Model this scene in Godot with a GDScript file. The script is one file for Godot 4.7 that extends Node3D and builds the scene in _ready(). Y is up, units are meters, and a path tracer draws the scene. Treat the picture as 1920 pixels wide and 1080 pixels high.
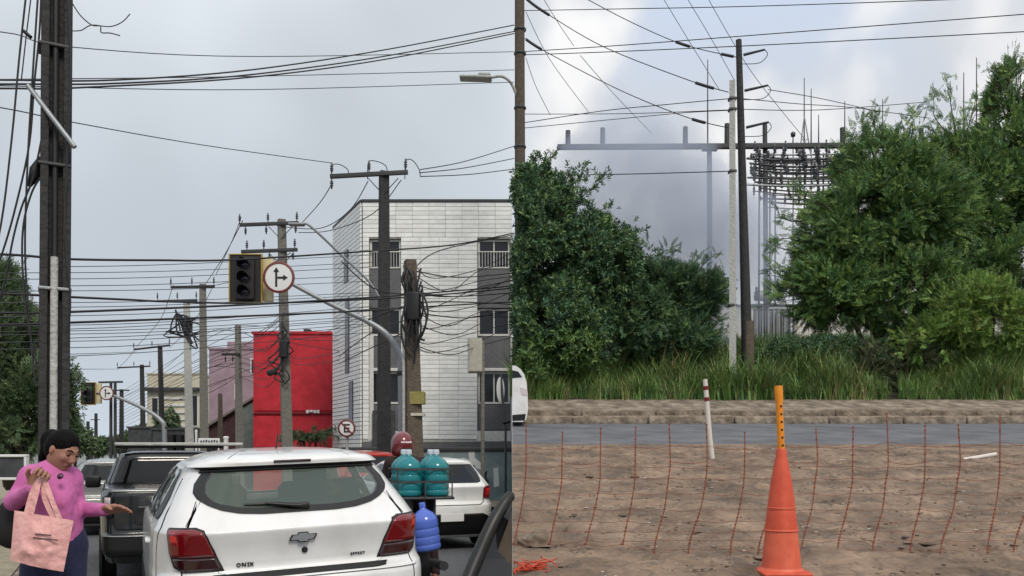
extends Node3D
# A street corner on the left and a fenced dirt lot with a substation behind it on the right.
# Camera numbers: F is the focal length in pixels of a 1920 x 1080 frame, (CX, HY) where the level line of sight meets it.
const F := 1600.0
const CX := 960.0
const HY := 840.0
const CAM_H := 1.395
const STREET_YAW := 0.4485          # the street runs 25.7 degrees left of the camera axis
var rng := RandomNumberGenerator.new()
var used := {}
var M := {}

func at(px: float, py: float, d: float) -> Vector3:
	return Vector3((px - CX) / F * d, CAM_H + (HY - py) / F * d, -d)

func street_y(d: float) -> float:
	return -0.02 * d

func lot_y(d: float) -> float:
	var k := [[0.0, 0.12], [15.4, 1.42], [23.2, 2.08], [24.2, 2.3], [26.5, 2.79], [32.0, 4.2], [58.0, 8.96], [140.0, 9.6]]
	for i in k.size() - 1:
		if d <= k[i + 1][0]:
			return lerpf(k[i][1], k[i + 1][1], (d - k[i][0]) / (k[i + 1][0] - k[i][0]))
	return 9.6

# ---------------------------------------------------------------- mesh building
class MB:
	var v := PackedVector3Array()
	var uv := PackedVector2Array()
	var col := PackedColorArray()
	var idx := PackedInt32Array()
	var c := Color(1, 1, 1)
	var colored := false
	var xf := Transform3D.IDENTITY
	func vert(p: Vector3, t := Vector2.ZERO) -> int:
		v.append(xf * p); uv.append(t); col.append(c)
		return v.size() - 1
	func tri(a: int, b: int, d: int) -> void:     # counter-clockwise seen from outside
		idx.append(a); idx.append(d); idx.append(b)
	func quad(a: int, b: int, d: int, e: int) -> void:
		tri(a, b, d); tri(a, d, e)
	func face(p: Array) -> void:                  # flat polygon fan, its own vertices
		var n: Array = []
		for q in p: n.append(vert(q))
		for i in range(1, n.size() - 1): tri(n[0], n[i], n[i + 1])
	func box(ce: Vector3, s: Vector3, b := Basis.IDENTITY, bevel := 0.0) -> void:
		var h := s * 0.5
		var g := minf(bevel, minf(h.x, minf(h.y, h.z)) * 0.6)
		if g <= 0.0:
			var fs := [[Vector3(1, 0, 0), Vector3(0, 1, 0), Vector3(0, 0, 1)], [Vector3(0, 1, 0), Vector3(0, 0, 1), Vector3(1, 0, 0)], [Vector3(0, 0, 1), Vector3(1, 0, 0), Vector3(0, 1, 0)]]
			for f in fs:
				for sg in [1.0, -1.0]:
					var n: Vector3 = f[0] * h * sg
					var a: Vector3 = f[1] * h
					var e: Vector3 = f[2] * h * sg
					face([ce + b * (n - a - e), ce + b * (n + a - e), ce + b * (n + a + e), ce + b * (n - a + e)])
			return
		var id := {}
		for sx in [-1, 1]:
			for sy in [-1, 1]:
				for sz in [-1, 1]:
					var k := Vector3i(sx, sy, sz)
					var q := Vector3(sx, sy, sz)
					id[[k, 0]] = vert(ce + b * (q * (h - Vector3(0, g, g))))
					id[[k, 1]] = vert(ce + b * (q * (h - Vector3(g, 0, g))))
					id[[k, 2]] = vert(ce + b * (q * (h - Vector3(g, g, 0))))
					if sx * sy * sz > 0: tri(id[[k, 0]], id[[k, 1]], id[[k, 2]])
					else: tri(id[[k, 0]], id[[k, 2]], id[[k, 1]])
		for ax in 3:
			var u := (ax + 1) % 3
			var w := (ax + 2) % 3
			for sg in [-1, 1]:
				var ks := []
				for q in [[-1, -1], [1, -1], [1, 1], [-1, 1]]:
					var k := Vector3i.ZERO
					k[ax] = sg; k[u] = q[0]; k[w] = q[1]
					ks.append(id[[k, ax]])
				if sg > 0: quad(ks[0], ks[1], ks[2], ks[3])
				else: quad(ks[3], ks[2], ks[1], ks[0])
			for su in [-1, 1]:
				for sw in [-1, 1]:
					var k0 := Vector3i.ZERO
					k0[u] = su; k0[w] = sw
					var k1 := k0
					k0[ax] = -1; k1[ax] = 1
					if su * sw > 0: quad(id[[k0, u]], id[[k0, w]], id[[k1, w]], id[[k1, u]])
					else: quad(id[[k0, w]], id[[k0, u]], id[[k1, u]], id[[k1, w]])
	func tube(p: Array, r, sides := 6, cap := true) -> void:
		var n := p.size()
		var up := Vector3.UP
		var last := []
		var t0: Vector3 = (p[1] - p[0]).normalized()
		if absf(t0.dot(up)) > 0.95: up = Vector3.RIGHT
		var sd := t0.cross(up).normalized()
		for i in n:
			var t: Vector3 = (p[mini(i + 1, n - 1)] - p[maxi(i - 1, 0)]).normalized()
			sd = (sd - t * sd.dot(t)).normalized()
			var o := sd.cross(t)
			var rr: float = r[i] if r is Array else r
			var ring := []
			for k in sides:
				var a := TAU * k / sides
				ring.append(vert(p[i] + (sd * cos(a) + o * sin(a)) * rr, Vector2(float(k) / sides, float(i) / n)))
			if i > 0:
				for k in sides:
					var k2 := (k + 1) % sides
					quad(last[k], ring[k], ring[k2], last[k2])
			if cap and (i == 0 or i == n - 1):
				var pts := []
				for k in sides: pts.append(xf.affine_inverse() * v[ring[k]])
				if i == 0: pts.reverse()
				pts.reverse()
				face(pts)
			last = ring
	func lathe(pr: Array, sides := 16, o := Vector3.ZERO, b := Basis.IDENTITY) -> void:   # pr: [radius, y] from the bottom up
		var last := []
		for i in pr.size():
			var ring := []
			for k in sides:
				var a := TAU * k / sides
				ring.append(vert(o + b * Vector3(cos(a) * pr[i][0], pr[i][1], sin(a) * pr[i][0])))
			if i > 0:
				for k in sides:
					var k2 := (k + 1) % sides
					quad(last[k], ring[k], ring[k2], last[k2])
			last = ring
	func prism(poly: PackedVector2Array, z0: float, z1: float, b := Basis.IDENTITY, o := Vector3.ZERO) -> void:   # polygon in x, y, drawn from z0 up to z1
		if Geometry2D.is_polygon_clockwise(poly): poly.reverse()
		var t := Geometry2D.triangulate_polygon(poly)
		for side in 2:
			var base := v.size()
			for q in poly: vert(o + b * Vector3(q.x, q.y, z1 if side else z0))
			for i in range(0, t.size(), 3):
				var q0 := poly[t[i]]; var q1 := poly[t[i + 1]]; var q2 := poly[t[i + 2]]
				var ccw := (q1 - q0).cross(q2 - q0) > 0.0
				if ccw == (side == 1): tri(base + t[i], base + t[i + 1], base + t[i + 2])
				else: tri(base + t[i], base + t[i + 2], base + t[i + 1])
		for i in poly.size():
			var a := poly[i]
			var e := poly[(i + 1) % poly.size()]
			face([o + b * Vector3(a.x, a.y, z0), o + b * Vector3(e.x, e.y, z0), o + b * Vector3(e.x, e.y, z1), o + b * Vector3(a.x, a.y, z1)])
	func grid(nu: int, nv: int, f: Callable) -> void:      # f(u, v) -> point; u to the right, v up gives faces towards the viewer
		var base := v.size()
		for j in nv + 1:
			for i in nu + 1:
				vert(f.call(float(i) / nu, float(j) / nv), Vector2(float(i) / nu, float(j) / nv))
		for j in nv:
			for i in nu:
				var a := base + j * (nu + 1) + i
				quad(a, a + 1, a + nu + 2, a + nu + 1)
	func mesh(mat: Material = null) -> ArrayMesh:
		var nr := PackedVector3Array()
		nr.resize(v.size())
		for i in range(0, idx.size(), 3):
			var a := v[idx[i]]
			var n := (v[idx[i + 2]] - a).cross(v[idx[i + 1]] - a)
			nr[idx[i]] += n; nr[idx[i + 1]] += n; nr[idx[i + 2]] += n
		for i in nr.size():
			nr[i] = nr[i].normalized() if nr[i].length_squared() > 1e-20 else Vector3.UP
		var ar := []
		ar.resize(Mesh.ARRAY_MAX)
		ar[Mesh.ARRAY_VERTEX] = v
		ar[Mesh.ARRAY_NORMAL] = nr
		ar[Mesh.ARRAY_TEX_UV] = uv
		if colored: ar[Mesh.ARRAY_COLOR] = col
		ar[Mesh.ARRAY_INDEX] = idx
		var m := ArrayMesh.new()
		m.add_surface_from_arrays(Mesh.PRIMITIVE_TRIANGLES, ar)
		if mat: m.surface_set_material(0, mat)
		return m

# a distance field on a grid: tapered capsules and ellipsoids joined by a smooth minimum, meshed as surface nets
class Field:
	var lo: Vector3
	var h: float
	var n: Vector3i
	var f := PackedFloat32Array()
	func _init(a: Vector3, b: Vector3, cell: float) -> void:
		lo = a; h = cell
		n = Vector3i(((b - a) / cell).ceil()) + Vector3i.ONE
		f.resize(n.x * n.y * n.z)
		f.fill(0.5)
	func put(d: float, at_: int, k: float, cut: bool) -> void:
		var e := f[at_]
		if cut:
			f[at_] = maxf(e, -d)
			return
		var q := maxf(k - absf(d - e), 0.0) / k
		f[at_] = minf(d, e) - q * q * k * 0.25
	func cap(a: Vector3, b: Vector3, ra: float, rb: float, k := 0.03) -> void:
		var m := maxf(ra, rb) + k + 2.0 * h
		var i0 := Vector3i(((a.min(b) - Vector3.ONE * m - lo) / h).floor()).clamp(Vector3i.ZERO, n - Vector3i.ONE)
		var i1 := Vector3i(((a.max(b) + Vector3.ONE * m - lo) / h).ceil()).clamp(Vector3i.ZERO, n - Vector3i.ONE)
		var ba := b - a
		var bb := maxf(ba.length_squared(), 1e-9)
		for z in range(i0.z, i1.z + 1):
			for y in range(i0.y, i1.y + 1):
				for x in range(i0.x, i1.x + 1):
					var p := lo + Vector3(x, y, z) * h - a
					var t := clampf(p.dot(ba) / bb, 0.0, 1.0)
					put((p - ba * t).length() - lerpf(ra, rb, t), x + n.x * (y + n.y * z), k, false)
	func ell(o: Vector3, r: Vector3, b := Basis.IDENTITY, k := 0.03, cut := false) -> void:
		var m := maxf(r.x, maxf(r.y, r.z)) + k + 2.0 * h
		var i0 := Vector3i(((o - Vector3.ONE * m - lo) / h).floor()).clamp(Vector3i.ZERO, n - Vector3i.ONE)
		var i1 := Vector3i(((o + Vector3.ONE * m - lo) / h).ceil()).clamp(Vector3i.ZERO, n - Vector3i.ONE)
		var bi := b.inverse()
		var rs := minf(r.x, minf(r.y, r.z))
		for z in range(i0.z, i1.z + 1):
			for y in range(i0.y, i1.y + 1):
				for x in range(i0.x, i1.x + 1):
					var p := bi * (lo + Vector3(x, y, z) * h - o)
					var k0 := (p / r).length()
					var k1 := (p / (r * r)).length()
					var d := k0 * (k0 - 1.0) / k1 if k1 > 1e-9 else -rs
					put(d, x + n.x * (y + n.y * z), k, cut)
	func emit(mb: MB) -> void:
		var id := {}
		var nx := n.x
		var nxy := n.x * n.y
		var off := [0, 1, nx, nx + 1, nxy, nxy + 1, nxy + nx, nxy + nx + 1]
		for z in n.z - 1:
			for y in n.y - 1:
				for x in n.x - 1:
					var c := x + nx * y + nxy * z
					if f[c] > 2.5 * h: continue
					var inside := 0
					for o in 8:
						if f[c + off[o]] < 0.0: inside += 1
					if inside == 0 or inside == 8: continue
					var s := Vector3.ZERO
					var cnt := 0
					for o in 8:
						for ax in 3:
							if o & (1 << ax): continue
							var o2 := o | (1 << ax)
							var a := f[c + off[o]]
							var b := f[c + off[o2]]
							if (a < 0.0) != (b < 0.0):
								var q := Vector3(o & 1, (o >> 1) & 1, (o >> 2) & 1)
								q[ax] += a / (a - b)
								s += q; cnt += 1
					id[c] = mb.vert(lo + (Vector3(x, y, z) + s / cnt) * h)
		var st := [1, nx, nxy]
		for c in id:
			for ax in 3:
				var a := f[c]
				var b := f[c + st[ax]]
				if (a < 0.0) == (b < 0.0): continue
				var u: int = st[(ax + 1) % 3]
				var w: int = st[(ax + 2) % 3]
				if not (id.has(c - u) and id.has(c - w) and id.has(c - u - w)): continue
				if a < 0.0: mb.quad(id[c - u - w], id[c - w], id[c], id[c - u])
				else: mb.quad(id[c - u - w], id[c - u], id[c], id[c - w])

# ---------------------------------------------------------------- things and parts
func numbered(called: String) -> String:
	if not used.has(called):
		used[called] = 0
		return called
	used[called] += 1
	return "%s_%03d" % [called, used[called]]

func tag(o: Node, label: String, category: String, group := "", kind := "") -> Node:
	if label: o.set_meta("label", label)
	if category: o.set_meta("category", category)
	if group: o.set_meta("group", group)
	if kind: o.set_meta("kind", kind)
	return o

func thing(called: String, label: String, category: String, pos := Vector3.ZERO, turn := 0.0, group := "") -> Node3D:
	var o := Node3D.new()
	o.name = numbered(called)
	add_child(o)
	o.position = pos
	o.rotation.y = turn
	tag(o, label, category, group)
	return o

func part(called: String, mb: MB, m: Material, parent: Node) -> MeshInstance3D:
	return piece(called, mb.mesh(), m, parent)

func piece(called: String, mesh: Mesh, m: Material, parent: Node) -> MeshInstance3D:
	var o := MeshInstance3D.new()
	o.name = numbered(called) if parent == self else called
	o.mesh = mesh
	o.material_override = m
	parent.add_child(o, true)
	return o

func struct(called: String, mb: MB, m: Material) -> MeshInstance3D:
	var o := part(called, mb, m, self)
	o.set_meta("kind", "structure")
	return o

func bar(p0: Vector3, p1: Vector3, w: float, h: float, bev := 0.0) -> MB:     # a straight beam of section w x h from p0 to p1
	var mb := MB.new()
	add_bar(mb, p0, p1, w, h, bev)
	return mb

func add_bar(mb: MB, p0: Vector3, p1: Vector3, w: float, h: float, bev := 0.0) -> void:
	var z := (p1 - p0).normalized()
	var x := Vector3.UP.cross(z).normalized() if absf(z.y) < 0.98 else Vector3.RIGHT
	mb.box((p0 + p1) * 0.5, Vector3(w, h, p0.distance_to(p1)), Basis(x, z.cross(x), z), bev)

func curve3(a: Vector3, b: Vector3, c: Vector3, n: int) -> Array:               # parabola through three points, b in the middle
	var r := []
	for i in n + 1:
		var t := float(i) / n
		r.append(a * (2 * t - 1) * (t - 1) + b * 4 * t * (1 - t) + c * t * (2 * t - 1))
	return r

func smooth(p: Array, n: int) -> Array:                                          # Catmull-Rom through all points
	var r := []
	for i in p.size() - 1:
		var p0: Vector3 = p[maxi(i - 1, 0)]
		var p3: Vector3 = p[mini(i + 2, p.size() - 1)]
		for k in n: r.append((p[i] as Vector3).cubic_interpolate(p[i + 1], p0, p3, float(k) / n))
	r.append(p[p.size() - 1])
	return r

# ---------------------------------------------------------------- materials
func noise_tex(seed_: int, freq: float, c0: Color, c1: Color, size := 256, oct := 4, gain := 0.55, power := 1.0) -> ImageTexture:
	var n := FastNoiseLite.new()
	n.seed = seed_; n.frequency = freq; n.fractal_octaves = oct; n.fractal_gain = gain
	n.noise_type = FastNoiseLite.TYPE_SIMPLEX_SMOOTH
	var g := n.get_seamless_image(size, size)
	g.convert(Image.FORMAT_L8)
	var d := g.get_data()
	var out := PackedByteArray()
	out.resize(size * size * 3)
	var lut := []
	for i in 256:
		var c := c0.lerp(c1, pow(i / 255.0, power))
		lut.append([int(c.r * 255), int(c.g * 255), int(c.b * 255)])
	for i in size * size:
		var l: Array = lut[d[i]]
		out[i * 3] = l[0]; out[i * 3 + 1] = l[1]; out[i * 3 + 2] = l[2]
	return ImageTexture.create_from_image(Image.create_from_data(size, size, false, Image.FORMAT_RGB8, out))

func bump_tex(seed_: int, freq: float, strength: float, size := 256, oct := 5) -> ImageTexture:
	var n := FastNoiseLite.new()
	n.seed = seed_; n.frequency = freq; n.fractal_octaves = oct
	var g := n.get_seamless_image(size, size)
	g.convert(Image.FORMAT_RGB8)
	g.bump_map_to_normal_map(strength)
	return ImageTexture.create_from_image(g)

func mat(called: String, c: Color, rough := 0.7, metal := 0.0) -> StandardMaterial3D:
	var m := StandardMaterial3D.new()
	m.resource_name = called
	m.albedo_color = c
	m.roughness = rough
	m.metallic = metal
	M[called] = m
	return m

func nmat(called: String, seed_: int, freq: float, c0: Color, c1: Color, scale: float, rough := 0.8, bump := 0.0, power := 1.0) -> StandardMaterial3D:   # mottled, laid on in world space
	var m := mat(called, Color.WHITE, rough)
	m.albedo_texture = noise_tex(seed_, freq, c0, c1, 256, 5, 0.6, power)
	m.uv1_triplanar = true
	m.uv1_world_triplanar = true
	m.uv1_scale = Vector3.ONE * scale
	if bump > 0.0:
		m.normal_enabled = true
		m.normal_texture = bump_tex(seed_ + 7, freq * 2.0, bump)
	return m

func paint(called: String, c: Color, rough := 0.3) -> StandardMaterial3D:
	var m := mat(called, c, rough)
	m.clearcoat_enabled = true
	m.clearcoat = 0.8
	m.clearcoat_roughness = 0.06
	return m

func leaf_mat(called: String) -> StandardMaterial3D:
	var m := mat(called, Color.WHITE, 0.6)
	m.vertex_color_use_as_albedo = true
	m.cull_mode = BaseMaterial3D.CULL_DISABLED
	m.backlight_enabled = true
	m.backlight = Color(0.35, 0.35, 0.35)
	return m

func make_sky() -> PanoramaSkyMaterial:
	var w := 1024
	var h := 512
	var n1 := FastNoiseLite.new()
	n1.seed = 11; n1.frequency = 0.011; n1.fractal_octaves = 6; n1.fractal_gain = 0.52
	n1.noise_type = FastNoiseLite.TYPE_SIMPLEX_SMOOTH
	n1.domain_warp_enabled = true; n1.domain_warp_amplitude = 18.0; n1.domain_warp_frequency = 0.012
	var a := n1.get_seamless_image(w, h)
	var n2 := FastNoiseLite.new()
	n2.seed = 5; n2.frequency = 0.0065; n2.fractal_octaves = 4
	n2.noise_type = FastNoiseLite.TYPE_SIMPLEX_SMOOTH
	var b := n2.get_seamless_image(w, h)
	a.convert(Image.FORMAT_L8)
	b.convert(Image.FORMAT_L8)
	var da := a.get_data()
	var db := b.get_data()
	var out := PackedFloat32Array()
	out.resize(w * h * 3)
	for j in h:
		var el := (0.5 - (j + 0.5) / h) * PI
		var s := clampf(sin(el), 0.0, 1.0)
		# an overcast sky: paler and brighter with height
		var base := Vector3(0.565, 0.635, 0.71).lerp(Vector3(0.65, 0.705, 0.765), smoothstep(0.0, 0.45, s)).lerp(Vector3(1.02, 1.05, 1.09), smoothstep(0.3, 1.0, s))
		for i in w:
			var az := wrapf((i + 0.5) / w * TAU, -PI, PI)
			var q := da[j * w + i] / 255.0
			var r := db[j * w + i] / 255.0
			# to the right the deck breaks into bright heaps with a little blue between them
			var brk := smoothstep(-0.02, 0.06, az) * (1.0 - smoothstep(2.4, 3.0, absf(az)))
			var c := base * (0.88 + 0.26 * smoothstep(0.25, 0.75, r) + 0.16 * (q - 0.5))
			var cl := smoothstep(0.38, 0.62, q)
			var lit := Vector3(0.64, 0.67, 0.72).lerp(Vector3(0.92, 0.92, 0.925), cl)
			var blue := smoothstep(0.45, 0.62, r) * smoothstep(0.56, 0.40, q) * smoothstep(0.30, 0.50, s)
			lit = lit.lerp(Vector3(0.50, 0.65, 0.90), blue * 0.55)
			lit *= 0.86 + 0.30 * smoothstep(0.0, 0.7, s)
			c = c.lerp(lit, brk)
			c *= 0.77
			if el < 0.0: c = Vector3(0.24, 0.25, 0.25)
			var o := (j * w + i) * 3
			out[o] = c.x; out[o + 1] = c.y; out[o + 2] = c.z
	var im := Image.create_from_data(w, h, false, Image.FORMAT_RGBF, out.to_byte_array())
	var m := PanoramaSkyMaterial.new()
	m.panorama = ImageTexture.create_from_image(im)
	return m

func setup_view() -> void:
	var cam := Camera3D.new()
	cam.name = "camera"
	add_child(cam)
	cam.position = Vector3(0, CAM_H, 0)
	cam.projection = Camera3D.PROJECTION_FRUSTUM
	cam.near = 0.1
	cam.far = 1500.0
	cam.size = 0.1 * 1080.0 / F
	cam.frustum_offset = Vector2(0, 0.1 * (HY - 540.0) / F)
	cam.current = true
	var env := Environment.new()
	env.background_mode = Environment.BG_SKY
	var sky := Sky.new()
	sky.sky_material = make_sky()
	env.sky = sky
	env.tonemap_mode = Environment.TONE_MAPPER_LINEAR
	env.tonemap_exposure = 1.3
	env.volumetric_fog_enabled = true
	env.volumetric_fog_density = 0.0
	env.sdfgi_enabled = true
	env.ssao_enabled = true
	env.ssil_enabled = true
	var we := WorldEnvironment.new()
	we.name = "environment"
	we.environment = env
	add_child(we)
	var sun := DirectionalLight3D.new()
	sun.name = "sun"
	sun.light_energy = 0.5
	sun.light_angular_distance = 16.0
	sun.light_color = Color(1.0, 0.96, 0.9)
	sun.shadow_enabled = true
	add_child(sun)
	sun.rotation_degrees = Vector3(-47, 24, 0)

func setup_materials() -> void:
	nmat("asphalt", 3, 0.05, Color(0.27, 0.28, 0.29), Color(0.37, 0.38, 0.39), 0.5, 0.9, 3.0)
	nmat("lot_road", 4, 0.02, Color(0.29, 0.295, 0.315), Color(0.45, 0.455, 0.475), 0.14, 0.75, 2.0)
	nmat("paving", 5, 0.03, Color(0.48, 0.45, 0.38), Color(0.62, 0.58, 0.50), 0.4, 0.9, 2.0)
	nmat("dirt", 6, 0.022, Color(0.27, 0.225, 0.185), Color(0.60, 0.50, 0.425), 0.16, 0.95, 12.0)
	M.dirt.albedo_texture = noise_tex(6, 0.012, Color(0.28, 0.235, 0.195), Color(0.655, 0.56, 0.48), 512, 7, 0.68)
	M.dirt.normal_texture = bump_tex(13, 0.03, 14.0, 512, 6)
	nmat("soil", 7, 0.03, Color(0.14, 0.12, 0.08), Color(0.24, 0.2, 0.13), 0.3, 0.95, 4.0)
	nmat("kerb_stone", 8, 0.016, Color(0.30, 0.26, 0.22), Color(0.66, 0.61, 0.55), 0.35, 0.95, 6.0)
	nmat("concrete_dark", 9, 0.03, Color(0.13, 0.13, 0.135), Color(0.235, 0.235, 0.24), 0.7, 0.85, 3.0)
	nmat("concrete_mid", 10, 0.03, Color(0.36, 0.355, 0.34), Color(0.50, 0.49, 0.46), 0.7, 0.85, 3.0)
	nmat("concrete_pale", 11, 0.03, Color(0.60, 0.61, 0.60), Color(0.74, 0.74, 0.72), 0.7, 0.85, 3.0)
	nmat("brown_post", 12, 0.03, Color(0.28, 0.25, 0.22), Color(0.40, 0.36, 0.31), 0.7, 0.9, 3.0)
	nmat("yellow_mark", 13, 0.04, Color(0.46, 0.44, 0.25), Color(0.60, 0.57, 0.33), 0.9, 0.9)
	nmat("pale_mark", 14, 0.04, Color(0.66, 0.64, 0.58), Color(0.8, 0.78, 0.72), 0.9, 0.9)
	nmat("black_rubber", 15, 0.05, Color(0.05, 0.05, 0.055), Color(0.09, 0.09, 0.1), 1.5, 0.6)
	mat("cable", Color(0.11, 0.115, 0.13), 0.6)
	mat("cable_grey", Color(0.22, 0.235, 0.26), 0.6)
	nmat("steel_dark", 16, 0.04, Color(0.16, 0.165, 0.175), Color(0.24, 0.245, 0.255), 0.9, 0.55)
	nmat("galvanised", 17, 0.04, Color(0.50, 0.52, 0.54), Color(0.63, 0.65, 0.66), 1.2, 0.45)
	M.galvanised.metallic = 0.35
	mat("porcelain", Color(0.20, 0.20, 0.22), 0.25)
	for i in 4:
		var k: float = [0.0, 0.015, -0.02, -0.035][i]
		nmat("tile_white_%d" % i, 20 + i, 0.02, Color(0.86 + k, 0.865 + k, 0.86 + k), Color(0.94 + k, 0.945 + k, 0.94 + k), 0.35, 0.35)
	nmat("grout", 25, 0.03, Color(0.66, 0.66, 0.64), Color(0.76, 0.76, 0.74), 0.6, 0.95)
	nmat("panel_grey", 26, 0.03, Color(0.35, 0.35, 0.365), Color(0.42, 0.42, 0.435), 0.5, 0.8)
	nmat("trim_white", 27, 0.03, Color(0.76, 0.76, 0.75), Color(0.86, 0.86, 0.85), 0.6, 0.6)
	var gl := mat("dark_glass", Color(0.035, 0.04, 0.05), 0.06)
	gl.metallic_specular = 0.5
	var tg := mat("painted_sheen_pane", Color(0.55, 0.62, 0.57, 0.22), 0.03)  # greenish glass; its pale film is painted in for sky mirrored in the panes
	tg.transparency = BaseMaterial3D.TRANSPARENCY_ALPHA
	mat("cabin", Color(0.24, 0.24, 0.235), 0.85)
	mat("seat_cloth", Color(0.14, 0.14, 0.15), 0.9)
	mat("far_glass", Color(0.12, 0.125, 0.14), 0.12)
	nmat("red_wall", 28, 0.02, Color(0.66, 0.11, 0.16), Color(0.80, 0.17, 0.23), 0.25, 0.7)
	nmat("red_dark", 29, 0.02, Color(0.40, 0.06, 0.09), Color(0.48, 0.08, 0.11), 0.25, 0.8)
	nmat("mauve_wall", 30, 0.02, Color(0.55, 0.47, 0.51), Color(0.64, 0.56, 0.60), 0.2, 0.9)
	nmat("cream_wall", 31, 0.02, Color(0.72, 0.70, 0.62), Color(0.82, 0.80, 0.73), 0.2, 0.85)
	nmat("maroon_roof", 32, 0.03, Color(0.20, 0.12, 0.14), Color(0.30, 0.19, 0.21), 0.4, 0.85)
	nmat("dim_wall", 33, 0.03, Color(0.20, 0.21, 0.22), Color(0.30, 0.31, 0.32), 0.3, 0.9)
	nmat("green_grey_wall", 34, 0.03, Color(0.36, 0.41, 0.40), Color(0.46, 0.50, 0.48), 0.3, 0.9)
	nmat("bark", 35, 0.04, Color(0.17, 0.14, 0.10), Color(0.30, 0.25, 0.19), 1.2, 0.95, 5.0)
	leaf_mat("leaf")
	mat("sign_white", Color(0.86, 0.86, 0.86), 0.35)
	mat("sign_red", Color(0.60, 0.11, 0.12), 0.4)
	mat("sign_rim", Color(0.42, 0.19, 0.17), 0.45)
	mat("sign_black", Color(0.045, 0.045, 0.05), 0.5)
	mat("signal_yellow", Color(0.66, 0.54, 0.22), 0.5)
	mat("signal_panel", Color(0.105, 0.095, 0.095), 0.5)
	mat("signal_lens", Color(0.085, 0.09, 0.15), 0.15)
	mat("signal_cream", Color(0.80, 0.76, 0.60), 0.5)
	nmat("box_beige", 36, 0.03, Color(0.62, 0.615, 0.57), Color(0.70, 0.69, 0.64), 0.8, 0.55)
	nmat("substation_wall", 37, 0.02, Color(0.70, 0.69, 0.66), Color(0.84, 0.83, 0.80), 0.15, 0.9)
	paint("paint_white", Color.WHITE, 0.35)
	M.paint_white.albedo_texture = noise_tex(61, 0.012, Color(0.80, 0.80, 0.79), Color(0.90, 0.905, 0.91), 256, 5, 0.6, 0.6)
	M.paint_white.uv1_triplanar = true
	M.paint_white.uv1_scale = Vector3.ONE * 0.7
	paint("paint_dark", Color(0.10, 0.107, 0.118), 0.32)
	M.paint_dark.metallic = 0.3
	paint("paint_silver", Color(0.60, 0.61, 0.60), 0.35)
	M.paint_silver.metallic = 0.4
	paint("paint_red", Color(0.66, 0.15, 0.10), 0.35)
	paint("light_red", Color(0.44, 0.03, 0.055), 0.15)
	paint("light_bright", Color(0.80, 0.10, 0.10), 0.15)
	paint("light_smoke", Color(0.17, 0.05, 0.065), 0.12)
	paint("light_clear", Color(0.80, 0.74, 0.75), 0.1)
	mat("trim_black", Color(0.05, 0.05, 0.055), 0.45)
	mat("seam", Color(0.10, 0.105, 0.11), 0.7)
	mat("chrome", Color(0.80, 0.80, 0.82), 0.16, 1.0)
	nmat("tyre", 38, 0.05, Color(0.05, 0.05, 0.05), Color(0.09, 0.09, 0.09), 2.0, 0.85)
	mat("skin", Color(0.60, 0.43, 0.36), 0.55)
	M.skin.subsurf_scatter_enabled = true
	M.skin.subsurf_scatter_strength = 0.1
	nmat("hair", 50, 0.03, Color(0.012, 0.010, 0.010), Color(0.035, 0.027, 0.025), 1.0, 0.7, 5.0)
	M.hair.metallic_specular = 0.25
	M.hair.uv1_scale = Vector3(9.0, 1.2, 9.0)
	nmat("pink_cloth", 39, 0.02, Color(0.68, 0.34, 0.56), Color(0.79, 0.44, 0.67), 1.3, 0.85, 2.5)
	nmat("denim", 40, 0.05, Color(0.09, 0.11, 0.22), Color(0.15, 0.17, 0.30), 2.5, 0.9, 2.0)
	nmat("black_cloth", 41, 0.05, Color(0.035, 0.03, 0.035), Color(0.06, 0.055, 0.06), 2.0, 0.85)
	nmat("bag_pink", 42, 0.02, Color(0.80, 0.57, 0.56), Color(0.90, 0.70, 0.68), 1.6, 0.45, 3.0)
	nmat("maroon_cloth", 43, 0.05, Color(0.13, 0.07, 0.075), Color(0.20, 0.115, 0.11), 2.0, 0.9, 2.0)
	paint("helmet_red", Color(0.40, 0.06, 0.09), 0.25)
	for w in [["water_teal", Color(0.11, 0.50, 0.53)], ["water_blue", Color(0.36, 0.47, 0.83)]]:
		var m := mat(w[0], w[1], 0.14)
		m.transparency = BaseMaterial3D.TRANSPARENCY_ALPHA
		m.albedo_color.a = 0.80
	mat("cap_white", Color(0.72, 0.76, 0.80), 0.4)
	nmat("cone_orange", 44, 0.02, Color(0.70, 0.25, 0.16), Color(0.84, 0.36, 0.24), 1.5, 0.6)
	nmat("cone_band", 45, 0.02, Color(0.74, 0.31, 0.21), Color(0.86, 0.42, 0.30), 1.5, 0.5)
	nmat("tube_yellow", 46, 0.03, Color(0.80, 0.47, 0.05), Color(0.92, 0.58, 0.10), 2.0, 0.55)
	mat("mark_dark", Color(0.20, 0.13, 0.06), 0.7)
	nmat("net_orange", 47, 0.05, Color(0.36, 0.19, 0.13), Color(0.62, 0.32, 0.21), 1.0, 0.8)
	mat("post_white", Color(0.80, 0.77, 0.74), 0.5)
	mat("post_red", Color(0.42, 0.06, 0.06), 0.5)
	nmat("mural", 48, 0.012, Color(0.40, 0.47, 0.49), Color(0.55, 0.60, 0.61), 0.35, 0.85)
	mat("mural_white", Color(0.80, 0.82, 0.82), 0.8)
	mat("mural_dark", Color(0.16, 0.18, 0.20), 0.8)
	nmat("brown_trim", 49, 0.04, Color(0.26, 0.22, 0.18), Color(0.36, 0.31, 0.25), 1.0, 0.5)

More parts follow.
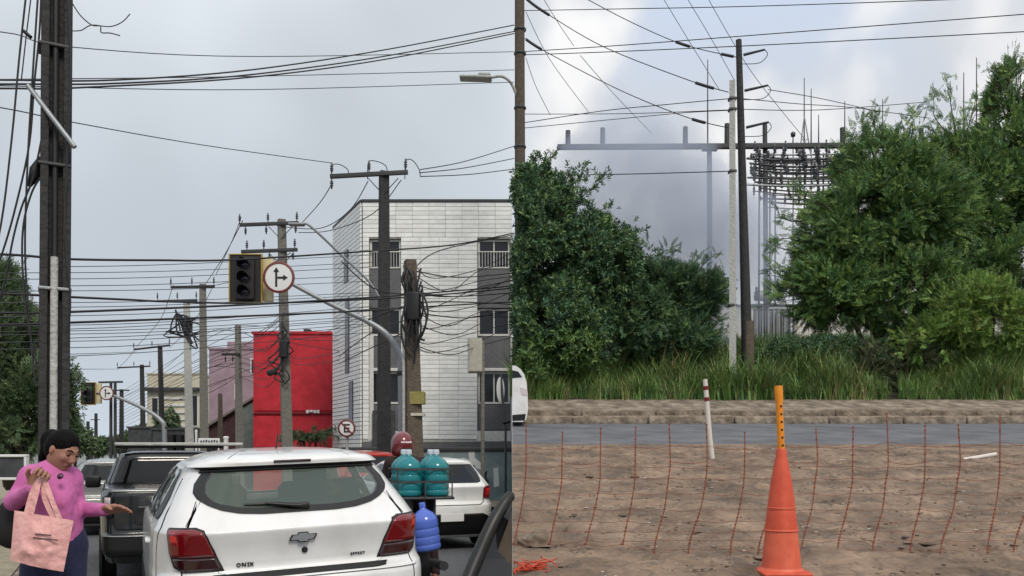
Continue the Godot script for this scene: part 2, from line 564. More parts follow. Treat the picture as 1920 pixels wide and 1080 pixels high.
# ---------------------------------------------------------------- the ground
func ground() -> void:
	var mb := MB.new()
	# left of x = 0: the street side falls gently away from the camera, one sheet to the horizon
	mb.grid(1, 12, func(u: float, v: float): return Vector3(lerpf(-600, 0.0, u), street_y(lerpf(-40.0, 700.0, v)) - 0.012, -lerpf(-40.0, 700.0, v)))
	struct("ground", mb, M.soil)
	var s := Vector3(-sin(STREET_YAW), 0, -cos(STREET_YAW))
	var r := Vector3(cos(STREET_YAW), 0, -sin(STREET_YAW))
	var k0 := Vector3(-3.02, 0, -4.5)                 # a point of the kerb line
	var on := func(a: float, b: float, y: float) -> Vector3:       # a metres along the street, b to its right
		var p: Vector3 = k0 + s * a + r * b
		p.y = street_y(-p.z) + y
		return p
	mb = MB.new()
	mb.grid(30, 40, func(u: float, v: float):
		var p: Vector3 = on.call(lerpf(-14, 170, v * v), lerpf(0.0, 13.0, u), 0.0)
		p.x = minf(p.x, -0.001)
		return p)
	struct("street", mb, M.asphalt)
	mb = MB.new()
	mb.grid(1, 60, func(u: float, v: float): return on.call(lerpf(-10, 120, v), lerpf(-7.0, -0.16, u), 0.13))
	struct("pavement", mb, M.paving)
	mb = MB.new()
	for i in 90:
		var a := on.call(-8.0 + i, -0.08, 0.03) as Vector3
		var b := on.call(-8.0 + i + 0.985, -0.08, 0.03) as Vector3
		add_bar(mb, a, b, 0.155, 0.215, 0.02)
	struct("kerb", mb, M.kerb_stone)
	# the far footpath in front of the white building
	mb = MB.new()
	mb.grid(1, 1, func(u: float, v: float): return Vector3(lerpf(-12.0, -0.01, u), street_y(lerpf(26.0, 36.0, v)) + 0.12, -lerpf(26.0, 36.0, v)))
	struct("pavement", mb, M.paving)

	# right of x = 0: the dirt lot, higher than the street and rising away from it, held by a low wall
	var bumps := FastNoiseLite.new()
	bumps.seed = 9; bumps.frequency = 0.55; bumps.fractal_octaves = 4
	mb = MB.new()
	var nv := 190
	mb.grid(170, nv, func(u: float, v: float):
		var d := lerpf(2.2, 15.9, pow(v, 1.4))
		var x := u * u * 0.25 * (d * 0.85 + 3.0) + u * 0.75 * (d * 0.85 + 3.0)
		return Vector3(x + 0.004, lot_y(d) + (bumps.get_noise_2d(x * 1.6, d * 3.0) * 0.06 + bumps.get_noise_2d(x * 9.0, d * 9.0) * 0.022 + absf(bumps.get_noise_2d(x * 4.0 + 31.0, d * 5.0)) * 0.03) * smoothstep(0.0, 0.2, x) * (1.0 - smoothstep(14.8, 15.9, d)) + 0.004, -d))
	struct("dirt_lot", mb, M.dirt)
	mb = MB.new()
	mb.grid(6, 8, func(u: float, v: float):
		var d := lerpf(14.6, 23.2, v)
		return Vector3(lerpf(0.004, 26.0, u), lot_y(d) - 0.02 + 0.03 * sin(PI * v), -d))
	struct("lot_road", mb, M.lot_road)
	# the bank behind the road
	mb = MB.new()
	mb.grid(60, 60, func(u: float, v: float):
		var d := lerpf(26.3, 140.0, v * v)
		var x := lerpf(0.004, maxf(26.0, d * 0.9), u)
		return Vector3(x, lot_y(d) + bumps.get_noise_2d(x * 0.4, d * 0.4) * 0.12 * smoothstep(26.3, 28.0, d), -d))
	struct("grass_bank", mb, M.soil)
	# two rough courses of kerb stones and the walk between them
	var kr := RandomNumberGenerator.new()
	kr.seed = 77
	var path := Node3D.new()
	path.name = "footpath"
	add_child(path)
	path.set_meta("kind", "structure")
	mb = MB.new()
	mb.grid(8, 1, func(u: float, v: float): return Vector3(lerpf(0.004, 26.0, u), lerpf(lot_y(23.3) + 0.1, lot_y(24.3) - 0.01, v), -lerpf(23.3, 24.3, v)))
	mb.grid(8, 2, func(u: float, v: float): return Vector3(lerpf(0.004, 26.0, u), lot_y(lerpf(24.3, 26.5, v)) + 0.11, -lerpf(24.3, 26.5, v)))
	part("walk", mb, M.kerb_stone, path)
	for row in 2:
		var d: float = [23.22, 24.25][row]
		var x := 0.02
		while x < 24.0:
			var l := kr.randf_range(1.3, 2.7)
			mb = MB.new()
			var hh: float = [0.30, 0.34][row] + kr.randf_range(-0.03, 0.03)
			mb.box(Vector3(x + l * 0.5, lot_y(d) + [0.03, 0.02][row] + kr.randf_range(-0.015, 0.015), -d), Vector3(l - 0.015, hh, 0.24), Basis(Vector3.UP, kr.randf_range(-0.02, 0.02)) * Basis(Vector3.BACK, kr.randf_range(-0.012, 0.012)), 0.05)
			part("kerb_stone", mb, M.kerb_stone, path)
			x += l
	# the low wall that holds the lot above the street
	mb = MB.new()
	mb.grid(1, 40, func(u: float, v: float):
		var d := lerpf(2.2, 60.0, v)
		return Vector3(0.002, lerpf(lot_y(d) - 0.03, street_y(d) - 0.3, u), -d))
	var wl := part("retaining_wall", mb, M.concrete_mid, self)
	tag(wl, "plain concrete retaining wall between the street and the higher dirt lot", "wall")
	wl.set_meta("kind", "structure")

func pebbles() -> void:
	var r := RandomNumberGenerator.new()
	r.seed = 41
	var mb := MB.new()
	mb.lathe([[0.0, -0.5], [0.7, -0.3], [1.0, 0.05], [0.75, 0.45], [0.0, 0.6]], 6)
	var mm := MultiMesh.new()
	mm.transform_format = MultiMesh.TRANSFORM_3D
	mm.use_colors = true
	mm.mesh = mb.mesh()
	mm.instance_count = 4200
	for i in mm.instance_count:
		var d := 3.4 + 12.2 * pow(r.randf(), 1.2)
		var x := r.randf_range(0.05, 0.62) * d
		var s := r.randf_range(0.004, 0.016) * (2.6 if r.randf() < 0.05 else 1.0)
		var b := Basis(Vector3.UP, r.randf() * TAU).scaled(Vector3(s * r.randf_range(0.7, 1.9), s * r.randf_range(0.4, 0.9), s))
		mm.set_instance_transform(i, Transform3D(b, Vector3(x, lot_y(d) + 0.006, -d)))
		var g := r.randf()
		mm.set_instance_color(i, Color(0.10, 0.075, 0.055) if g < 0.35 else (Color(0.19, 0.145, 0.11) if g < 0.9 else Color(0.42, 0.38, 0.34)))
	var o := MultiMeshInstance3D.new()
	o.name = "pebbles"
	o.multimesh = mm
	var m := mat("pebble", Color.WHITE, 0.9)
	m.vertex_color_use_as_albedo = true
	o.material_override = m
	add_child(o)
	tag(o, "small stones and crumbs of earth strewn over the dirt lot", "gravel", "", "stuff")

# ---------------------------------------------------------------- cars
# A car body is a stack of level outlines (rounded boxes): y, half width, how far the tail and the nose draw in at that height.
class CarShape:
	var length: float
	var T: Array
	var n0 := 7.0
	var n1 := 5.0
	func row(y: float) -> Array:
		var i := 0
		while i < T.size() - 2 and y > T[i + 1][0]: i += 1
		var q := clampf((y - T[i][0]) / (T[i + 1][0] - T[i][0]), 0.0, 1.0)
		var w := lerpf(T[i][1], T[i + 1][1], q)
		var zr := -lerpf(T[i][2], T[i + 1][2], q)
		var zf := -length + lerpf(T[i][3], T[i + 1][3], q)
		var k := smoothstep(T[0][0] + 0.7, T[T.size() - 1][0], y)
		return [w, (zr + zf) * 0.5, (zr - zf) * 0.5, lerpf(n0, n1, k)]
	func pt(t: float, y: float, off := 0.0) -> Vector3:
		var r := row(y)
		var n: float = r[3]
		var a := signf(cos(t)) * pow(absf(cos(t)), 2.0 / n)
		var b := signf(sin(t)) * pow(absf(sin(t)), 2.0 / n)
		var nn := Vector3(signf(a) * pow(absf(a), n - 1.0) / r[0], 0, signf(b) * pow(absf(b), n - 1.0) / r[2]).normalized()
		return Vector3(a * r[0], y, r[1] + b * r[2]) + nn * off
	func t_rear(x: float, y: float) -> float:
		var r := row(y)
		return acos(clampf(signf(x) * pow(minf(absf(x) / r[0], 1.0), r[3] * 0.5), -1.0, 1.0))
	func t_side(z: float, y: float, side: float) -> float:
		var r := row(y)
		var q: float = (z - r[1]) / r[2]
		var s := asin(clampf(signf(q) * pow(minf(absf(q), 1.0), r[3] * 0.5), -1.0, 1.0))
		return s if side > 0 else PI - s
	func shell(gap = null) -> MB:          # gap(point) -> true where a pane takes the place of sheet metal
		var mb := MB.new()
		var ys := []
		for i in T.size():
			ys.append(T[i][0])
			if i < T.size() - 1: ys.append((T[i][0] + T[i + 1][0]) * 0.5)
		if gap != null:
			for i in 20: ys.append(1.055 + i * 0.018)
			ys.sort()
		var last := []
		var pl := []
		for y in ys:
			var ring := []
			var pr := []
			var n: float = row(y)[3]
			var tt := []
			for k in 41: tt.append(acos(_p(lerpf(0.965, -0.965, k / 40.0), n)))
			var t1: float = tt[40]
			var t2 := PI - asin(_p(0.965, n))
			for k in range(1, 8): tt.append(lerpf(t1, t2, k / 8.0))
			for k in 41: tt.append(PI - asin(_p(lerpf(0.965, -0.965, k / 40.0), n)))
			t1 = tt[tt.size() - 1]
			t2 = TAU - acos(_p(-0.965, n))
			for k in range(1, 8): tt.append(lerpf(t1, t2, k / 8.0))
			for k in 41: tt.append(TAU - acos(_p(lerpf(-0.965, 0.965, k / 40.0), n)))
			t1 = tt[tt.size() - 1]
			t2 = TAU - asin(_p(0.965, n))
			for k in range(1, 8): tt.append(lerpf(t1, t2, k / 8.0))
			for k in 41: tt.append(TAU + asin(_p(lerpf(-0.965, 0.965, k / 40.0), n)))
			t1 = tt[tt.size() - 1]
			t2 = TAU + tt[0]
			for k in range(1, 8): tt.append(lerpf(t1, t2, k / 8.0))
			var N: int = tt.size()
			for t in tt:
				pr.append(pt(t, y))
				ring.append(mb.vert(pr[-1]))
			if last.size():
				for k in N:
					var mid: Vector3 = (pl[k] + pr[(k + 1) % N]) * 0.5
					if gap != null and gap.call(mid): continue
					mb.quad(last[k], ring[k], ring[(k + 1) % N], last[(k + 1) % N])
			else:
				for k in range(1, N - 1): mb.tri(ring[0], ring[k], ring[k + 1])
			last = ring
			pl = pr
		for k in range(1, last.size() - 1): mb.tri(last[0], last[k + 1], last[k])
		return mb
	func _p(q: float, n: float) -> float:
		return signf(q) * pow(absf(q), n * 0.5)
	func patch(rows: Array, nx: int, off: float, sub := 3, hole: Array = []) -> MB:     # rows: [y, t from, t to] from the bottom up; edges tuck under the skin
		var mb := MB.new()
		var rr := []
		for i in rows.size() - 1:
			for k in sub:
				var q := float(k) / sub
				rr.append([lerpf(rows[i][0], rows[i + 1][0], q), lerpf(rows[i][1], rows[i + 1][1], q), lerpf(rows[i][2], rows[i + 1][2], q)])
		rr.append(rows[rows.size() - 1])
		var ids := []
		for j in range(-1, rr.size() + 1):
			var r: Array = rr[clampi(j, 0, rr.size() - 1)]
			var line := []
			for i in range(-1, nx + 2):
				var u := clampf(float(i) / nx, 0.0, 1.0)
				var out := i < 0 or i > nx or j < 0 or j >= rr.size()
				line.append(mb.vert(pt(lerpf(r[1], r[2], u), r[0], -0.012 if out else off)))
			ids.append(line)
		for j in ids.size() - 1:
			for i in nx + 2:
				mb.quad(ids[j][i], ids[j + 1][i], ids[j + 1][i + 1], ids[j][i + 1])
		return mb
	func rear_patch(rows: Array, nx: int, off: float, sub := 3) -> MB:   # rows: [y, x from, x to]
		var rr := []
		for r in rows: rr.append([r[0], t_rear(r[1], r[0]), t_rear(r[2], r[0])])
		return patch(rr, nx, off, sub)
	func side_patch(rows: Array, side: float, nx: int, off: float, sub := 3) -> MB:   # rows: [y, z from, z to]
		var rr := []
		for r in rows: rr.append([r[0], t_side(r[1], r[0], side), t_side(r[2], r[0], side)])
		return patch(rr, nx, off, sub)
	func seam(p: Array, r: float, n := 6) -> MB:                       # p: [x, y] on the tail
		var mb := MB.new()
		var q := []
		for i in p.size() - 1:
			for k in n:
				var x := lerpf(p[i][0], p[i + 1][0], float(k) / n)
				var y := lerpf(p[i][1], p[i + 1][1], float(k) / n)
				q.append(pt(t_rear(x, y), y, 0.0))
		q.append(pt(t_rear(p[-1][0], p[-1][1]), p[-1][1], 0.0))
		mb.tube(q, r, 6)
		return mb

func wheels(t: Node3D, cs: CarShape, rad: float, front: float, rear: float, hw: float) -> void:
	for z in [rear, front]:
		for sd in [-1.0, 1.0]:
			var b := Basis(Vector3.BACK, -PI / 2 * sd)
			var mb := MB.new()
			mb.lathe([[rad * 0.6, -0.09], [rad * 0.93, -0.095], [rad, -0.06], [rad, 0.06], [rad * 0.93, 0.095], [rad * 0.62, 0.08]], 28, Vector3(sd * (hw - 0.09), rad, z), b)
			var w := part("wheel", mb, M.tyre, t)
			mb = MB.new()
			mb.lathe([[0.0, 0.05], [rad * 0.2, 0.055], [rad * 0.5, 0.03], [rad * 0.6, 0.085], [rad * 0.66, 0.085]], 20, Vector3(sd * (hw - 0.09), rad, z), b)
			part("rim", mb, M.paint_silver, w)
			mb = MB.new()
			mb.lathe([[0.0, 0.0], [rad + 0.07, 0.0], [rad + 0.07, 0.012], [0.0, 0.012]], 28, Vector3(sd * (cs.row(rad)[0] - 0.004), rad + 0.01, z), b)
			part("wheel_arch", mb, M.trim_black, t)

func hatch_shape(wide: float, tall: float, long: float) -> CarShape:
	var cs := CarShape.new()
	cs.length = long
	cs.T = []
	for r in [[0.20, 0.77, 0.12, 0.14], [0.35, 0.835, 0.04, 0.03], [0.55, 0.85, 0.0, 0.0], [0.70, 0.852, 0.0, 0.03], [0.745, 0.85, 0.02, 0.06], [0.77, 0.848, 0.075, 0.08], [0.80, 0.846, 0.10, 0.1], [0.90, 0.842, 0.095, 0.2], [1.0, 0.832, 0.065, 0.45], [1.025, 0.826, 0.06, 0.7],
			[1.05, 0.812, 0.08, 0.95], [1.12, 0.780, 0.15, 1.1], [1.20, 0.735, 0.225, 1.25], [1.30, 0.680, 0.315, 1.45], [1.37, 0.635, 0.375, 1.6], [1.40, 0.612, 0.375, 1.68], [1.425, 0.58, 0.37, 1.75], [1.445, 0.54, 0.39, 1.85], [1.465, 0.49, 0.47, 1.95], [1.482, 0.42, 0.64, 2.05], [1.495, 0.32, 0.88, 2.15], [1.502, 0.2, 1.15, 2.2], [1.504, 0.08, 1.4, 2.25]]:
		cs.T.append([r[0] * tall / 1.475, r[1] * wide, r[2], r[3]])
	return cs

func tail_rows(cs: CarShape, sd: float, rows: Array) -> Array:       # rows: [y, inner x, z where it ends on the flank]
	var o := []
	for r in rows:
		var w := cs.row(r[0])
		o.append([r[0], cs.t_rear(sd * r[1], r[0]), cs.t_side(w[1] + w[2] + r[2], r[0], sd)])
	return o

func white_hatchback() -> void:
	var t := thing("hatchback_car", "white hatchback seen from behind, nearest car, with rear wiper and dark red lights", "car", Vector3(-1.20, street_y(5.2), -5.10), 0.425)
	t.rotation.z = 0.036            # the street's crossfall
	var cs := hatch_shape(1.0, 1.475, 3.93)
	# openings: tailgate glass, windscreen, side windows
	var wr := [[1.118, -0.22, 0.22], [1.128, -0.35, 0.35], [1.15, -0.45, 0.45], [1.18, -0.52, 0.52], [1.215, -0.57, 0.57], [1.25, -0.588, 0.588], [1.30, -0.575, 0.575], [1.36, -0.53, 0.53], [1.392, -0.50, 0.50]]
	var half := func(y: float) -> float:
		for i in wr.size() - 1:
			if y >= wr[i][0] and y <= wr[i + 1][0]: return lerpf(wr[i][2], wr[i + 1][2], (y - wr[i][0]) / (wr[i + 1][0] - wr[i][0]))
		return 0.0
	var open := func(p: Vector3) -> bool:
		if p.y < 1.07 or p.y > 1.385: return false
		if p.z > -0.5 and p.y > 1.13 and absf(p.x) < half.call(p.y) - 0.02: return true
		var w: float = cs.row(p.y)[0]
		var zf: float = cs.row(p.y)[1] - cs.row(p.y)[2]
		if p.z < zf + 0.12 and absf(p.x) < w * 0.88 and p.y > 1.10: return true
		if absf(p.x) > w * 0.93 and p.y > 1.085 and p.y < 1.375 and ((p.z < -0.86 and p.z > -1.40) or (p.z < -1.52 and p.z > zf + 0.42)): return true
		return false
	part("body", cs.shell(open), M.paint_white, t)
	# the lower skin of the tailgate
	var tg := part("tailgate", cs.rear_patch([[0.775, -0.44, 0.44], [0.79, -0.49, 0.49], [0.85, -0.515, 0.515], [1.0, -0.57, 0.57], [1.035, -0.59, 0.59]], 40, 0.003), M.paint_white, t)
	for sd in [-1.0, 1.0]:
		part("seam", cs.seam([[sd * 0.585, 1.20], [sd * 0.62, 1.12], [sd * 0.655, 1.065]], 0.003), M.seam, t)
	part("tailgate_recess", cs.rear_patch([[0.748, -0.42, 0.42], [0.755, -0.50, 0.50], [0.778, -0.52, 0.52]], 40, 0.006, 2), M.seam, t)
	part("bumper_lip", cs.rear_patch([[0.735, -0.70, 0.70], [0.748, -0.72, 0.72]], 40, 0.0075, 2), M.paint_white, t)
	part("bumper_groove", cs.seam([[-0.80, 0.60], [-0.5, 0.635], [0.0, 0.64], [0.5, 0.635], [0.80, 0.60]], 0.005), M.seam, t)
	# black border and greenish pane with painted sky sheen, the tips swept up
	for i in 3:
		var rows := []
		for r in wr:
			var yy: float = lerpf(1.25, r[0], 0.90)
			if i == 2: rows.append([r[0] * 0.06 + 1.322 if r[0] > 1.25 else 1.386, -0.53, 0.53])
			else: rows.append([lerpf(1.25, r[0], 1.0), [-1.0, 1.0][i] * (r[2] + 0.004), [-1.0, 1.0][i] * maxf(r[2] - 0.06, 0.0)])
		if i < 2: part("window_border", cs.rear_patch(rows, 4, 0.008), M.trim_black, tg)
	part("window_border", cs.rear_patch([[1.364, -0.548, 0.548], [1.394, -0.528, 0.528]], 40, 0.0085, 2), M.trim_black, tg)
	var lower := func(x: float) -> float:            # height of the glass's lower edge
		var ax := absf(x)
		if ax <= wr[0][2]: return wr[0][0]
		for i in 5:
			if ax <= wr[i + 1][2]: return lerpf(wr[i][0], wr[i + 1][0], (ax - wr[i][2]) / (wr[i + 1][2] - wr[i][2]))
		return wr[5][0]
	var bm := MB.new()
	bm.grid(60, 3, func(u: float, v: float):
		var x := lerpf(-0.565, 0.565, u)
		var y: float = lower.call(x) - 0.004 + 0.034 * v
		return cs.pt(cs.t_rear(x, y), y, 0.0088))
	part("window_border", bm, M.trim_black, tg)
	part("rear_window", cs.rear_patch(wr, 40, 0.006), M.painted_sheen_pane, tg)
	part("windscreen", cs.patch([[1.09, cs.t_rear(0.70, 1.09) * -1.0, cs.t_rear(-0.70, 1.09) * -1.0], [1.25, -cs.t_rear(0.63, 1.25), -cs.t_rear(-0.63, 1.25)], [1.39, -cs.t_rear(0.56, 1.39), -cs.t_rear(-0.56, 1.39)]], 24, 0.004), M.painted_sheen_pane, t)
	# the cabin: rear bench, front seats, head rests, dashboard
	var cab := MB.new()
	cab.box(Vector3(0, 0.72, -1.7), Vector3(1.5, 0.1, 2.6))
	cab.box(Vector3(0, 0.98, -2.72), Vector3(1.4, 0.22, 0.4), Basis.IDENTITY, 0.06)
	cab.box(Vector3(0, 1.03, -0.42), Vector3(1.2, 0.03, 0.42))
	part("cabin_lining", cab, M.cabin, t)
	cab = MB.new()
	cab.box(Vector3(0, 0.88, -0.82), Vector3(1.28, 0.56, 0.16), Basis(Vector3.RIGHT, 0.2), 0.06)
	for x in [-0.40, 0.40]: cab.box(Vector3(x, 1.20, -0.78), Vector3(0.26, 0.15, 0.10), Basis.IDENTITY, 0.045)
	part("rear_seat", cab, M.seat_cloth, t)
	for x in [-0.36, 0.36]:
		cab = MB.new()
		cab.box(Vector3(x, 0.95, -1.75), Vector3(0.48, 0.56, 0.15), Basis(Vector3.RIGHT, 0.2), 0.06)
		cab.box(Vector3(x, 1.29, -1.66), Vector3(0.26, 0.16, 0.09), Basis.IDENTITY, 0.04)
		part("front_seat", cab, M.seat_cloth, t)
	part("spoiler", cs.rear_patch([[1.398, -0.575, 0.575], [1.405, -0.59, 0.59], [1.43, -0.55, 0.55], [1.445, -0.50, 0.50]], 40, 0.03), M.paint_white, t)
	part("brake_light", cs.rear_patch([[1.412, -0.115, 0.115], [1.428, -0.115, 0.115]], 8, 0.036, 1), M.light_smoke, t)
	part("spoiler_underside", cs.rear_patch([[1.386, -0.55, 0.55], [1.399, -0.565, 0.565]], 30, 0.02, 1), M.trim_black, t)
	# wiper: pivot near the middle, blade lying to the left
	var mb := MB.new()
	var p := func(x: float, y: float, o: float) -> Vector3: return cs.pt(cs.t_rear(x, y), y, o)
	mb.tube([p.call(0.02, 1.145, 0.02), p.call(-0.05, 1.155, 0.035), p.call(-0.20, 1.175, 0.03)], [0.018, 0.012, 0.007], 8)
	mb.tube([p.call(-0.32, 1.172, 0.015), p.call(-0.15, 1.168, 0.02), p.call(0.05, 1.152, 0.018)], [0.006, 0.011, 0.009], 6)
	mb.box(p.call(0.03, 1.145, 0.02), Vector3(0.06, 0.045, 0.03), Basis.IDENTITY, 0.01)
	part("wiper", mb, M.trim_black, tg)
	# bow-tie emblem, lock, lettering
	var z := cs.pt(cs.t_rear(0.0, 0.96), 0.96, 0.0).z
	mb = MB.new()
	var bow := PackedVector2Array([Vector2(-0.085, -0.018), Vector2(-0.067, 0.016), Vector2(-0.034, 0.016), Vector2(-0.029, 0.03), Vector2(0.029, 0.03), Vector2(0.034, 0.016), Vector2(0.085, 0.016), Vector2(0.067, -0.018), Vector2(0.034, -0.018), Vector2(0.029, -0.032), Vector2(-0.029, -0.032), Vector2(-0.034, -0.018)])
	mb.prism(bow, 0.0, 0.012, Basis.IDENTITY, Vector3(0, 0.965, z + 0.004))
	var em := part("emblem", mb, M.trim_black, tg)
	mb = MB.new()
	var inner := PackedVector2Array()
	for q in bow: inner.append(q * Vector2(0.88, 0.80))
	mb.prism(inner, 0.0, 0.004, Basis.IDENTITY, Vector3(0, 0.965, z + 0.0145))
	part("emblem_face", mb, M.chrome, em)
	mb = MB.new()
	mb.lathe([[0.018, 0.0], [0.018, 0.01], [0.009, 0.011], [0.0, 0.006]], 14, Vector3(0.01, 0.885, cs.pt(cs.t_rear(0, 0.885), 0.885).z + 0.004), Basis(Vector3.RIGHT, PI / 2))
	part("lock", mb, M.trim_black, tg)
	for b in [["ONIX", -0.34, 0.825, 0.022], ["EFFECT", 0.335, 0.835, 0.015]]:
		var tm := TextMesh.new()
		tm.text = b[0]
		tm.font_size = 16
		tm.depth = 0.006
		tm.pixel_size = b[3] / 12.0
		var f := SystemFont.new()
		f.font_names = PackedStringArray(["Droid Sans"])
		f.font_weight = 700
		tm.font = f
		var o := piece("badge", tm, M.trim_black, tg)
		o.position = p.call(b[1], b[2], 0.009)
		o.rotation.y = b[1] * 0.12
		o.scale = Vector3(1.35, 1, 1)
	# lights: dark red, smoke below, wrapped round the corner
	for sd in [-1.0, 1.0]:
		var rows := [[0.800, 0.455, -0.06], [0.83, 0.468, -0.10], [0.92, 0.505, -0.13], [1.0, 0.54, -0.15], [1.042, 0.558, -0.16], [1.06, 0.60, -0.15]]
		var lt := part("taillight", cs.patch(tail_rows(cs, sd, rows), 24, 0.012), M.trim_black, t)
		part("lens", cs.patch(tail_rows(cs, sd, [[0.885, 0.50, -0.11], [0.95, 0.53, -0.13], [1.0, 0.55, -0.14], [1.036, 0.57, -0.15], [1.051, 0.61, -0.14]]), 24, 0.015), M.light_red, lt)
		part("lens", cs.patch(tail_rows(cs, sd, [[0.808, 0.468, -0.06], [0.84, 0.484, -0.09], [0.879, 0.50, -0.105]]), 24, 0.015), M.light_smoke, lt)
		part("reflector", cs.patch(tail_rows(cs, sd, [[0.96, 0.69, -0.11], [1.035, 0.70, -0.13]]), 10, 0.0165), M.light_bright, lt)
	# side glass on both flanks, door handles
	for sd in [-1.0, 1.0]:
		part("quarter_panel", cs.side_patch([[1.085, -0.60, -0.86], [1.12, -0.55, -0.86], [1.22, -0.61, -0.86], [1.34, -0.75, -0.86], [1.38, -0.84, -0.86]], sd, 5, 0.006), M.trim_black, t)
		part("side_window", cs.side_patch([[1.075, -0.85, -1.42], [1.22, -0.85, -1.42], [1.385, -0.85, -1.42]], sd, 14, 0.005), M.painted_sheen_pane, t)
		part("door_pillar", cs.side_patch([[1.07, -1.39, -1.53], [1.39, -1.39, -1.53]], sd, 4, 0.008), M.trim_black, t)
		part("side_window", cs.side_patch([[1.07, -1.50, -2.55], [1.2, -1.50, -2.35], [1.32, -1.50, -2.1], [1.385, -1.5, -1.92]], sd, 14, 0.005), M.painted_sheen_pane, t)
		part("door_handle", cs.side_patch([[0.90, -1.05, -1.22], [0.925, -1.05, -1.22]], sd, 4, 0.02, 1), M.paint_white, t)
	mb = MB.new()
	mb.tube([Vector3(0, 1.462, -1.0), Vector3(0, 1.60, -0.86)], [0.007, 0.004], 6)
	mb.lathe([[0.03, 0.0], [0.022, 0.012], [0.0, 0.016]], 10, Vector3(0, 1.458, -1.0))
	part("aerial", mb, M.trim_black, t)
	wheels(t, cs, 0.30, -3.2, -0.67, 0.85)

func plain_car(label: String, pos: Vector3, turn: float, m: Material, lit: bool, wide := 1.02, tall := 1.49) -> Node3D:
	var t := thing("parked_car" if not lit else "queueing_car", label, "car", pos, turn)
	var cs := hatch_shape(wide, tall, 4.0)
	var k := tall / 1.475
	part("body", cs.shell(), m, t)
	part("rear_window", cs.rear_patch([[1.09 * k, -0.50, 0.50], [1.11 * k, -0.575, 0.575], [1.25 * k, -0.58, 0.58], [1.37 * k, -0.52, 0.52], [1.39 * k, -0.50, 0.50]], 24, 0.008), M.dark_glass, t)
	part("bumper", cs.rear_patch([[0.25, -0.72, 0.72], [0.40, -0.74, 0.74], [0.52, -0.70, 0.70], [0.60, -0.55, 0.55]], 24, 0.02), M.trim_black, t)
	part("seam", cs.seam([[-0.62, 0.90], [-0.60, 0.78], [-0.5, 0.74], [0.5, 0.74], [0.60, 0.78], [0.62, 0.90]], 0.008), M.seam, t)
	var mb := MB.new()
	mb.box(Vector3(0.0, 0.545, 0.03), Vector3(0.40, 0.13, 0.012), Basis.IDENTITY, 0.004)
	part("number_plate", mb, M.sign_white, t)
	for sd in [-1.0, 1.0]:
		var lt := part("taillight", cs.patch(tail_rows(cs, sd, [[0.84, 0.62, -0.10], [0.87, 0.60, -0.18], [1.01, 0.60, -0.22], [1.05, 0.64, -0.2]]), 14, 0.014), M.light_red, t)
		part("lens", cs.patch(tail_rows(cs, sd, [[0.88, 0.65, -0.14], [1.0, 0.64, -0.16]]), 10, 0.018), M.light_bright if lit else M.light_smoke, lt)
		part("side_window", cs.side_patch([[1.08 * k, -0.6, -2.5], [1.2 * k, -0.62, -2.3], [1.34 * k, -0.8, -2.0], [1.385 * k, -1.0, -1.9]], sd, 14, 0.006), M.dark_glass, t)
		mb = MB.new()
		mb.box(Vector3(sd * 0.93 * wide, 1.06, -2.45), Vector3(0.17, 0.12, 0.08), Basis.IDENTITY, 0.03)
		part("mirror", mb, M.trim_black, t)
	wheels(t, cs, 0.30, -3.25, -0.72, 0.85 * wide)
	return t

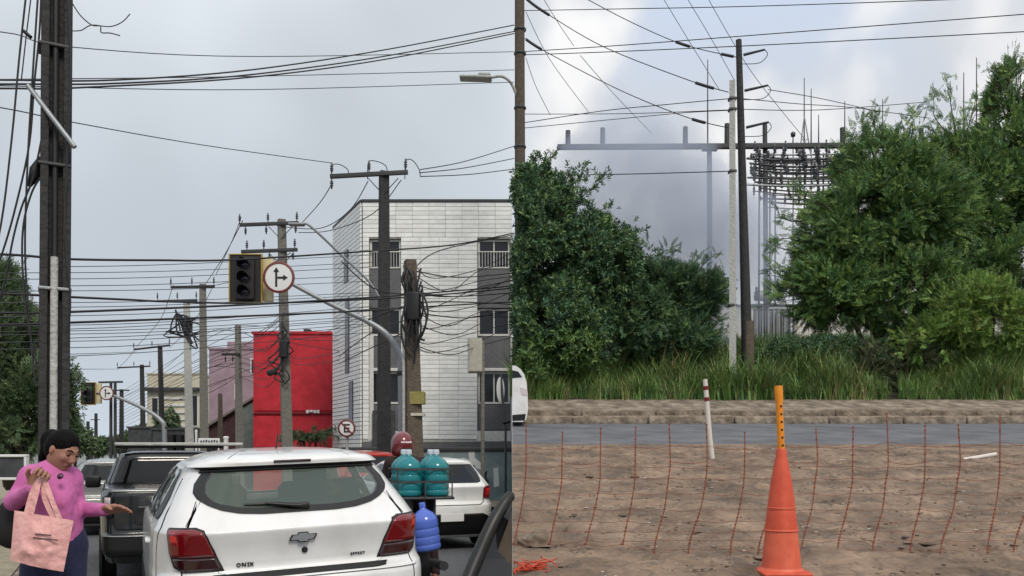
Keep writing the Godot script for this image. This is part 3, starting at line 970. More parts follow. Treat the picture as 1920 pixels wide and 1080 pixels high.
func pickup() -> void:
	var o := Vector3(-3.84, street_y(9.9), -9.87)
	var t := thing("pickup_truck", "dark grey pickup with black roof waiting ahead of the white hatchback", "pickup truck", o, 0.44)
	var cs := CarShape.new()
	cs.length = 4.4
	cs.n0 = 9.0; cs.n1 = 9.0
	cs.T = [[0.28, 0.80, 0.06, 0.1], [0.42, 0.835, 0.0, 0.0], [0.60, 0.84, 0.0, 0.0], [0.63, 0.84, 0.05, 0.02], [0.85, 0.845, 0.06, 0.05], [0.98, 0.84, 0.055, 0.3], [1.06, 0.83, 0.06, 0.7], [1.12, 0.80, 0.075, 0.95], [1.128, 0.74, 0.11, 1.0]]
	part("body", cs.shell(), M.paint_dark, t)
	var cb := CarShape.new()
	cb.length = 4.4
	cb.n0 = 8.0; cb.n1 = 6.0
	cb.T = [[1.10, 0.79, 1.42, 1.0], [1.2, 0.755, 1.45, 1.15], [1.35, 0.69, 1.50, 1.4], [1.47, 0.635, 1.54, 1.6], [1.52, 0.59, 1.58, 1.7], [1.55, 0.46, 1.7, 1.9], [1.56, 0.2, 2.0, 2.2]]
	part("cab", cb.shell(), M.paint_dark, t)
	part("rear_window", cb.rear_patch([[1.14, -0.70, 0.70], [1.2, -0.69, 0.69], [1.35, -0.62, 0.62], [1.465, -0.56, 0.56]], 20, 0.008), M.dark_glass, t)
	for sd in [-1.0, 1.0]:
		part("side_window", cb.side_patch([[1.13, -1.62, -2.9], [1.3, -1.66, -2.6], [1.46, -1.72, -2.35]], sd, 12, 0.006), M.dark_glass, t)
		var mb := MB.new()
		mb.box(Vector3(sd * 0.95, 1.12, -2.85), Vector3(0.2, 0.17, 0.09), Basis.IDENTITY, 0.03)
		part("mirror", mb, M.trim_black, t)
	var tg := part("tailgate", cs.rear_patch([[0.66, -0.66, 0.66], [0.70, -0.69, 0.69], [1.04, -0.69, 0.69], [1.10, -0.67, 0.67]], 24, 0.008), M.paint_dark, t)
	part("tailgate_rail", cs.rear_patch([[1.092, -0.72, 0.72], [1.118, -0.70, 0.70]], 20, 0.016, 1), M.paint_silver, tg)
	part("tailgate_panel", cs.rear_patch([[0.72, -0.45, 0.45], [0.74, -0.48, 0.48], [0.86, -0.48, 0.48], [0.93, -0.44, 0.44]], 20, 0.013), M.trim_black, tg)
	var mb2 := MB.new()
	mb2.box(Vector3(-0.22, 0.985, -0.04), Vector3(0.13, 0.022, 0.014), Basis.IDENTITY, 0.004)
	part("badge", mb2, M.chrome, tg)
	for sd in [-1.0, 1.0]:
		var lt := part("taillight", cs.patch(tail_rows(cs, sd, [[0.80, 0.71, -0.12], [0.84, 0.70, -0.16], [1.02, 0.70, -0.17], [1.05, 0.71, -0.15]]), 12, 0.014), M.trim_black, t)
		part("lens", cs.patch(tail_rows(cs, sd, [[0.825, 0.725, -0.12], [0.93, 0.72, -0.145]]), 10, 0.018, 2), M.light_smoke, lt)
		part("lens", cs.patch(tail_rows(cs, sd, [[0.94, 0.72, -0.145], [1.03, 0.72, -0.14]]), 10, 0.018, 2), M.light_clear, lt)
	part("bumper", cs.rear_patch([[0.36, -0.74, 0.74], [0.45, -0.79, 0.79], [0.585, -0.79, 0.79], [0.61, -0.77, 0.77]], 24, 0.03), M.trim_black, t)
	part("bumper_trim", cs.rear_patch([[0.588, -0.77, 0.77], [0.605, -0.77, 0.77]], 20, 0.036, 1), M.paint_silver, t)
	mb2 = MB.new()
	mb2.grid(8, 8, func(u, v): return Vector3(lerpf(-0.60, 0.60, u), 1.562 + 0.01 * sin(PI * u), lerpf(-1.62, -2.9, v)))
	var rk := MB.new()
	for z in [-1.68, -2.5]:
		rk.box(Vector3(0, 1.605, z), Vector3(1.34, 0.03, 0.05), Basis.IDENTITY, 0.01)
		for sd in [-1.0, 1.0]: rk.box(Vector3(sd * 0.56, 1.565, z), Vector3(0.05, 0.07, 0.06), Basis.IDENTITY, 0.01)
	part("roof_rack", rk, M.trim_black, t)
	wheels(t, cs, 0.32, -3.6, -0.85, 0.845)
	mb2 = MB.new()
	mb2.box(Vector3.ZERO, Vector3(1.60, 0.045, 0.24), Basis.IDENTITY, 0.01)
	var w := part("white_plank", mb2, M.concrete_pale, self)
	w.position = o + Basis(Vector3.UP, 0.44) * Vector3(0.12, 1.644, -1.72)
	w.rotation.y = 0.44
	tag(w, "long white plank lying across the roof rack of the dark pickup", "plank")

func street_cars() -> void:
	white_hatchback()
	pickup()
	plain_car("white car with glowing right tail light and black lower bumper beyond the water-jug motorcycle", Vector3(-0.98, street_y(14.1), -13.9), 0.44, M.paint_white, true)
	plain_car("silver car almost hidden ahead of the dark pickup on its left", Vector3(-7.85, street_y(17.0), -16.8), 0.44, M.paint_silver, false)
	plain_car("red car showing only its roof between the white hatchback and the helmeted rider", Vector3(-2.95, street_y(19.5), -18.6), 0.44, M.paint_red, false, 1.0, 1.70)
	# the car beside the camera: only its windscreen pillar and a little of its glass are in the frame
	var t := thing("neighbouring_car", "black windscreen pillar and glass of a car at the bottom, right of the motorcycle", "car", Vector3(-0.1, street_y(3.0), -3.0))
	var inv := -t.position
	var mb := MB.new()
	var pl := smooth([at(868, 1110, 2.9), at(893, 1050, 2.95), at(922, 985, 3.0), at(945, 945, 3.05), at(959.5, 926, 3.08)], 5)
	for i in pl.size(): pl[i] += inv
	mb.tube(pl, [0.026, 0.026, 0.026, 0.026, 0.026, 0.026, 0.025, 0.025, 0.025, 0.024, 0.024, 0.024, 0.023, 0.023, 0.022, 0.022, 0.022, 0.02, 0.02, 0.018, 0.012], 10)
	part("windscreen_pillar", mb, M.trim_black, t)
	mb = MB.new()
	var g := [at(872, 1110, 2.93), at(898, 1050, 2.98), at(927, 985, 3.03), at(949, 945, 3.08), at(959.8, 930, 3.1)]
	for i in g.size() - 1:
		var a: Vector3 = g[i] + inv
		var b: Vector3 = g[i + 1] + inv
		var a2 := Vector3(-0.002 + inv.x, a.y, a.z - 0.05)
		var b2 := Vector3(-0.002 + inv.x, b.y, b.z - 0.05)
		mb.face([a, a2, b2, b])
	part("window_glass", mb, M.far_glass, t)
	mb = MB.new()
	mb.prism(PackedVector2Array([Vector2(-0.075, 0.70), Vector2(0.098, 0.70), Vector2(0.098, 1.17), Vector2(0.086, 1.13)]), -0.06, 0.0, Basis.IDENTITY, Vector3(0, 0.06, -0.02))
	part("dashboard_edge", mb, M.brown_trim, t)

# ---------------------------------------------------------------- people
func hand(fd: Field, wrist: Vector3, dir: Vector3, palm_n: Vector3, curl: float, thumb_side: Vector3) -> void:
	# a palm and five bent fingers; dir points from the wrist to the knuckles
	dir = dir.normalized()
	var side := thumb_side.normalized()
	palm_n = palm_n.normalized()
	var kn := wrist + dir * 0.085
	for s in [-0.028, -0.009, 0.010, 0.029]:
		fd.cap(wrist + side * s * 0.6 + dir * 0.01, kn + side * s, 0.017, 0.0135, 0.012)
	var lens := [0.062, 0.075, 0.080, 0.072]
	for i in 4:
		var p: Vector3 = kn + side * [-0.030, -0.010, 0.011, 0.031][i]
		var q := dir
		for j in 3:
			q = q.rotated(side, curl * [0.6, 1.0, 0.8][j] * (1.0 if side.cross(dir).dot(palm_n) > 0 else -1.0))
			var e: Vector3 = p + q * lens[i] * [0.45, 0.32, 0.26][j]
			fd.cap(p, e, 0.0092 - 0.0008 * j, 0.0085 - 0.0008 * j, 0.004)
			p = e
	var b := wrist + dir * 0.03 + side * 0.03
	var m := b + (side * 0.7 + dir * 0.8).normalized() * 0.04 + palm_n * 0.012
	fd.cap(b, m, 0.0135, 0.0105, 0.01)
	fd.cap(m, m + (dir * 0.9 + palm_n * 0.5).normalized() * 0.032, 0.0105, 0.009, 0.005)

func head(fd: Field, hf: Field, o: Vector3, b: Basis, k := 1.0) -> void:
	# o: centre of the head; b: +z looks out of the face
	fd.ell(o + b * k * Vector3(0, 0.02, -0.012), k * Vector3(0.076, 0.098, 0.095), b, 0.02)
	fd.ell(o + b * k * Vector3(0, -0.045, 0.025), k * Vector3(0.058, 0.072, 0.062), b, 0.03)
	fd.ell(o + b * k * Vector3(0, -0.098, 0.052), k * Vector3(0.026, 0.02, 0.024), b, 0.02)              # chin
	fd.cap(o + b * k * Vector3(0, 0.012, 0.083), o + b * k * Vector3(0, -0.028, 0.101), 0.009, 0.013, 0.014)   # nose
	for s in [-1.0, 1.0]:
		fd.ell(o + b * k * Vector3(s * 0.012, -0.036, 0.092), k * Vector3(0.010, 0.008, 0.010), b, 0.008)
		fd.ell(o + b * k * Vector3(s * 0.034, -0.018, 0.064), k * Vector3(0.026, 0.022, 0.022), b, 0.02)      # cheek
		fd.cap(o + b * k * Vector3(s * 0.012, 0.030, 0.085), o + b * k * Vector3(s * 0.045, 0.026, 0.068), 0.008, 0.006, 0.012)   # brow
		fd.ell(o + b * k * Vector3(s * 0.031, 0.008, 0.084), k * Vector3(0.016, 0.010, 0.010), b, 0.006, true)
		fd.ell(o + b * k * Vector3(s * 0.031, 0.008, 0.072), k * Vector3(0.013, 0.010, 0.011), b, 0.004)       # lids
		fd.ell(o + b * k * Vector3(s * 0.079, -0.004, -0.012), k * Vector3(0.010, 0.030, 0.019), b, 0.006)     # ear
	fd.cap(o + b * k * Vector3(-0.019, -0.063, 0.080), o + b * k * Vector3(0.019, -0.063, 0.080), 0.008, 0.008, 0.008)   # lips
	if hf:
		hf.ell(o + b * k * Vector3(0, 0.040, -0.022), k * Vector3(0.083, 0.092, 0.102), b, 0.02)
		hf.ell(o + b * k * Vector3(0, -0.01, -0.06), k * Vector3(0.078, 0.09, 0.07), b, 0.03)
		hf.ell(o + b * k * Vector3(0, 0.02, -0.135), k * Vector3(0.06, 0.062, 0.055), b, 0.02)
		hf.cap(o + b * k * Vector3(0, 0.0, -0.15), o + b * k * Vector3(0.01, -0.13, -0.15), 0.036, 0.020, 0.03)   # gathered at the nape
		hf.ell(o + b * k * Vector3(0, -0.035, 0.100), k * Vector3(0.074, 0.105, 0.072), b, 0.01, true)           # the face stays free

func face_marks(o: Vector3, b: Basis, t: Node, k := 1.0) -> void:
	var mb := MB.new()
	mb.tube([o + b * k * Vector3(-0.020, -0.066, 0.087), o + b * k * Vector3(0.0, -0.064, 0.0905), o + b * k * Vector3(0.020, -0.066, 0.087)], [0.002, 0.0055, 0.002], 6)
	part("mouth", mb, mat("lips", Color(0.42, 0.18, 0.17), 0.5), t)
	for s in [-1.0, 1.0]:
		mb = MB.new()
		mb.tube([o + b * k * Vector3(s * 0.014, 0.034, 0.094), o + b * k * Vector3(s * 0.030, 0.040, 0.088), o + b * k * Vector3(s * 0.050, 0.033, 0.072)], [0.002, 0.0042, 0.0018], 6)
		part("eyebrow", mb, M.hair, t)
		mb = MB.new()
		mb.tube([o + b * k * Vector3(s * 0.019, 0.004, 0.0835), o + b * k * Vector3(s * 0.031, 0.002, 0.0855), o + b * k * Vector3(s * 0.044, 0.004, 0.078)], [0.0015, 0.0045, 0.0015], 6)
		part("eye", mb, M.hair, t)

func woman() -> void:
	var d := 4.5
	var base := Vector3((95.0 - CX) / F * d, street_y(d), -d)
	var t := thing("person", "person in a pink long-sleeved top and jeans looking down, one arm stretched out", "person", base)
	# local points from picture points: z towards the camera
	var q := func(px: float, py: float, z: float) -> Vector3: return at(px, py, d - z) - base
	var hb := Basis(Vector3.UP, 1.16) * Basis(Vector3.RIGHT, 0.46) * Basis(Vector3.BACK, -0.10)
	var ho: Vector3 = q.call(120, 845, 0.02)
	var neck: Vector3 = q.call(104, 884, -0.01)
	var sr: Vector3 = q.call(58, 893, 0.0)      # her right shoulder, at the left of the picture
	var sl: Vector3 = q.call(132, 897, -0.06)
	var er: Vector3 = q.call(26, 941, 0.06)
	var wr: Vector3 = q.call(62, 915, 0.21)
	var el: Vector3 = q.call(146, 955, -0.10)
	var wl: Vector3 = q.call(196, 956, 0.03)
	var chest: Vector3 = q.call(98, 915, 0.0)
	var waist: Vector3 = q.call(108, 972, -0.01)
	var hip: Vector3 = q.call(104, 1012, -0.02)
	var tb := Basis(Vector3.UP, 0.35)
	var legs := [[q.call(78, 1030, -0.02), Vector3(-0.10, 0.50, 0.04), Vector3(-0.12, 0.08, -0.02)], [q.call(128, 1030, -0.04), Vector3(0.12, 0.50, 0.03), Vector3(0.12, 0.08, -0.05)]]
	var build := func(fd: Field, g: float, torso: bool, low: bool) -> void:
		if torso:
			fd.ell(chest, Vector3(0.112 + g, 0.145 + g, 0.086 + g), tb, 0.05)
			fd.ell(chest + tb * Vector3(-0.052, -0.045, 0.066), Vector3(0.056 + g, 0.058 + g, 0.046 + g), tb, 0.03)
			fd.ell(chest + tb * Vector3(0.052, -0.045, 0.066), Vector3(0.056 + g, 0.058 + g, 0.046 + g), tb, 0.03)
			fd.cap(chest, waist, 0.086 + g, 0.090 + g, 0.06)
			fd.cap(waist + Vector3(-0.02, 0, 0), hip + Vector3(-0.03, 0, 0), 0.088 + g, 0.105 + g, 0.05)
			fd.cap(waist + Vector3(0.02, 0, 0), hip + Vector3(0.03, 0, 0), 0.088 + g, 0.105 + g, 0.05)
			fd.cap(neck + Vector3(0, -0.03, 0), sr, 0.046 + g, 0.048 + g, 0.05)
			fd.cap(neck + Vector3(0, -0.03, 0), sl, 0.046 + g, 0.048 + g, 0.05)
			fd.cap(sr, er, 0.046 + g, 0.037 + g, 0.03)
			fd.cap(er, wr, 0.037 + g, 0.026 + g, 0.02)
			fd.cap(sl, el, 0.046 + g, 0.037 + g, 0.03)
			fd.cap(el, wl, 0.037 + g, 0.027 + g, 0.02)
		if low:
			fd.ell(hip, Vector3(0.140 + g, 0.12 + g, 0.108 + g), tb, 0.05)
			fd.cap(waist, hip, 0.094 + g, 0.115 + g, 0.05)
			for l in legs:
				fd.cap(l[0], l[1], 0.088 + g, 0.060 + g, 0.04)
				fd.cap(l[1], l[2], 0.058 + g, 0.040 + g, 0.03)
	var body := MB.new()
	var fd := Field.new(Vector3(-0.42, -0.02, -0.35), Vector3(0.55, 1.45, 0.4), 0.018)
	build.call(fd, -0.016, true, true)
	for l in legs: fd.cap(l[2] + Vector3(0, -0.04, 0), l[2] + Vector3(0.02, -0.045, 0.13), 0.036, 0.03, 0.02)
	fd.cap(neck, ho + hb * Vector3(0, -0.05, -0.02), 0.046, 0.048, 0.03)
	fd.emit(body)
	var fh := Field.new(ho - Vector3.ONE * 0.17, ho + Vector3.ONE * 0.17, 0.006)
	var hh := Field.new(ho - Vector3.ONE * 0.24, ho + Vector3.ONE * 0.24, 0.008)
	head(fh, hh, ho, hb, 0.83)
	fh.cap(neck + Vector3(0, 0.0, 0), ho + hb * Vector3(0, -0.05, -0.02), 0.048, 0.05, 0.03)
	fh.emit(body)
	var hands := [[wr, Vector3(0.55, 0.75, 0.1), Vector3(0.2, -0.1, 1.0), 1.05, Vector3(-0.6, 0.4, 0.3)], [wl, Vector3(1.0, 0.12, 0.25), Vector3(0.1, -0.9, 0.3), 0.22, Vector3(0.05, 0.45, 0.9)]]
	for hd in hands:
		var f2 := Field.new(hd[0] - Vector3.ONE * 0.21, hd[0] + Vector3.ONE * 0.21, 0.005)
		var dr: Vector3 = hd[1].normalized()
		var sd: Vector3 = (hd[4] - dr * hd[4].dot(dr)).normalized()
		hand(f2, hd[0], dr, hd[2], hd[3], sd)
		f2.cap(hd[0] - dr * 0.02, hd[0] + dr * 0.015, 0.021, 0.022, 0.012)
		f2.emit(body)
	var bm := part("body", body, M.skin, t)
	face_marks(ho, hb, bm, 0.83)
	var mb := MB.new()
	hh.emit(mb)
	part("hair", mb, M.hair, t)
	# clothes: the same figure a little larger, cut at neck, cuffs and hems
	mb = MB.new()
	fd = Field.new(Vector3(-0.45, 0.85, -0.38), Vector3(0.45, 1.5, 0.42), 0.012)
	build.call(fd, 0.007, true, false)
	fd.cap(q.call(74, 952, 0.085), q.call(118, 944, 0.085), 0.012, 0.012, 0.05)     # folds across the front
	fd.cap(q.call(88, 972, 0.075), q.call(124, 962, 0.07), 0.012, 0.010, 0.05)
	fd.cap(q.call(88, 990, 0.08), q.call(126, 986, 0.07), 0.012, 0.012, 0.05)
	fd.cap(neck + Vector3(0, -0.02, 0), neck + Vector3(0.005, 0.012, 0.01), 0.062, 0.056, 0.02)
	fd.ell(hip + Vector3(0, -0.24, 0), Vector3(0.5, 0.20, 0.5), Basis.IDENTITY, 0.01, true)
	fd.emit(mb)
	var top := part("blouse", mb, M.pink_cloth, t)
	mb = MB.new()
	mb.lathe([[0.0, 0.0], [0.017, 0.0], [0.014, 0.006], [0.0, 0.009]], 12, q.call(113, 893, 0.128), Basis(Vector3.RIGHT, 1.2))
	part("brooch", mb, mat("plum", Color(0.25, 0.06, 0.2), 0.4), top)
	mb = MB.new()
	fd = Field.new(Vector3(-0.32, 0.05, -0.3), Vector3(0.34, 1.15, 0.3), 0.016)
	build.call(fd, 0.006, false, true)
	fd.ell(hip + Vector3(0, 0.28, 0), Vector3(0.5, 0.20, 0.5), Basis.IDENTITY, 0.01, true)
	fd.emit(mb)
	part("jeans", mb, M.denim, t)
	for l in legs:
		mb = MB.new()
		fd = Field.new(l[2] - Vector3(0.1, 0.12, 0.12), l[2] + Vector3(0.14, 0.06, 0.22), 0.01)
		fd.cap(l[2] + Vector3(0, -0.04, -0.01), l[2] + Vector3(0.02, -0.05, 0.13), 0.043, 0.036, 0.03)
		fd.ell(l[2] + Vector3(0.01, -0.18, 0.05), Vector3(0.3, 0.1, 0.3), Basis.IDENTITY, 0.01, true)
		fd.emit(mb)
		part("shoe", mb, M.black_cloth, t)
	# tote bag held in the raised hand
	var tote := thing("tote_bag", "pale pink shiny tote bag hanging from the person's hand", "bag", base + Vector3(-0.05, 0.9, 0.25))
	var inv := base - tote.position
	var c00: Vector3 = q.call(19, 1050, 0.27)
	var c10: Vector3 = q.call(119, 1072, 0.29)
	var c01: Vector3 = q.call(27, 957, 0.25)
	var c11: Vector3 = q.call(138, 976, 0.28)
	var wn := FastNoiseLite.new()
	wn.seed = 4; wn.frequency = 2.2; wn.fractal_octaves = 3
	mb = MB.new()
	for side in 2:
		mb.grid(26, 22, func(u: float, v: float):
			var p: Vector3 = (c00.lerp(c10, u)).lerp(c01.lerp(c11, u), v)
			var bulge := 0.055 * sin(PI * clampf(u, 0.0, 1.0)) * sin(PI * clampf(v * 0.72 + 0.14, 0.0, 1.0)) * (1.0 - 0.5 * v)
			p.z += bulge * (1.0 if side == 0 else -1.0) + wn.get_noise_3d(u * 1.2, v * 0.9, side * 3.0) * 0.03 * sin(PI * u) * sin(PI * minf(v + 0.15, 1.0))
			return p + inv)
	part("bag_body", mb, M.bag_pink, tote)
	for a in [[58, 964, 112, 973, 0.262], [50, 962, 100, 971, 0.25]]:
		mb = MB.new()
		var hp := smooth([q.call(a[0], a[1], a[4] + 0.008), q.call(a[0] + 10, 925, a[4]), q.call(74, 897, 0.235), q.call(82, 897, 0.235), q.call(a[2] - 16, 935, a[4]), q.call(a[2], a[3], a[4] + 0.008)], 5)
		for i in hp.size() - 1:
			var s := Vector3(0.014, 0, 0)
			mb.face([hp[i] - s + inv, hp[i] + s + inv, hp[i + 1] + s + inv, hp[i + 1] - s + inv])
		part("handle", mb, M.bag_pink, tote)
	mb = MB.new()
	for r in [[66, 1001, 96, 1004], [62, 1008, 108, 1013]]:
		var p0: Vector3 = q.call(r[0], r[1], 0.312)
		var p1: Vector3 = q.call(r[2], r[3], 0.32)
		add_bar(mb, p0 + inv, p1 + inv, 0.004, 0.007)
	part("print", mb, mat("bag_print", Color(0.42, 0.30, 0.32), 0.6), tote)
	# black shoulder bag at her side
	var sb := thing("shoulder_bag", "black shoulder bag hanging behind the person in pink", "bag", base + Vector3(-0.18, 0.95, -0.05))
	inv = base - sb.position
	mb = MB.new()
	fd = Field.new(Vector3(-0.42, 0.9, -0.25), Vector3(0.05, 1.32, 0.12), 0.014)
	fd.ell(q.call(42, 968, -0.06), Vector3(0.135, 0.115, 0.07), Basis.IDENTITY, 0.04)
	fd.ell(q.call(30, 1000, -0.05), Vector3(0.115, 0.085, 0.075), Basis.IDENTITY, 0.05)
	mb.xf = Transform3D(Basis.IDENTITY, inv)
	fd.emit(mb)
	part("bag_body", mb, M.black_cloth, sb)
	mb = MB.new()
	var st := smooth([q.call(40, 950, 0.0), q.call(62, 915, 0.095), q.call(74, 878, 0.072), q.call(70, 872, -0.02), q.call(52, 900, -0.10), q.call(40, 950, -0.10)], 5)
	for i in st.size() - 1:
		var s := Vector3(0.013, 0.004, 0)
		mb.face([st[i] - s + inv, st[i] + s + inv, st[i + 1] + s + inv, st[i + 1] - s + inv])
	part("strap", mb, mat("plum_strap", Color(0.12, 0.04, 0.10), 0.7), sb)

func jug_mesh() -> MB:
	var mb := MB.new()
	mb.lathe([[0.0, 0.0], [0.115, 0.0], [0.133, 0.018], [0.135, 0.05], [0.127, 0.062], [0.127, 0.07], [0.135, 0.082], [0.135, 0.13], [0.127, 0.142], [0.127, 0.150], [0.135, 0.162], [0.135, 0.21], [0.127, 0.222], [0.127, 0.23], [0.135, 0.242], [0.135, 0.30], [0.128, 0.33], [0.10, 0.37], [0.055, 0.405], [0.032, 0.418], [0.030, 0.45]], 28)
	return mb

func jug(label: String, m: Material, pos: Vector3, b: Basis, group := "") -> void:
	var t := thing("water_jug", label, "water jug", pos, 0.0, group)
	t.basis = b
	part("bottle", jug_mesh(), m, t)
	var mb := MB.new()
	mb.lathe([[0.034, 0.435], [0.034, 0.475], [0.028, 0.485], [0.0, 0.486]], 16)
	part("cap", mb, M.cap_white if m == M.water_teal else m, t)

func motorcycle() -> void:
	var d := 8.9
	var o := Vector3((792.0 - CX) / F * d, street_y(d), -d)
	var yaw := 0.30
	var b := Basis(Vector3.UP, yaw)
	var t := thing("motorcycle", "motorcycle seen from behind carrying teal water jugs in a black rack", "motorcycle", o, yaw)
	# wheels stand along local z, the tail towards the camera at z = 0
	for z in [-0.25, -1.5]:
		var mb := MB.new()
		mb.lathe([[0.22, -0.03], [0.27, -0.045], [0.295, -0.03], [0.30, 0.0], [0.295, 0.03], [0.27, 0.045], [0.22, 0.03]], 28, Vector3(0, 0.30, z), Basis(Vector3.BACK, PI / 2))
		var w := part("wheel", mb, M.tyre, t)
		mb = MB.new()
		mb.lathe([[0.03, -0.05], [0.03, 0.05]], 10, Vector3(0, 0.30, z), Basis(Vector3.BACK, PI / 2))
		for i in 10:
			var a := TAU * i / 10
			mb.tube([Vector3(0, 0.30, z), Vector3(0, 0.30 + sin(a) * 0.23, z + cos(a) * 0.23)], 0.006, 4)
		part("rim", mb, M.galvanised, w)
	var mb := MB.new()
	mb.tube([Vector3(0, 0.62, -0.05), Vector3(0, 0.55, -0.5), Vector3(0, 0.62, -1.1), Vector3(0, 0.85, -1.3)], 0.035, 8)
	mb.box(Vector3(0, 0.42, -0.8), Vector3(0.28, 0.3, 0.42), Basis.IDENTITY, 0.05)
	part("frame", mb, M.steel_dark, t)
	mb = MB.new()
	mb.box(Vector3(0, 0.77, -0.55), Vector3(0.26, 0.10, 0.62), Basis.IDENTITY, 0.04)
	part("seat", mb, M.black_cloth, t)
	mb = MB.new()
	mb.box(Vector3(0, 0.86, -1.02), Vector3(0.28, 0.20, 0.42), Basis.IDENTITY, 0.08)
	part("tank", mb, M.paint_red, t)
	mb = MB.new()
	mb.tube(smooth([Vector3(-0.38, 1.02, -1.08), Vector3(-0.2, 1.06, -1.2), Vector3(0.2, 1.06, -1.2), Vector3(0.38, 1.02, -1.08)], 4), 0.014, 8)
	part("handlebar", mb, M.steel_dark, t)
	for s in [-1.0, 1.0]:
		mb = MB.new()
		mb.tube([Vector3(s * 0.07, 1.0, -1.28), Vector3(s * 0.07, 0.30, -1.5)], 0.022, 8)
		part("fork", mb, M.galvanised, t)
	mb = MB.new()
	mb.grid(6, 10, func(u: float, v: float):
		var a := lerpf(-0.35, 2.0, v)
		return Vector3(lerpf(-0.07, 0.07, u), 0.30 + sin(a) * 0.335, -0.25 + cos(a) * 0.335))
	part("mudguard", mb, M.trim_black, t)
	mb = MB.new()
	mb.box(Vector3(0, 0.60, 0.12), Vector3(0.19, 0.12, 0.012), Basis.IDENTITY, 0.004)
	part("number_plate", mb, M.sign_white, t)
	mb = MB.new()
	mb.box(Vector3(0, 0.70, 0.10), Vector3(0.16, 0.07, 0.06), Basis.IDENTITY, 0.02)
	part("taillight", mb, M.light_red, t)
	mb = MB.new()
	mb.tube([Vector3(0.2, 0.30, -0.7), Vector3(0.22, 0.34, 0.05)], [0.04, 0.05], 10)
	part("exhaust", mb, M.steel_dark, t)
	# rack: floor, rails and uprights round four jugs
	mb = MB.new()
	mb.box(Vector3(0, 1.055, -0.14), Vector3(0.62, 0.03, 0.58), Basis.IDENTITY, 0.008)
	for y in [1.225, 1.355]:
		for z in [0.142, -0.43]: mb.box(Vector3(0, y, z), Vector3(0.57, 0.022, 0.008))
		for x in [-0.284, 0.284]: mb.box(Vector3(x, y, -0.14), Vector3(0.012, 0.022, 0.59))
	for x in [-0.284, 0.284]:
		for z in [0.145, -0.433]: mb.box(Vector3(x, 1.20, z), Vector3(0.012, 0.30, 0.010))
	mb.box(Vector3(0.0, 1.15, 0.155), Vector3(0.014, 0.17, 0.01))
	for s in [-1.0, 1.0]: mb.box(Vector3(s * 0.12, 0.92, -0.15), Vector3(0.03, 0.26, 0.4), Basis.IDENTITY, 0.01)
	part("rack", mb, M.steel_dark, t)
	var lb := ["teal water jug on the rack, rear left of the four", "teal water jug on the rack, rear right of the four", "teal water jug on the rack, front left of the four", "teal water jug on the rack, front right of the four"]
	var n := 0
	for z in [0.0, -0.285]:
		for x in [-0.145, 0.145]:
			jug(lb[n], M.water_teal, o + b * Vector3(x, 1.072, z), Basis(Vector3.UP, n * 1.3), "teal jugs on the motorcycle rack")
			n += 1
	jug("blue water jug hanging from the back of the motorcycle rack", M.water_blue, at(803, 1031, 8.62), Basis(Vector3.BACK, 0.13) * Basis(Vector3.RIGHT, 0.05))

	# the rider
	var r := thing("person", "person in a red helmet and dark maroon clothes riding the water-jug motorcycle", "person", o, yaw)
	var hipc := Vector3(0, 0.93, -0.62)
	var chest := Vector3(-0.02, 1.28, -0.68)
	var neck := Vector3(-0.03, 1.47, -0.70)
	var ho := Vector3(-0.09, 1.60, -0.70)
	var fig := func(fd: Field, g: float) -> void:
		fd.ell(chest, Vector3(0.18 + g, 0.19 + g, 0.12 + g), Basis.IDENTITY, 0.06)
		fd.cap(chest, hipc, 0.14 + g, 0.15 + g, 0.06)
		for s in [-1.0, 1.0]:
			var sh := Vector3(s * 0.20 - 0.02, 1.40, -0.68)
			var el := Vector3(s * 0.30 - 0.02, 1.14, -0.80)
			var ha := Vector3(s * 0.34, 1.05, -1.05)
			fd.cap(neck + Vector3(0, -0.06, 0), sh, 0.06 + g, 0.065 + g, 0.05)
			fd.cap(sh, el, 0.058 + g, 0.047 + g, 0.03)
			fd.cap(el, ha, 0.046 + g, 0.032 + g, 0.02)
			var kn := Vector3(s * 0.27, 0.80, -1.0)
			var an := Vector3(s * 0.27, 0.16, -0.62)
			fd.cap(hipc + Vector3(s * 0.10, 0, 0), kn, 0.10 + g, 0.068 + g, 0.05)
			fd.cap(kn, an, 0.066 + g, 0.046 + g, 0.03)
	var body := MB.new()
	var fd := Field.new(Vector3(-0.45, 0.0, -1.25), Vector3(0.45, 1.55, -0.35), 0.022)
	fig.call(fd, -0.008)
	for s in [-1.0, 1.0]: fd.cap(Vector3(s * 0.27, 0.14, -0.62), Vector3(s * 0.28, 0.06, -0.80), 0.045, 0.035, 0.03)
	fd.cap(neck, ho, 0.05, 0.05, 0.03)
	fd.emit(body)
	var fh := Field.new(ho - Vector3.ONE * 0.16, ho + Vector3.ONE * 0.16, 0.009)
	head(fh, null, ho, Basis(Vector3.UP, PI + 0.1))
	fh.emit(body)
	for s in [-1.0, 1.0]:
		var w := Vector3(s * 0.34, 1.05, -1.05)
		var f2 := Field.new(w - Vector3.ONE * 0.16, w + Vector3.ONE * 0.16, 0.008)
		hand(f2, w, Vector3(0, -0.1, -1), Vector3(0, -1, 0), 0.9, Vector3(-s, 0, 0))
		f2.emit(body)
	part("body", body, M.skin, r)
	mb = MB.new()
	fd = Field.new(Vector3(-0.48, 0.1, -1.28), Vector3(0.48, 1.56, -0.32), 0.02)
	fig.call(fd, 0.008)
	fd.ell(Vector3(0, 0.02, -0.7), Vector3(0.6, 0.16, 0.6), Basis.IDENTITY, 0.01, true)
	fd.emit(mb)
	part("clothes", mb, M.maroon_cloth, r)
	mb = MB.new()
	fd = Field.new(ho - Vector3.ONE * 0.22, ho + Vector3.ONE * 0.22, 0.01)
	fd.ell(ho + Vector3(0, 0.02, 0.005), Vector3(0.125, 0.142, 0.155), Basis.IDENTITY, 0.02)
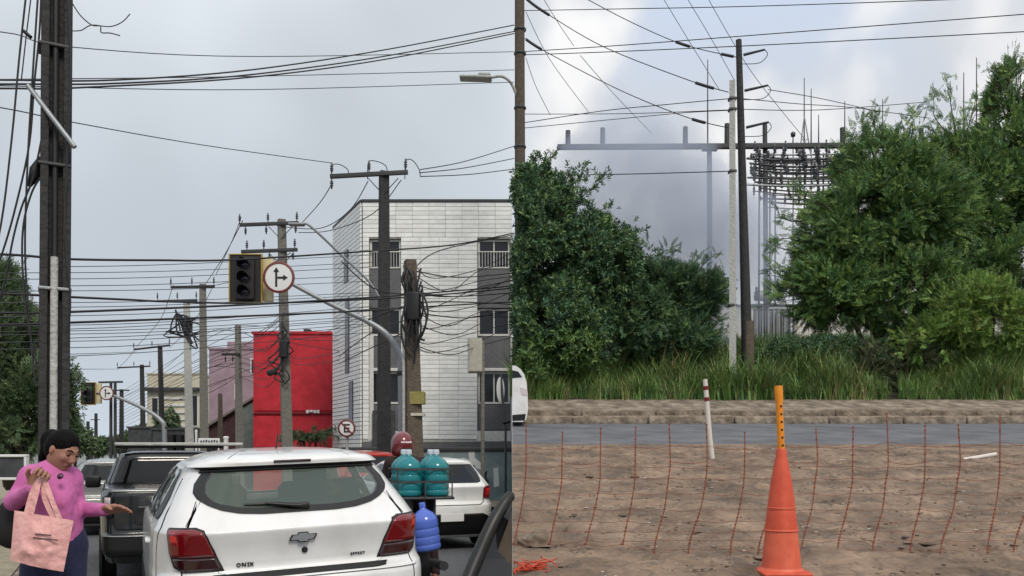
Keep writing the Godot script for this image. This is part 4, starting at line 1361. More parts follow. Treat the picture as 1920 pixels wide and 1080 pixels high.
	fd.ell(ho + Vector3(0, -0.06, 0.0), Vector3(0.122, 0.10, 0.14), Basis.IDENTITY, 0.04)
	fd.ell(ho + Vector3(0, -0.17, -0.02), Vector3(0.2, 0.055, 0.2), Basis.IDENTITY, 0.01, true)
	fd.ell(ho + Vector3(0, -0.01, -0.14), Vector3(0.085, 0.05, 0.08), Basis.IDENTITY, 0.01, true)
	fd.emit(mb)
	var hm := part("helmet", mb, M.helmet_red, r)
	for y in [0.035, -0.035]:
		mb = MB.new()
		mb.box(ho + Vector3(0.02, y, 0.155 - absf(y - 0.02) * 0.12), Vector3(0.12, 0.018, 0.012), Basis(Vector3.RIGHT, -0.1), 0.004)
		part("stripe", mb, M.light_clear if y > 0 else M.sign_black, hm)

# ---------------------------------------------------------------- poles, wires, signals
func tapered(p0: Vector3, p1: Vector3, w0: float, w1: float, sides := 4, face := 0.4) -> MB:
	var mb := MB.new()
	var z := (p1 - p0).normalized()
	var x := Vector3(cos(face), 0, -sin(face))
	x = (x - z * x.dot(z)).normalized()
	var b := Basis(x, z, x.cross(z))
	if sides == 4:
		var s := []
		for q in [[p0, w0], [p1, w1]]:
			var c := []
			for k in [[-1, -1], [1, -1], [1, 1], [-1, 1]]: c.append(q[0] + b * Vector3(k[0] * q[1] * 0.5, 0, k[1] * q[1] * 0.5))
			s.append(c)
		for i in 4:
			var j := (i + 1) % 4
			mb.face([s[0][j], s[0][i], s[1][i], s[1][j]])
		mb.face([s[1][3], s[1][2], s[1][1], s[1][0]])
		mb.face(s[0])
	else:
		mb.tube([p0, p1], [w0 * 0.5, w1 * 0.5], sides)
	return mb

func insulator(h: float, r := 0.055) -> MB:
	var mb := MB.new()
	mb.lathe([[0.018, 0.0], [0.018, 0.22 * h], [r, 0.27 * h], [r * 0.45, 0.36 * h], [r * 1.05, 0.46 * h], [r * 0.45, 0.55 * h], [r * 0.95, 0.66 * h], [r * 0.4, 0.76 * h], [r * 0.55, 0.9 * h], [0.0, h]], 8)
	return mb

func tpole(label: String, px: float, d: float, top: float, w: float, m: Material, arms: Array, lean := 0.0, base_px := -1.0) -> Node3D:
	# arms: [py, px from, px to, insulators above, insulators below]
	var bx := base_px if base_px > 0.0 else px
	var base := at(bx, 0, d)
	base.y = street_y(d) + 0.06
	var t := thing("utility_pole", label, "utility pole", base, 0.0, "utility poles along the street")
	var tip := at(px, top, d) - base
	part("pole", tapered(Vector3(0, -0.1, 0), tip, w * 1.45, w), m, t)
	for a in arms:
		var p0 := at(a[1], a[0], d) - base + Vector3(0, 0, w * 0.6)
		var p1 := at(a[2], a[0] - lean, d) - base + Vector3(0, 0, w * 0.6)
		part("crossarm", bar(p0, p1, 0.09, 0.12, 0.01), M.steel_dark if d < 40 else M.concrete_dark, t)
		for q in a[3]:
			var ins := part("insulator", insulator(0.34 if d < 36 else 0.42), M.porcelain, t)
			ins.position = p0.lerp(p1, q) + Vector3(0, 0.06, 0)
		for q in a[4]:
			var ins2 := part("insulator", insulator(0.30), M.porcelain, t)
			ins2.position = p0.lerp(p1, q) + Vector3(0, -0.06, 0)
			ins2.rotation.z = PI
		if d < 36.0:
			var mb := MB.new()
			for s in [-1.0, 1.0]:
				var c := Vector3(tip.x * (p0.y / tip.y), p0.y - 0.5, w * 0.55)
				mb.tube([c, Vector3(c.x + s * 0.42, p0.y - 0.05, w * 0.6)], 0.014, 5)
			part("brace", mb, M.steel_dark, t)
	return t

func wire(label: String, pts: Array, r: float, m: Material, group := "", called := "overhead_cable") -> MeshInstance3D:
	var mb := MB.new()
	mb.tube(pts, r, 5)
	var o := part(called, mb, m, self)
	tag(o, label, "cable", group)
	return o

const NTH := ["uppermost", "second", "third", "fourth", "fifth", "sixth", "seventh", "eighth", "ninth", "tenth", "eleventh", "twelfth", "thirteenth", "fourteenth", "fifteenth", "sixteenth", "seventeenth", "eighteenth"]

func bundle(what: String, group: String, list: Array, r: float, m: Material) -> void:     # list: arrays of [px, py, depth], sorted from the top down
	for i in list.size():
		var p := []
		var first: Array = list[i][0]
		if first[0] <= 2:                # go on past the left edge of the view
			p.append(at(-320, first[1] + (first[1] - list[i][1][1]) * 0.6, first[2] - 1.5))
		for q in list[i]: p.append(at(q[0], q[1], q[2]))
		wire("%s cable %s" % [NTH[i], what] if i == 0 else "%s cable from the top %s" % [NTH[i], what], smooth(p, 6), r, m, group)

func near_pole() -> void:
	var d := 9.6
	var base := at(99, 0, d)
	base.y = street_y(d) + 0.12
	var t := thing("utility_pole", "tall dark concrete pole behind the person in pink, with a grey pipe on it", "utility pole", base)
	var up := (at(108, -80, d) - base)
	var dir := up.normalized()
	var x := Vector3(cos(0.49), 0, -sin(0.49))
	x = (x - dir * dir.dot(x)).normalized()
	var b := Basis(x, dir, x.cross(dir))
	var l := up.length()
	var mb := MB.new()
	# H section: two flanges and a web, with bolt holes' collars
	for s in [-1.0, 1.0]: mb.box(up * 0.5 + b * Vector3(s * 0.112, 0, 0), Vector3(0.085, l, 0.30), b, 0.012)
	mb.box(up * 0.5, Vector3(0.15, l, 0.10), b)
	part("pole", mb, M.concrete_dark, t)
	mb = MB.new()
	mb.tube([at(101, 800, d - 0.12) - base + Vector3(0, -1.2, 0), at(100, 800, d - 0.12) - base, at(102, 482, d - 0.12) - base], 0.04, 10)
	part("conduit", mb, M.concrete_pale, t)
	mb = MB.new()
	mb.tube([at(102, 490, d - 0.1) - base, at(103, 300, d - 0.1) - base, at(106, -40, d - 0.1) - base], 0.03, 8)
	part("riser_cable", mb, M.cable, t)
	for y in [545, 315, 94]:
		mb = MB.new()
		mb.box(at(103, y, d) - base, Vector3(0.33, 0.035, 0.33), b, 0.006)
		part("band", mb, M.galvanised if y == 545 else M.steel_dark, t)
	mb = MB.new()
	mb.tube([at(52, 160, d - 0.2) - base, at(140, 276, d - 0.2) - base], 0.028, 8)
	part("cross_rod", mb, M.galvanised, t)
	for a in [[[126, -30], [131, 60], [132, 150], [127, 240], [124, 330], [121, 400], [124, 470], [131, 540], [131, 590], [124, 625]], [[78, -30], [74, 60], [64, 160], [55, 270], [30, 385], [4, 475], [-30, 560]], [[82, -20], [80, 70], [85, 130]], [[72, -20], [62, 130], [52, 300], [47, 470], [55, 600], [66, 720]], [[50, -20], [36, 110], [22, 260], [2, 420], [-30, 560]], [[80, 250], [70, 300], [60, 340], [40, 390], [24, 450], [6, 540], [-30, 640]], [[78, 330], [60, 360], [44, 420], [42, 500], [52, 600], [70, 690]]]:
		var p := []
		for q in a: p.append(at(q[0], q[1], d - 0.18) - base)
		mb = MB.new()
		mb.tube(smooth(p, 5), 0.011, 5)
		part("hanging_cable", mb, M.cable, t)
	mb = MB.new()
	mb.tube([at(78, 296, d - 0.1) - base, at(66, 318, d - 0.12) - base, at(64, 332, d - 0.12) - base, at(54, 350, d - 0.12) - base], [0.035, 0.06, 0.06, 0.02], 8)
	mb.tube([at(66, 318, d - 0.12) - base, at(82, 314, d - 0.1) - base], 0.02, 6)
	part("splice_case", mb, M.trim_black, t)
	mb = MB.new()
	mb.tube([at(44, 58, d - 0.1) - base, at(58, 70, d - 0.1) - base], 0.022, 6)
	mb.tube([at(60, -20, d - 0.1) - base, at(50, 60, d - 0.1) - base, at(40, 150, d - 0.1) - base], 0.007, 5)
	part("cable_clamp", mb, M.trim_black, t)
	# a loose broken wire at the top
	wire("short frayed loose wire curling right from the top of the near pole", smooth([at(132, 0, d), at(150, 28, d), at(172, 47, d), at(188, 49, d), at(190, 61, d), at(206, 62, d), at(225, 67, d)], 5), 0.007, M.cable_grey)
	wire("curved loose wire ending in the air beside the near pole", smooth([at(133, 58, d), at(152, 57, d), at(172, 47, d), at(205, 50, d), at(228, 42, d), at(244, 26, d)], 5), 0.006, M.cable_grey)

func street_poles() -> void:
	near_pole()
	var a := tpole("tall utility pole in front of the white tiled building with a wide crossarm", 720, 24, 322, 0.24, M.concrete_dark, [[334, 621, 766, [0.02, 0.5, 0.97], [0.02]]], 8)
	var ab := a.position
	for q in [[625, 308, 652, 318], [692, 302, 724, 312], [762, 300, 786, 318]]:
		var mb := MB.new()
		mb.tube(smooth([at(q[0] - 3, 336, 24) - ab, at(q[0] - 1, q[1] + 2, 24) - ab, at((q[0] + q[2]) * 0.5, q[1] + 1, 24) - ab, at(q[2], q[3], 24) - ab, at(q[2] + 2, 330, 24) - ab], 4), 0.013, 5)
		part("jumper", mb, M.cable, a)
	# street lamp on a bracket of that pole
	var mb2 := MB.new()
	mb2.tube(smooth([at(712, 560, 23.8) - ab, at(691, 527, 23.7) - ab, at(640, 478, 23.4) - ab, at(582, 424, 23.0) - ab, at(570, 421, 23.0) - ab], 4), 0.035, 8)
	part("lamp_bracket", mb2, M.galvanised, a)
	mb2 = MB.new()
	mb2.box(at(556, 421, 23.0) - ab, Vector3(0.42, 0.07, 0.2), Basis.IDENTITY, 0.03)
	part("lamp_head", mb2, M.galvanised, a)
	var b := tpole("pole with two crossarms standing in front of the red building", 528, 30, 412, 0.26, M.concrete_mid, [[424, 452, 562, [0.0, 0.48, 0.97], [0.1, 0.45, 0.95]], [474, 455, 560, [0.1, 0.4, 0.95], [0.5, 0.92]]], 4, 541)
	var bb := b.position
	mb2 = MB.new()
	for i in 10:
		var q := [rng.randf_range(515, 545), rng.randf_range(615, 700)]
		mb2.tube(smooth([at(528, q[1] - 15, 29.7) - bb, at(q[0], q[1], 29.6) - bb, at(q[0] + rng.randf_range(-16, 16), q[1] + 12, 29.6) - bb, at(533, q[1] + 22, 29.7) - bb], 3), 0.025, 5)
	mb2.box(at(510, 698, 29.6) - bb, Vector3(0.35, 0.2, 0.2), Basis(Vector3.BACK, 0.3), 0.05)
	mb2.box(at(532, 655, 29.6) - bb, Vector3(0.3, 0.6, 0.25), Basis.IDENTITY, 0.05)
	part("cable_coil", mb2, M.cable, b)
	tpole("grey pole with a crossarm just left of the traffic signal", 380, 42, 533, 0.30, M.concrete_mid, [[540, 323, 405, [0.0, 0.48, 0.98], []]], 2, 384)
	var c2 := tpole("pale concrete pole with a round cluster of cables near its top", 350, 46, 566, 0.32, M.concrete_pale, [[566, 298, 372, [0.0, 0.5, 0.98], []]], 2, 357)
	mb2 = MB.new()
	for i in 14:
		var wp := Vector3(rng.randfn() * 0.28, rng.randfn() * 0.3, 0.25)
		mb2.tube(smooth([wp, wp + Vector3(rng.randfn(), rng.randfn(), 0.3) * 0.35, wp + Vector3(rng.randfn(), rng.randfn(), 0) * 0.5, Vector3(0, -0.6, 0.2)], 3), 0.045, 5)
	mb2.xf = Transform3D.IDENTITY
	mb2.box(Vector3.ZERO, Vector3(0.5, 0.6, 0.4), Basis.IDENTITY, 0.08)
	for i in mb2.v.size(): mb2.v[i] += at(351, 612, 46) - c2.position
	part("cable_coil", mb2, M.cable, c2)
	tpole("dark pole with crossarm in front of the cream building", 300, 58, 648, 0.30, M.concrete_dark, [[656, 253, 321, [0.0, 0.5, 0.98], []]], 8, 306)
	tpole("dark pole with crossarm left of the cream building", 266, 72, 684, 0.34, M.concrete_dark, [[690, 222, 284, [0.0, 0.5, 0.98], []]], 3, 270)
	tpole("thin pole with short crossarm behind the far traffic signal", 228, 80, 730, 0.34, M.concrete_dark, [[732, 214, 244, [], []]])
	tpole("pole with tangled cables in front of the mauve building", 446, 40, 610, 0.26, M.concrete_mid, [[665, 418, 452, [], [0.2, 0.6]]], 0, 450)
	tpole("short dark post in front of the maroon roof", 413, 44, 738, 0.20, M.brown_post, [])
	for q in [[165, 790, 120, "leftmost"], [180, 775, 125, "tallest"], [172, 812, 140, "shortest"]]:
		tpole("%s of the three tiny poles at the far end of the street" % q[3], q[0], q[2], q[1], 0.4, M.concrete_dark, [[q[1] + 12.0, q[0] - 9.0, q[0] + 9.0, [], []]])
	# the thick brown post loaded with cables
	var d := 20.0
	var base := at(778, 0, d)
	base.y = street_y(d)
	var t := thing("cable_post", "thick brown post bundled with cables, yellow and white bands near its foot", "post", base)
	part("pole", tapered(Vector3.ZERO, at(769, 488, d) - base, 0.42, 0.24), M.brown_post, t)
	for q in [[735, 758, M.yellow_mark], [775, 780, M.pale_mark]]:
		mb2 = MB.new()
		mb2.box((at(781, q[0], d) + at(781, q[1], d)) * 0.5 - base, Vector3(0.385, (q[1] - q[0]) / F * d, 0.40))
		part("painted_band", mb2, q[2], t)
	var rr := RandomNumberGenerator.new()
	rr.seed = 8
	for i in 22:
		mb2 = MB.new()
		var x0 := rr.randf_range(757, 792)
		var y0 := rr.randf_range(495, 580)
		var y1 := y0 + rr.randf_range(30, 110)
		var w := rr.randf_range(-12, 14)
		mb2.tube(smooth([at(x0, y0, d - 0.25) - base, at(x0 + w, (y0 + y1) * 0.5, d - 0.35) - base, at(x0 + w * 0.4, y1, d - 0.3) - base, at(774 + w * 0.5, y1 + 22, d - 0.25) - base], 4), 0.024, 5)
		part("hanging_cable", mb2, M.cable, t)
	mb2 = MB.new()
	mb2.box(at(775, 575, d - 0.25) - base, Vector3(0.34, 0.7, 0.3), Basis.IDENTITY, 0.06)
	part("splice_case", mb2, M.trim_black, t)
	mb2 = MB.new()
	mb2.tube([at(757, 815, d - 0.1) - base, at(757, 612, d - 0.1) - base], 0.035, 8)
	part("conduit", mb2, M.concrete_pale, t)
	mb2 = MB.new()
	mb2.tube([at(782, 634, d - 0.25) - base, at(796, 638, d - 0.3) - base], 0.03, 6)
	part("step_bolt", mb2, M.steel_dark, t)

func disc(mb: MB, o: Vector3, r: float, th: float, b := Basis.IDENTITY, r0 := 0.0) -> void:   # a plate facing +z
	mb.lathe([[r0, 0.0], [r, 0.0], [r, th], [r0, th]], 32, o, b * Basis(Vector3.RIGHT, PI / 2))

func signal_set(label_l: String, label_s: String, d: float, lx: float, ly: float, sx: float, sy: float, sc: float, arm: Array, pole_py: float) -> void:
	# arm: pixel points from the tip to the pole's foot
	var foot := at(arm[-1][0], 0, d)
	foot.y = street_y(d)
	var t := thing("signal_mast", "curved grey mast arm that carries the %s" % ("near traffic signal" if d < 30 else "far traffic signal"), "mast", foot)
	var p := []
	for q in arm: p.append(at(q[0], q[1], d) - foot)
	p.append(Vector3(0, 0, 0))
	var mb := MB.new()
	var cv := smooth(p, 5)
	var rs := []
	for i in cv.size(): rs.append(lerpf(0.045, 0.085, minf(1.0, i / (cv.size() * 0.6))) * (1.0 if d < 30 else 1.5))
	mb.tube(cv, rs, 10)
	part("arm", mb, M.galvanised, t)
	mb = MB.new()
	mb.box(at(pole_py, arm[-2][1], d) - foot, Vector3(0.2, 0.12, 0.2), Basis.IDENTITY, 0.02)
	part("clamp", mb, M.steel_dark, t)
	# the signal head: yellow-rimmed dark plate, three hooded lenses
	var o := at(lx, ly, d - 0.1)
	var s := thing("traffic_signal", label_l, "traffic signal", o + Vector3(0, -0.6 * sc, 0))
	mb = MB.new()
	mb.box(Vector3(0, 0.6 * sc, 0), Vector3(0.80 * sc, 1.18 * sc, 0.05), Basis.IDENTITY, 0.012)
	part("backplate", mb, M.signal_panel, s)
	for q in [[-0.395, 0.0, 0.03, 1.22], [0.395, 0.0, 0.035, 1.22], [0.0, -0.595, 0.74, 0.04], [0.0, 0.595, 0.74, 0.03]]:
		mb = MB.new()
		mb.box(Vector3(q[0] * sc, (0.6 + q[1]) * sc, 0.012), Vector3(q[2] * sc, q[3] * sc, 0.07), Basis.IDENTITY, 0.008)
		part("rim", mb, M.signal_yellow, s)
	mb = MB.new()
	mb.box(Vector3(0, 0.6 * sc, 0.07), Vector3(0.46 * sc, 1.04 * sc, 0.10), Basis.IDENTITY, 0.03)
	part("housing", mb, M.signal_panel, s)
	for i in 3:
		mb = MB.new()
		var c := Vector3(0.0, (0.93 - 0.33 * i) * sc, 0.122)
		mb.lathe([[0.0, 0.03], [0.07 * sc, 0.024], [0.13 * sc, 0.0]], 20, c, Basis(Vector3.RIGHT, PI / 2))
		var ln := part("lens", mb, M.signal_lens, s)
		mb = MB.new()
		var arc := 18
		for k in arc:
			var a0 := lerpf(-0.35, PI + 0.35, float(k) / arc)
			var a1 := lerpf(-0.35, PI + 0.35, float(k + 1) / arc)
			var l0 := 0.26 * sc * (0.5 + 0.5 * sin(clampf(a0, 0, PI)))
			var l1 := 0.26 * sc * (0.5 + 0.5 * sin(clampf(a1, 0, PI)))
			var r0 := 0.15 * sc
			var i0 := c + Vector3(cos(a0) * r0, sin(a0) * r0, -0.01)
			var i1 := c + Vector3(cos(a1) * r0, sin(a1) * r0, -0.01)
			mb.face([i0, i1, i1 + Vector3(0, -0.02, l1), i0 + Vector3(0, -0.02, l0)])
		part("visor", mb, M.signal_panel, ln)
	mb = MB.new()
	mb.box(Vector3(0.50 * sc, 0.62 * sc, -0.16), Vector3(0.26 * sc, 1.1 * sc, 0.12), Basis.IDENTITY, 0.02)
	part("rear_box", mb, M.signal_cream, s)
	mb = MB.new()
	mb.tube([Vector3(0, 0.6 * sc, -0.05), at(sx, sy, d) - s.position], 0.04, 6)
	part("bracket", mb, M.steel_dark, s)
	# the round plate: straight on or right
	var g := thing("traffic_sign", label_s, "sign", at(sx, sy, d - 0.35))
	mb = MB.new()
	disc(mb, Vector3.ZERO, 0.36 * sc, 0.015)
	part("plate", mb, M.sign_white, g)
	mb = MB.new()
	disc(mb, Vector3(0, 0, -0.004), 0.385 * sc, 0.026, Basis.IDENTITY, 0.325 * sc)
	part("rim", mb, M.sign_rim, g)
	mb = MB.new()
	var ar := func(l: float, w: float, hw: float, hl: float) -> PackedVector2Array: return PackedVector2Array([Vector2(-w, 0), Vector2(w, 0), Vector2(w, l - hl), Vector2(hw, l - hl), Vector2(0, l), Vector2(-hw, l - hl), Vector2(-w, l - hl)])
	mb.prism(ar.call(0.47 * sc, 0.024 * sc, 0.07 * sc, 0.11 * sc), 0.0, 0.006, Basis.IDENTITY, Vector3(-0.06 * sc, -0.23 * sc, 0.018))
	mb.prism(ar.call(0.25 * sc, 0.024 * sc, 0.07 * sc, 0.11 * sc), 0.0, 0.006, Basis(Vector3.BACK, -PI / 2), Vector3(-0.03 * sc, -0.01 * sc, 0.0195))
	part("arrows", mb, M.sign_black, g)

func signals_and_signs() -> void:
	signal_set("large dark traffic signal with yellow rim and three hooded lenses, nearest", "round white sign with red rim and black straight-or-right arrows beside the large signal", 21.0, 461, 523, 523, 520, 1.0, [[500, 505], [553, 535], [620, 570], [690, 603], [728, 630], [748, 665], [752, 700], [753, 820]], 752)
	signal_set("small far traffic signal above the person's head", "small far white arrow sign beside the far signal", 46.0, 166, 738, 200, 737, 1.0, [[185, 737], [212, 742], [250, 757], [285, 775], [303, 790], [308, 802], [309, 850]], 309)
	var fp := at(213, 0, 46.5)
	fp.y = street_y(46.5)
	var t := thing("signal_post", "slim double post under the far traffic signal", "post", fp)
	for x in [208, 216]:
		var mbp := tapered(Vector3((x - 213.0) / F * 46.5, 0, 0), at(x, 716, 46.5) - fp, 0.2, 0.16, 8)
		part("post", mbp, M.steel_dark, t)
	var mb2 := bar(at(185, 717, 46.5) - fp, at(230, 716, 46.5) - fp, 0.1, 0.1)
	part("crosspiece", mb2, M.steel_dark, t)
	# no parking: E struck through
	var d := 24.0
	var g := thing("parking_sign", "round no-parking sign, struck-out letter E, above the white hatchback's roof", "sign", at(650, 860, d))
	var o := at(650, 803, d) - g.position
	var mb := MB.new()
	disc(mb, o, 0.24, 0.012)
	part("plate", mb, M.sign_white, g)
	mb = MB.new()
	disc(mb, o + Vector3(0, 0, -0.004), 0.25, 0.022, Basis.IDENTITY, 0.20)
	add_bar(mb, o + Vector3(-0.16, 0.16, 0.0175), o + Vector3(0.16, -0.16, 0.0175), 0.006, 0.045)
	part("rim", mb, M.sign_rim, g)
	mb = MB.new()
	for q in [[-0.055, 0.0, 0.045, 0.24], [0.03, 0.0975, 0.125, 0.045], [0.025, 0.0, 0.115, 0.042], [0.03, -0.0975, 0.125, 0.045]]:
		mb.box(o + Vector3(q[0], q[1], 0.0155), Vector3(q[2], q[3], 0.006))
	part("letter", mb, M.sign_black, g)
	mb = MB.new()
	mb.tube([at(651, 960, d + 0.1) - g.position, at(651, 812, d + 0.1) - g.position], 0.045, 8)
	part("post", mb, M.concrete_pale, g)
	# oblique sign on a thin post at the right, with a dark box on its stem
	d = 22.0
	g = thing("traffic_sign", "white oval-looking sign turned edgewise on a thin post before the mural wall", "sign", at(943, 925, d))
	mb = MB.new()
	disc(mb, at(938, 731, d) - g.position, 0.33, 0.014, Basis(Vector3.UP, 1.28))
	part("plate", mb, M.sign_white, g)
	mb = MB.new()
	mb.tube([at(948, 925, d) - g.position, at(948, 800, d) - g.position, at(943, 755, d) - g.position, at(939, 700, d) - g.position], 0.03, 8)
	part("post", mb, M.steel_dark, g)
	mb = MB.new()
	mb.box(at(950, 791, d) - g.position, Vector3(0.22, 0.10, 0.15), Basis(Vector3.BACK, 0.15), 0.03)
	part("box", mb, M.trim_black, g)
	# beige cabinet on a grey post
	d = 26.0
	g = thing("meter_cabinet", "beige metal cabinet on a grey post before the white building's right windows", "cabinet", at(905, 0, d) * Vector3(1, 0, 1) + Vector3(0, street_y(d), 0))
	mb = MB.new()
	mb.box(at(891, 667, d) - g.position, Vector3(0.44, 1.02, 0.42), Basis(Vector3.UP, 0.0), 0.02)
	var cb := part("box", mb, M.box_beige, g)
	mb = MB.new()
	mb.box(at(891, 667, d - 0.215) - g.position, Vector3(0.37, 0.92, 0.02), Basis.IDENTITY, 0.006)
	part("door", mb, M.box_beige, cb)
	mb = MB.new()
	mb.tube([Vector3(0, 0, 0), at(905, 640, d) - g.position], 0.06, 8)
	part("post", mb, M.concrete_mid, g)

func street_wires() -> void:
	bundle("swooping high across the whole street view", "high cables over the street", [
		[[2, 150, 15], [220, 150, 17], [480, 130, 21], [730, 92, 26], [964, 47, 30.8]],
		[[2, 158, 15], [230, 156, 17], [480, 139, 21], [730, 104, 26], [964, 59, 30.8]],
		[[2, 166, 15], [160, 164, 16], [480, 144, 21], [730, 110, 26], [964, 63, 30.8]]], 0.019, M.cable)
	bundle("running thin and level high over the street", "thin high wires over the street", [
		[[2, 60, 18], [130, 88, 19], [480, 106, 24], [964, 97, 30.8]],
		[[2, 149, 18], [480, 143, 24], [964, 131, 30.8]],
		[[2, 161, 18], [480, 168, 24], [964, 154, 30.8]]], 0.012, M.cable_grey)
	wire("thin wire sloping down from the near pole to the wide crossarm", smooth([at(-320, 150, 12.5), at(2, 202, 14), at(140, 230, 16), at(380, 272, 20), at(624, 306, 23.9)], 6), 0.011, M.cable_grey)
	bundle("leaving the wide crossarm to the right", "wires right of the wide crossarm", [
		[[788, 318, 24], [870, 303, 27], [964, 274, 30.8]],
		[[786, 324, 24], [870, 315, 27], [964, 297, 30.8]],
		[[788, 331, 24], [880, 327, 27], [964, 317, 30.8]]], 0.014, M.cable)
	bundle("dropping from the wide crossarm to the next pole", "wires between the two nearest crossarms", [
		[[623, 344, 24], [600, 380, 26.5], [566, 418, 30]],
		[[690, 340, 24], [655, 395, 26.5], [600, 428, 28.5], [520, 424, 30]],
		[[752, 338, 24], [700, 400, 26.5], [620, 432, 28.5], [560, 436, 30]]], 0.014, M.cable)
	wire("wire falling steeply left from the pole with two crossarms", smooth([at(452, 408, 30), at(436, 450, 33), at(405, 515, 40)], 5), 0.014, M.cable)
	bundle("crossing the street view at mid height behind the traffic signal", "heavy mid-height cables", [
		[[2, 477, 13], [130, 486, 14], [300, 488, 16], [440, 487, 18], [692, 471, 21], [850, 459, 26], [964, 437, 30.8]],
		[[2, 551, 13], [130, 557, 14], [240, 562, 15.5], [330, 566, 17], [520, 568, 19], [780, 556, 23], [964, 540, 30.8]],
		[[2, 587, 13], [130, 585, 14], [430, 573, 17], [560, 566, 19], [760, 553, 22], [964, 536, 30.8]],
		[[2, 609, 13], [130, 605, 14], [400, 595, 17], [640, 585, 20], [800, 575, 24], [964, 566, 30.8]]], 0.021, M.cable)
	var thin := []
	var ly := [500, 512, 524, 536, 546, 568, 576, 594, 612, 617, 622, 628, 634, 642, 655, 668]
	var ry := [478, 492, 500, 516, 527, 548, 553, 560, 574, 579, 592, 597, 600, 606, 610, 622]
	for i in ly.size():
		thin.append([[2 if i % 3 else 130, ly[i], 22], [330, ly[i] - (ly[i] - ry[i]) * 0.30 + 2.0, 26], [700, ry[i], 32]])
	bundle("in the fan of thin wires behind the traffic signal", "fan of thin street wires", thin, 0.011, M.cable_grey)
	bundle("tangled in front of the white building's windows", "tangled cables before the white building", [
		[[775, 505, 20], [830, 468, 24], [964, 440, 30.8]],
		[[778, 508, 20], [860, 520, 24], [964, 512, 30.8]],
		[[640, 490, 20], [700, 540, 19.8], [775, 552, 20], [870, 548, 25], [964, 524, 30.8]],
		[[775, 545, 20], [850, 556, 24], [964, 549, 30.8]],
		[[690, 600, 19.8], [775, 570, 20], [860, 566, 24], [964, 571, 30.8]],
		[[775, 586, 20], [880, 596, 26], [964, 580, 30.8]],
		[[775, 596, 20], [700, 622, 24], [636, 668, 29]],
		[[775, 615, 20], [690, 655, 24], [636, 682, 29]]], 0.016, M.cable)
	var extra := []
	var rr := RandomNumberGenerator.new()
	rr.seed = 19
	for i in 12:
		var y0 := 500.0 + i * 13.0
		extra.append([[768 + rr.randf_range(-8, 12), y0, 20], [800 + rr.randf_range(0, 50), y0 + rr.randf_range(4, 34), 22], [900, y0 + rr.randf_range(-14, 12), 27], [964, y0 + rr.randf_range(-30, 6), 30.8]])
	bundle("drooping from the thick brown post to the right", "drooping cables right of the brown post", extra, 0.012, M.cable)
	extra = []
	for i in 12:
		var y0 := 590.0 + i * 9.0
		extra.append([[532, y0 + rr.randf_range(-6, 6), 29.6], [490 + rr.randf_range(-10, 10), y0 + rr.randf_range(14, 40), 34], [448, y0 + rr.randf_range(16, 34), 40], [384 + rr.randf_range(-4, 6), y0 + rr.randf_range(24, 60), 44], [300, 690 + i * 7.0, 58], [216, 742 + i * 6.0, 80]])
	bundle("in the tangle along the street poles", "tangle along the street poles", extra, 0.013, M.cable)
	extra = []
	for i in 9:
		var y0 := 618.0 + i * 12.0
		extra.append([[636, y0 + rr.randf_range(-20, 20), 31], [560, y0 + rr.randf_range(0, 26), 30], [530, y0 - 4.0, 29.6]])
	bundle("slung across the red building's front", "cables over the red building", extra.slice(0, 5), 0.012, M.cable_grey)
	bundle("stretched between the far poles along the street", "wires along the far poles", [
		[[455, 414, 30], [420, 480, 36], [385, 533, 42]],
		[[545, 474, 30], [460, 520, 36], [398, 536, 42]],
		[[325, 534, 42], [300, 600, 50], [256, 650, 58]],
		[[400, 536, 42], [360, 610, 50], [318, 652, 58]],
		[[526, 600, 30], [470, 640, 40], [440, 655, 41], [380, 670, 46], [300, 712, 58], [220, 750, 80]],
		[[255, 652, 58], [240, 672, 64], [224, 688, 72]],
		[[530, 660, 30], [480, 700, 36], [448, 690, 40], [384, 690, 44], [330, 720, 52], [270, 740, 70]],
		[[2, 662, 30], [130, 664, 36], [256, 660, 58]],
		[[2, 690, 30], [130, 692, 40], [224, 692, 72]]], 0.016, M.cable_grey)

# ---------------------------------------------------------------- buildings along the street
func window_at(t: Node3D, x0: float, x1: float, y0: float, y1: float, z: float, bars: bool, split := true) -> void:
	var mb := MB.new()
	var w := x1 - x0
	var h := y1 - y0
	for q in [[x0 + 0.04, (y0 + y1) / 2, 0.08, h], [x1 - 0.04, (y0 + y1) / 2, 0.08, h], [(x0 + x1) / 2, y0 + 0.04, w - 0.16, 0.08], [(x0 + x1) / 2, y1 - 0.04, w - 0.16, 0.08]]:
		mb.box(Vector3(q[0], q[1], z + 0.04), Vector3(q[2], q[3], 0.08))
	if split: mb.box(Vector3((x0 + x1) / 2, (y0 + y1) / 2, z + 0.035), Vector3(0.05, h - 0.16, 0.06))
	var f := part("window", mb, M.trim_white, t)
	for s in ([-1.0, 1.0] if split else [0.0]):
		mb = MB.new()
		mb.box(Vector3((x0 + x1) / 2 + s * w * 0.235, (y0 + y1) / 2, z + 0.01), Vector3(w * (0.41 if split else 0.9), h - 0.17, 0.02))
		part("pane", mb, M.far_glass, f)
	if bars:
		mb = MB.new()
		mb.box(Vector3((x0 + x1) / 2, y0 + h * 0.58, z + 0.13), Vector3(w, 0.04, 0.03))
		mb.box(Vector3((x0 + x1) / 2, y0 + 0.05, z + 0.13), Vector3(w, 0.04, 0.03))
		for i in 11: mb.box(Vector3(x0 + w * (i + 0.5) / 11.0, y0 + h * 0.3, z + 0.13), Vector3(0.018, h * 0.56, 0.018))
		part("railing", mb, M.trim_white, f)

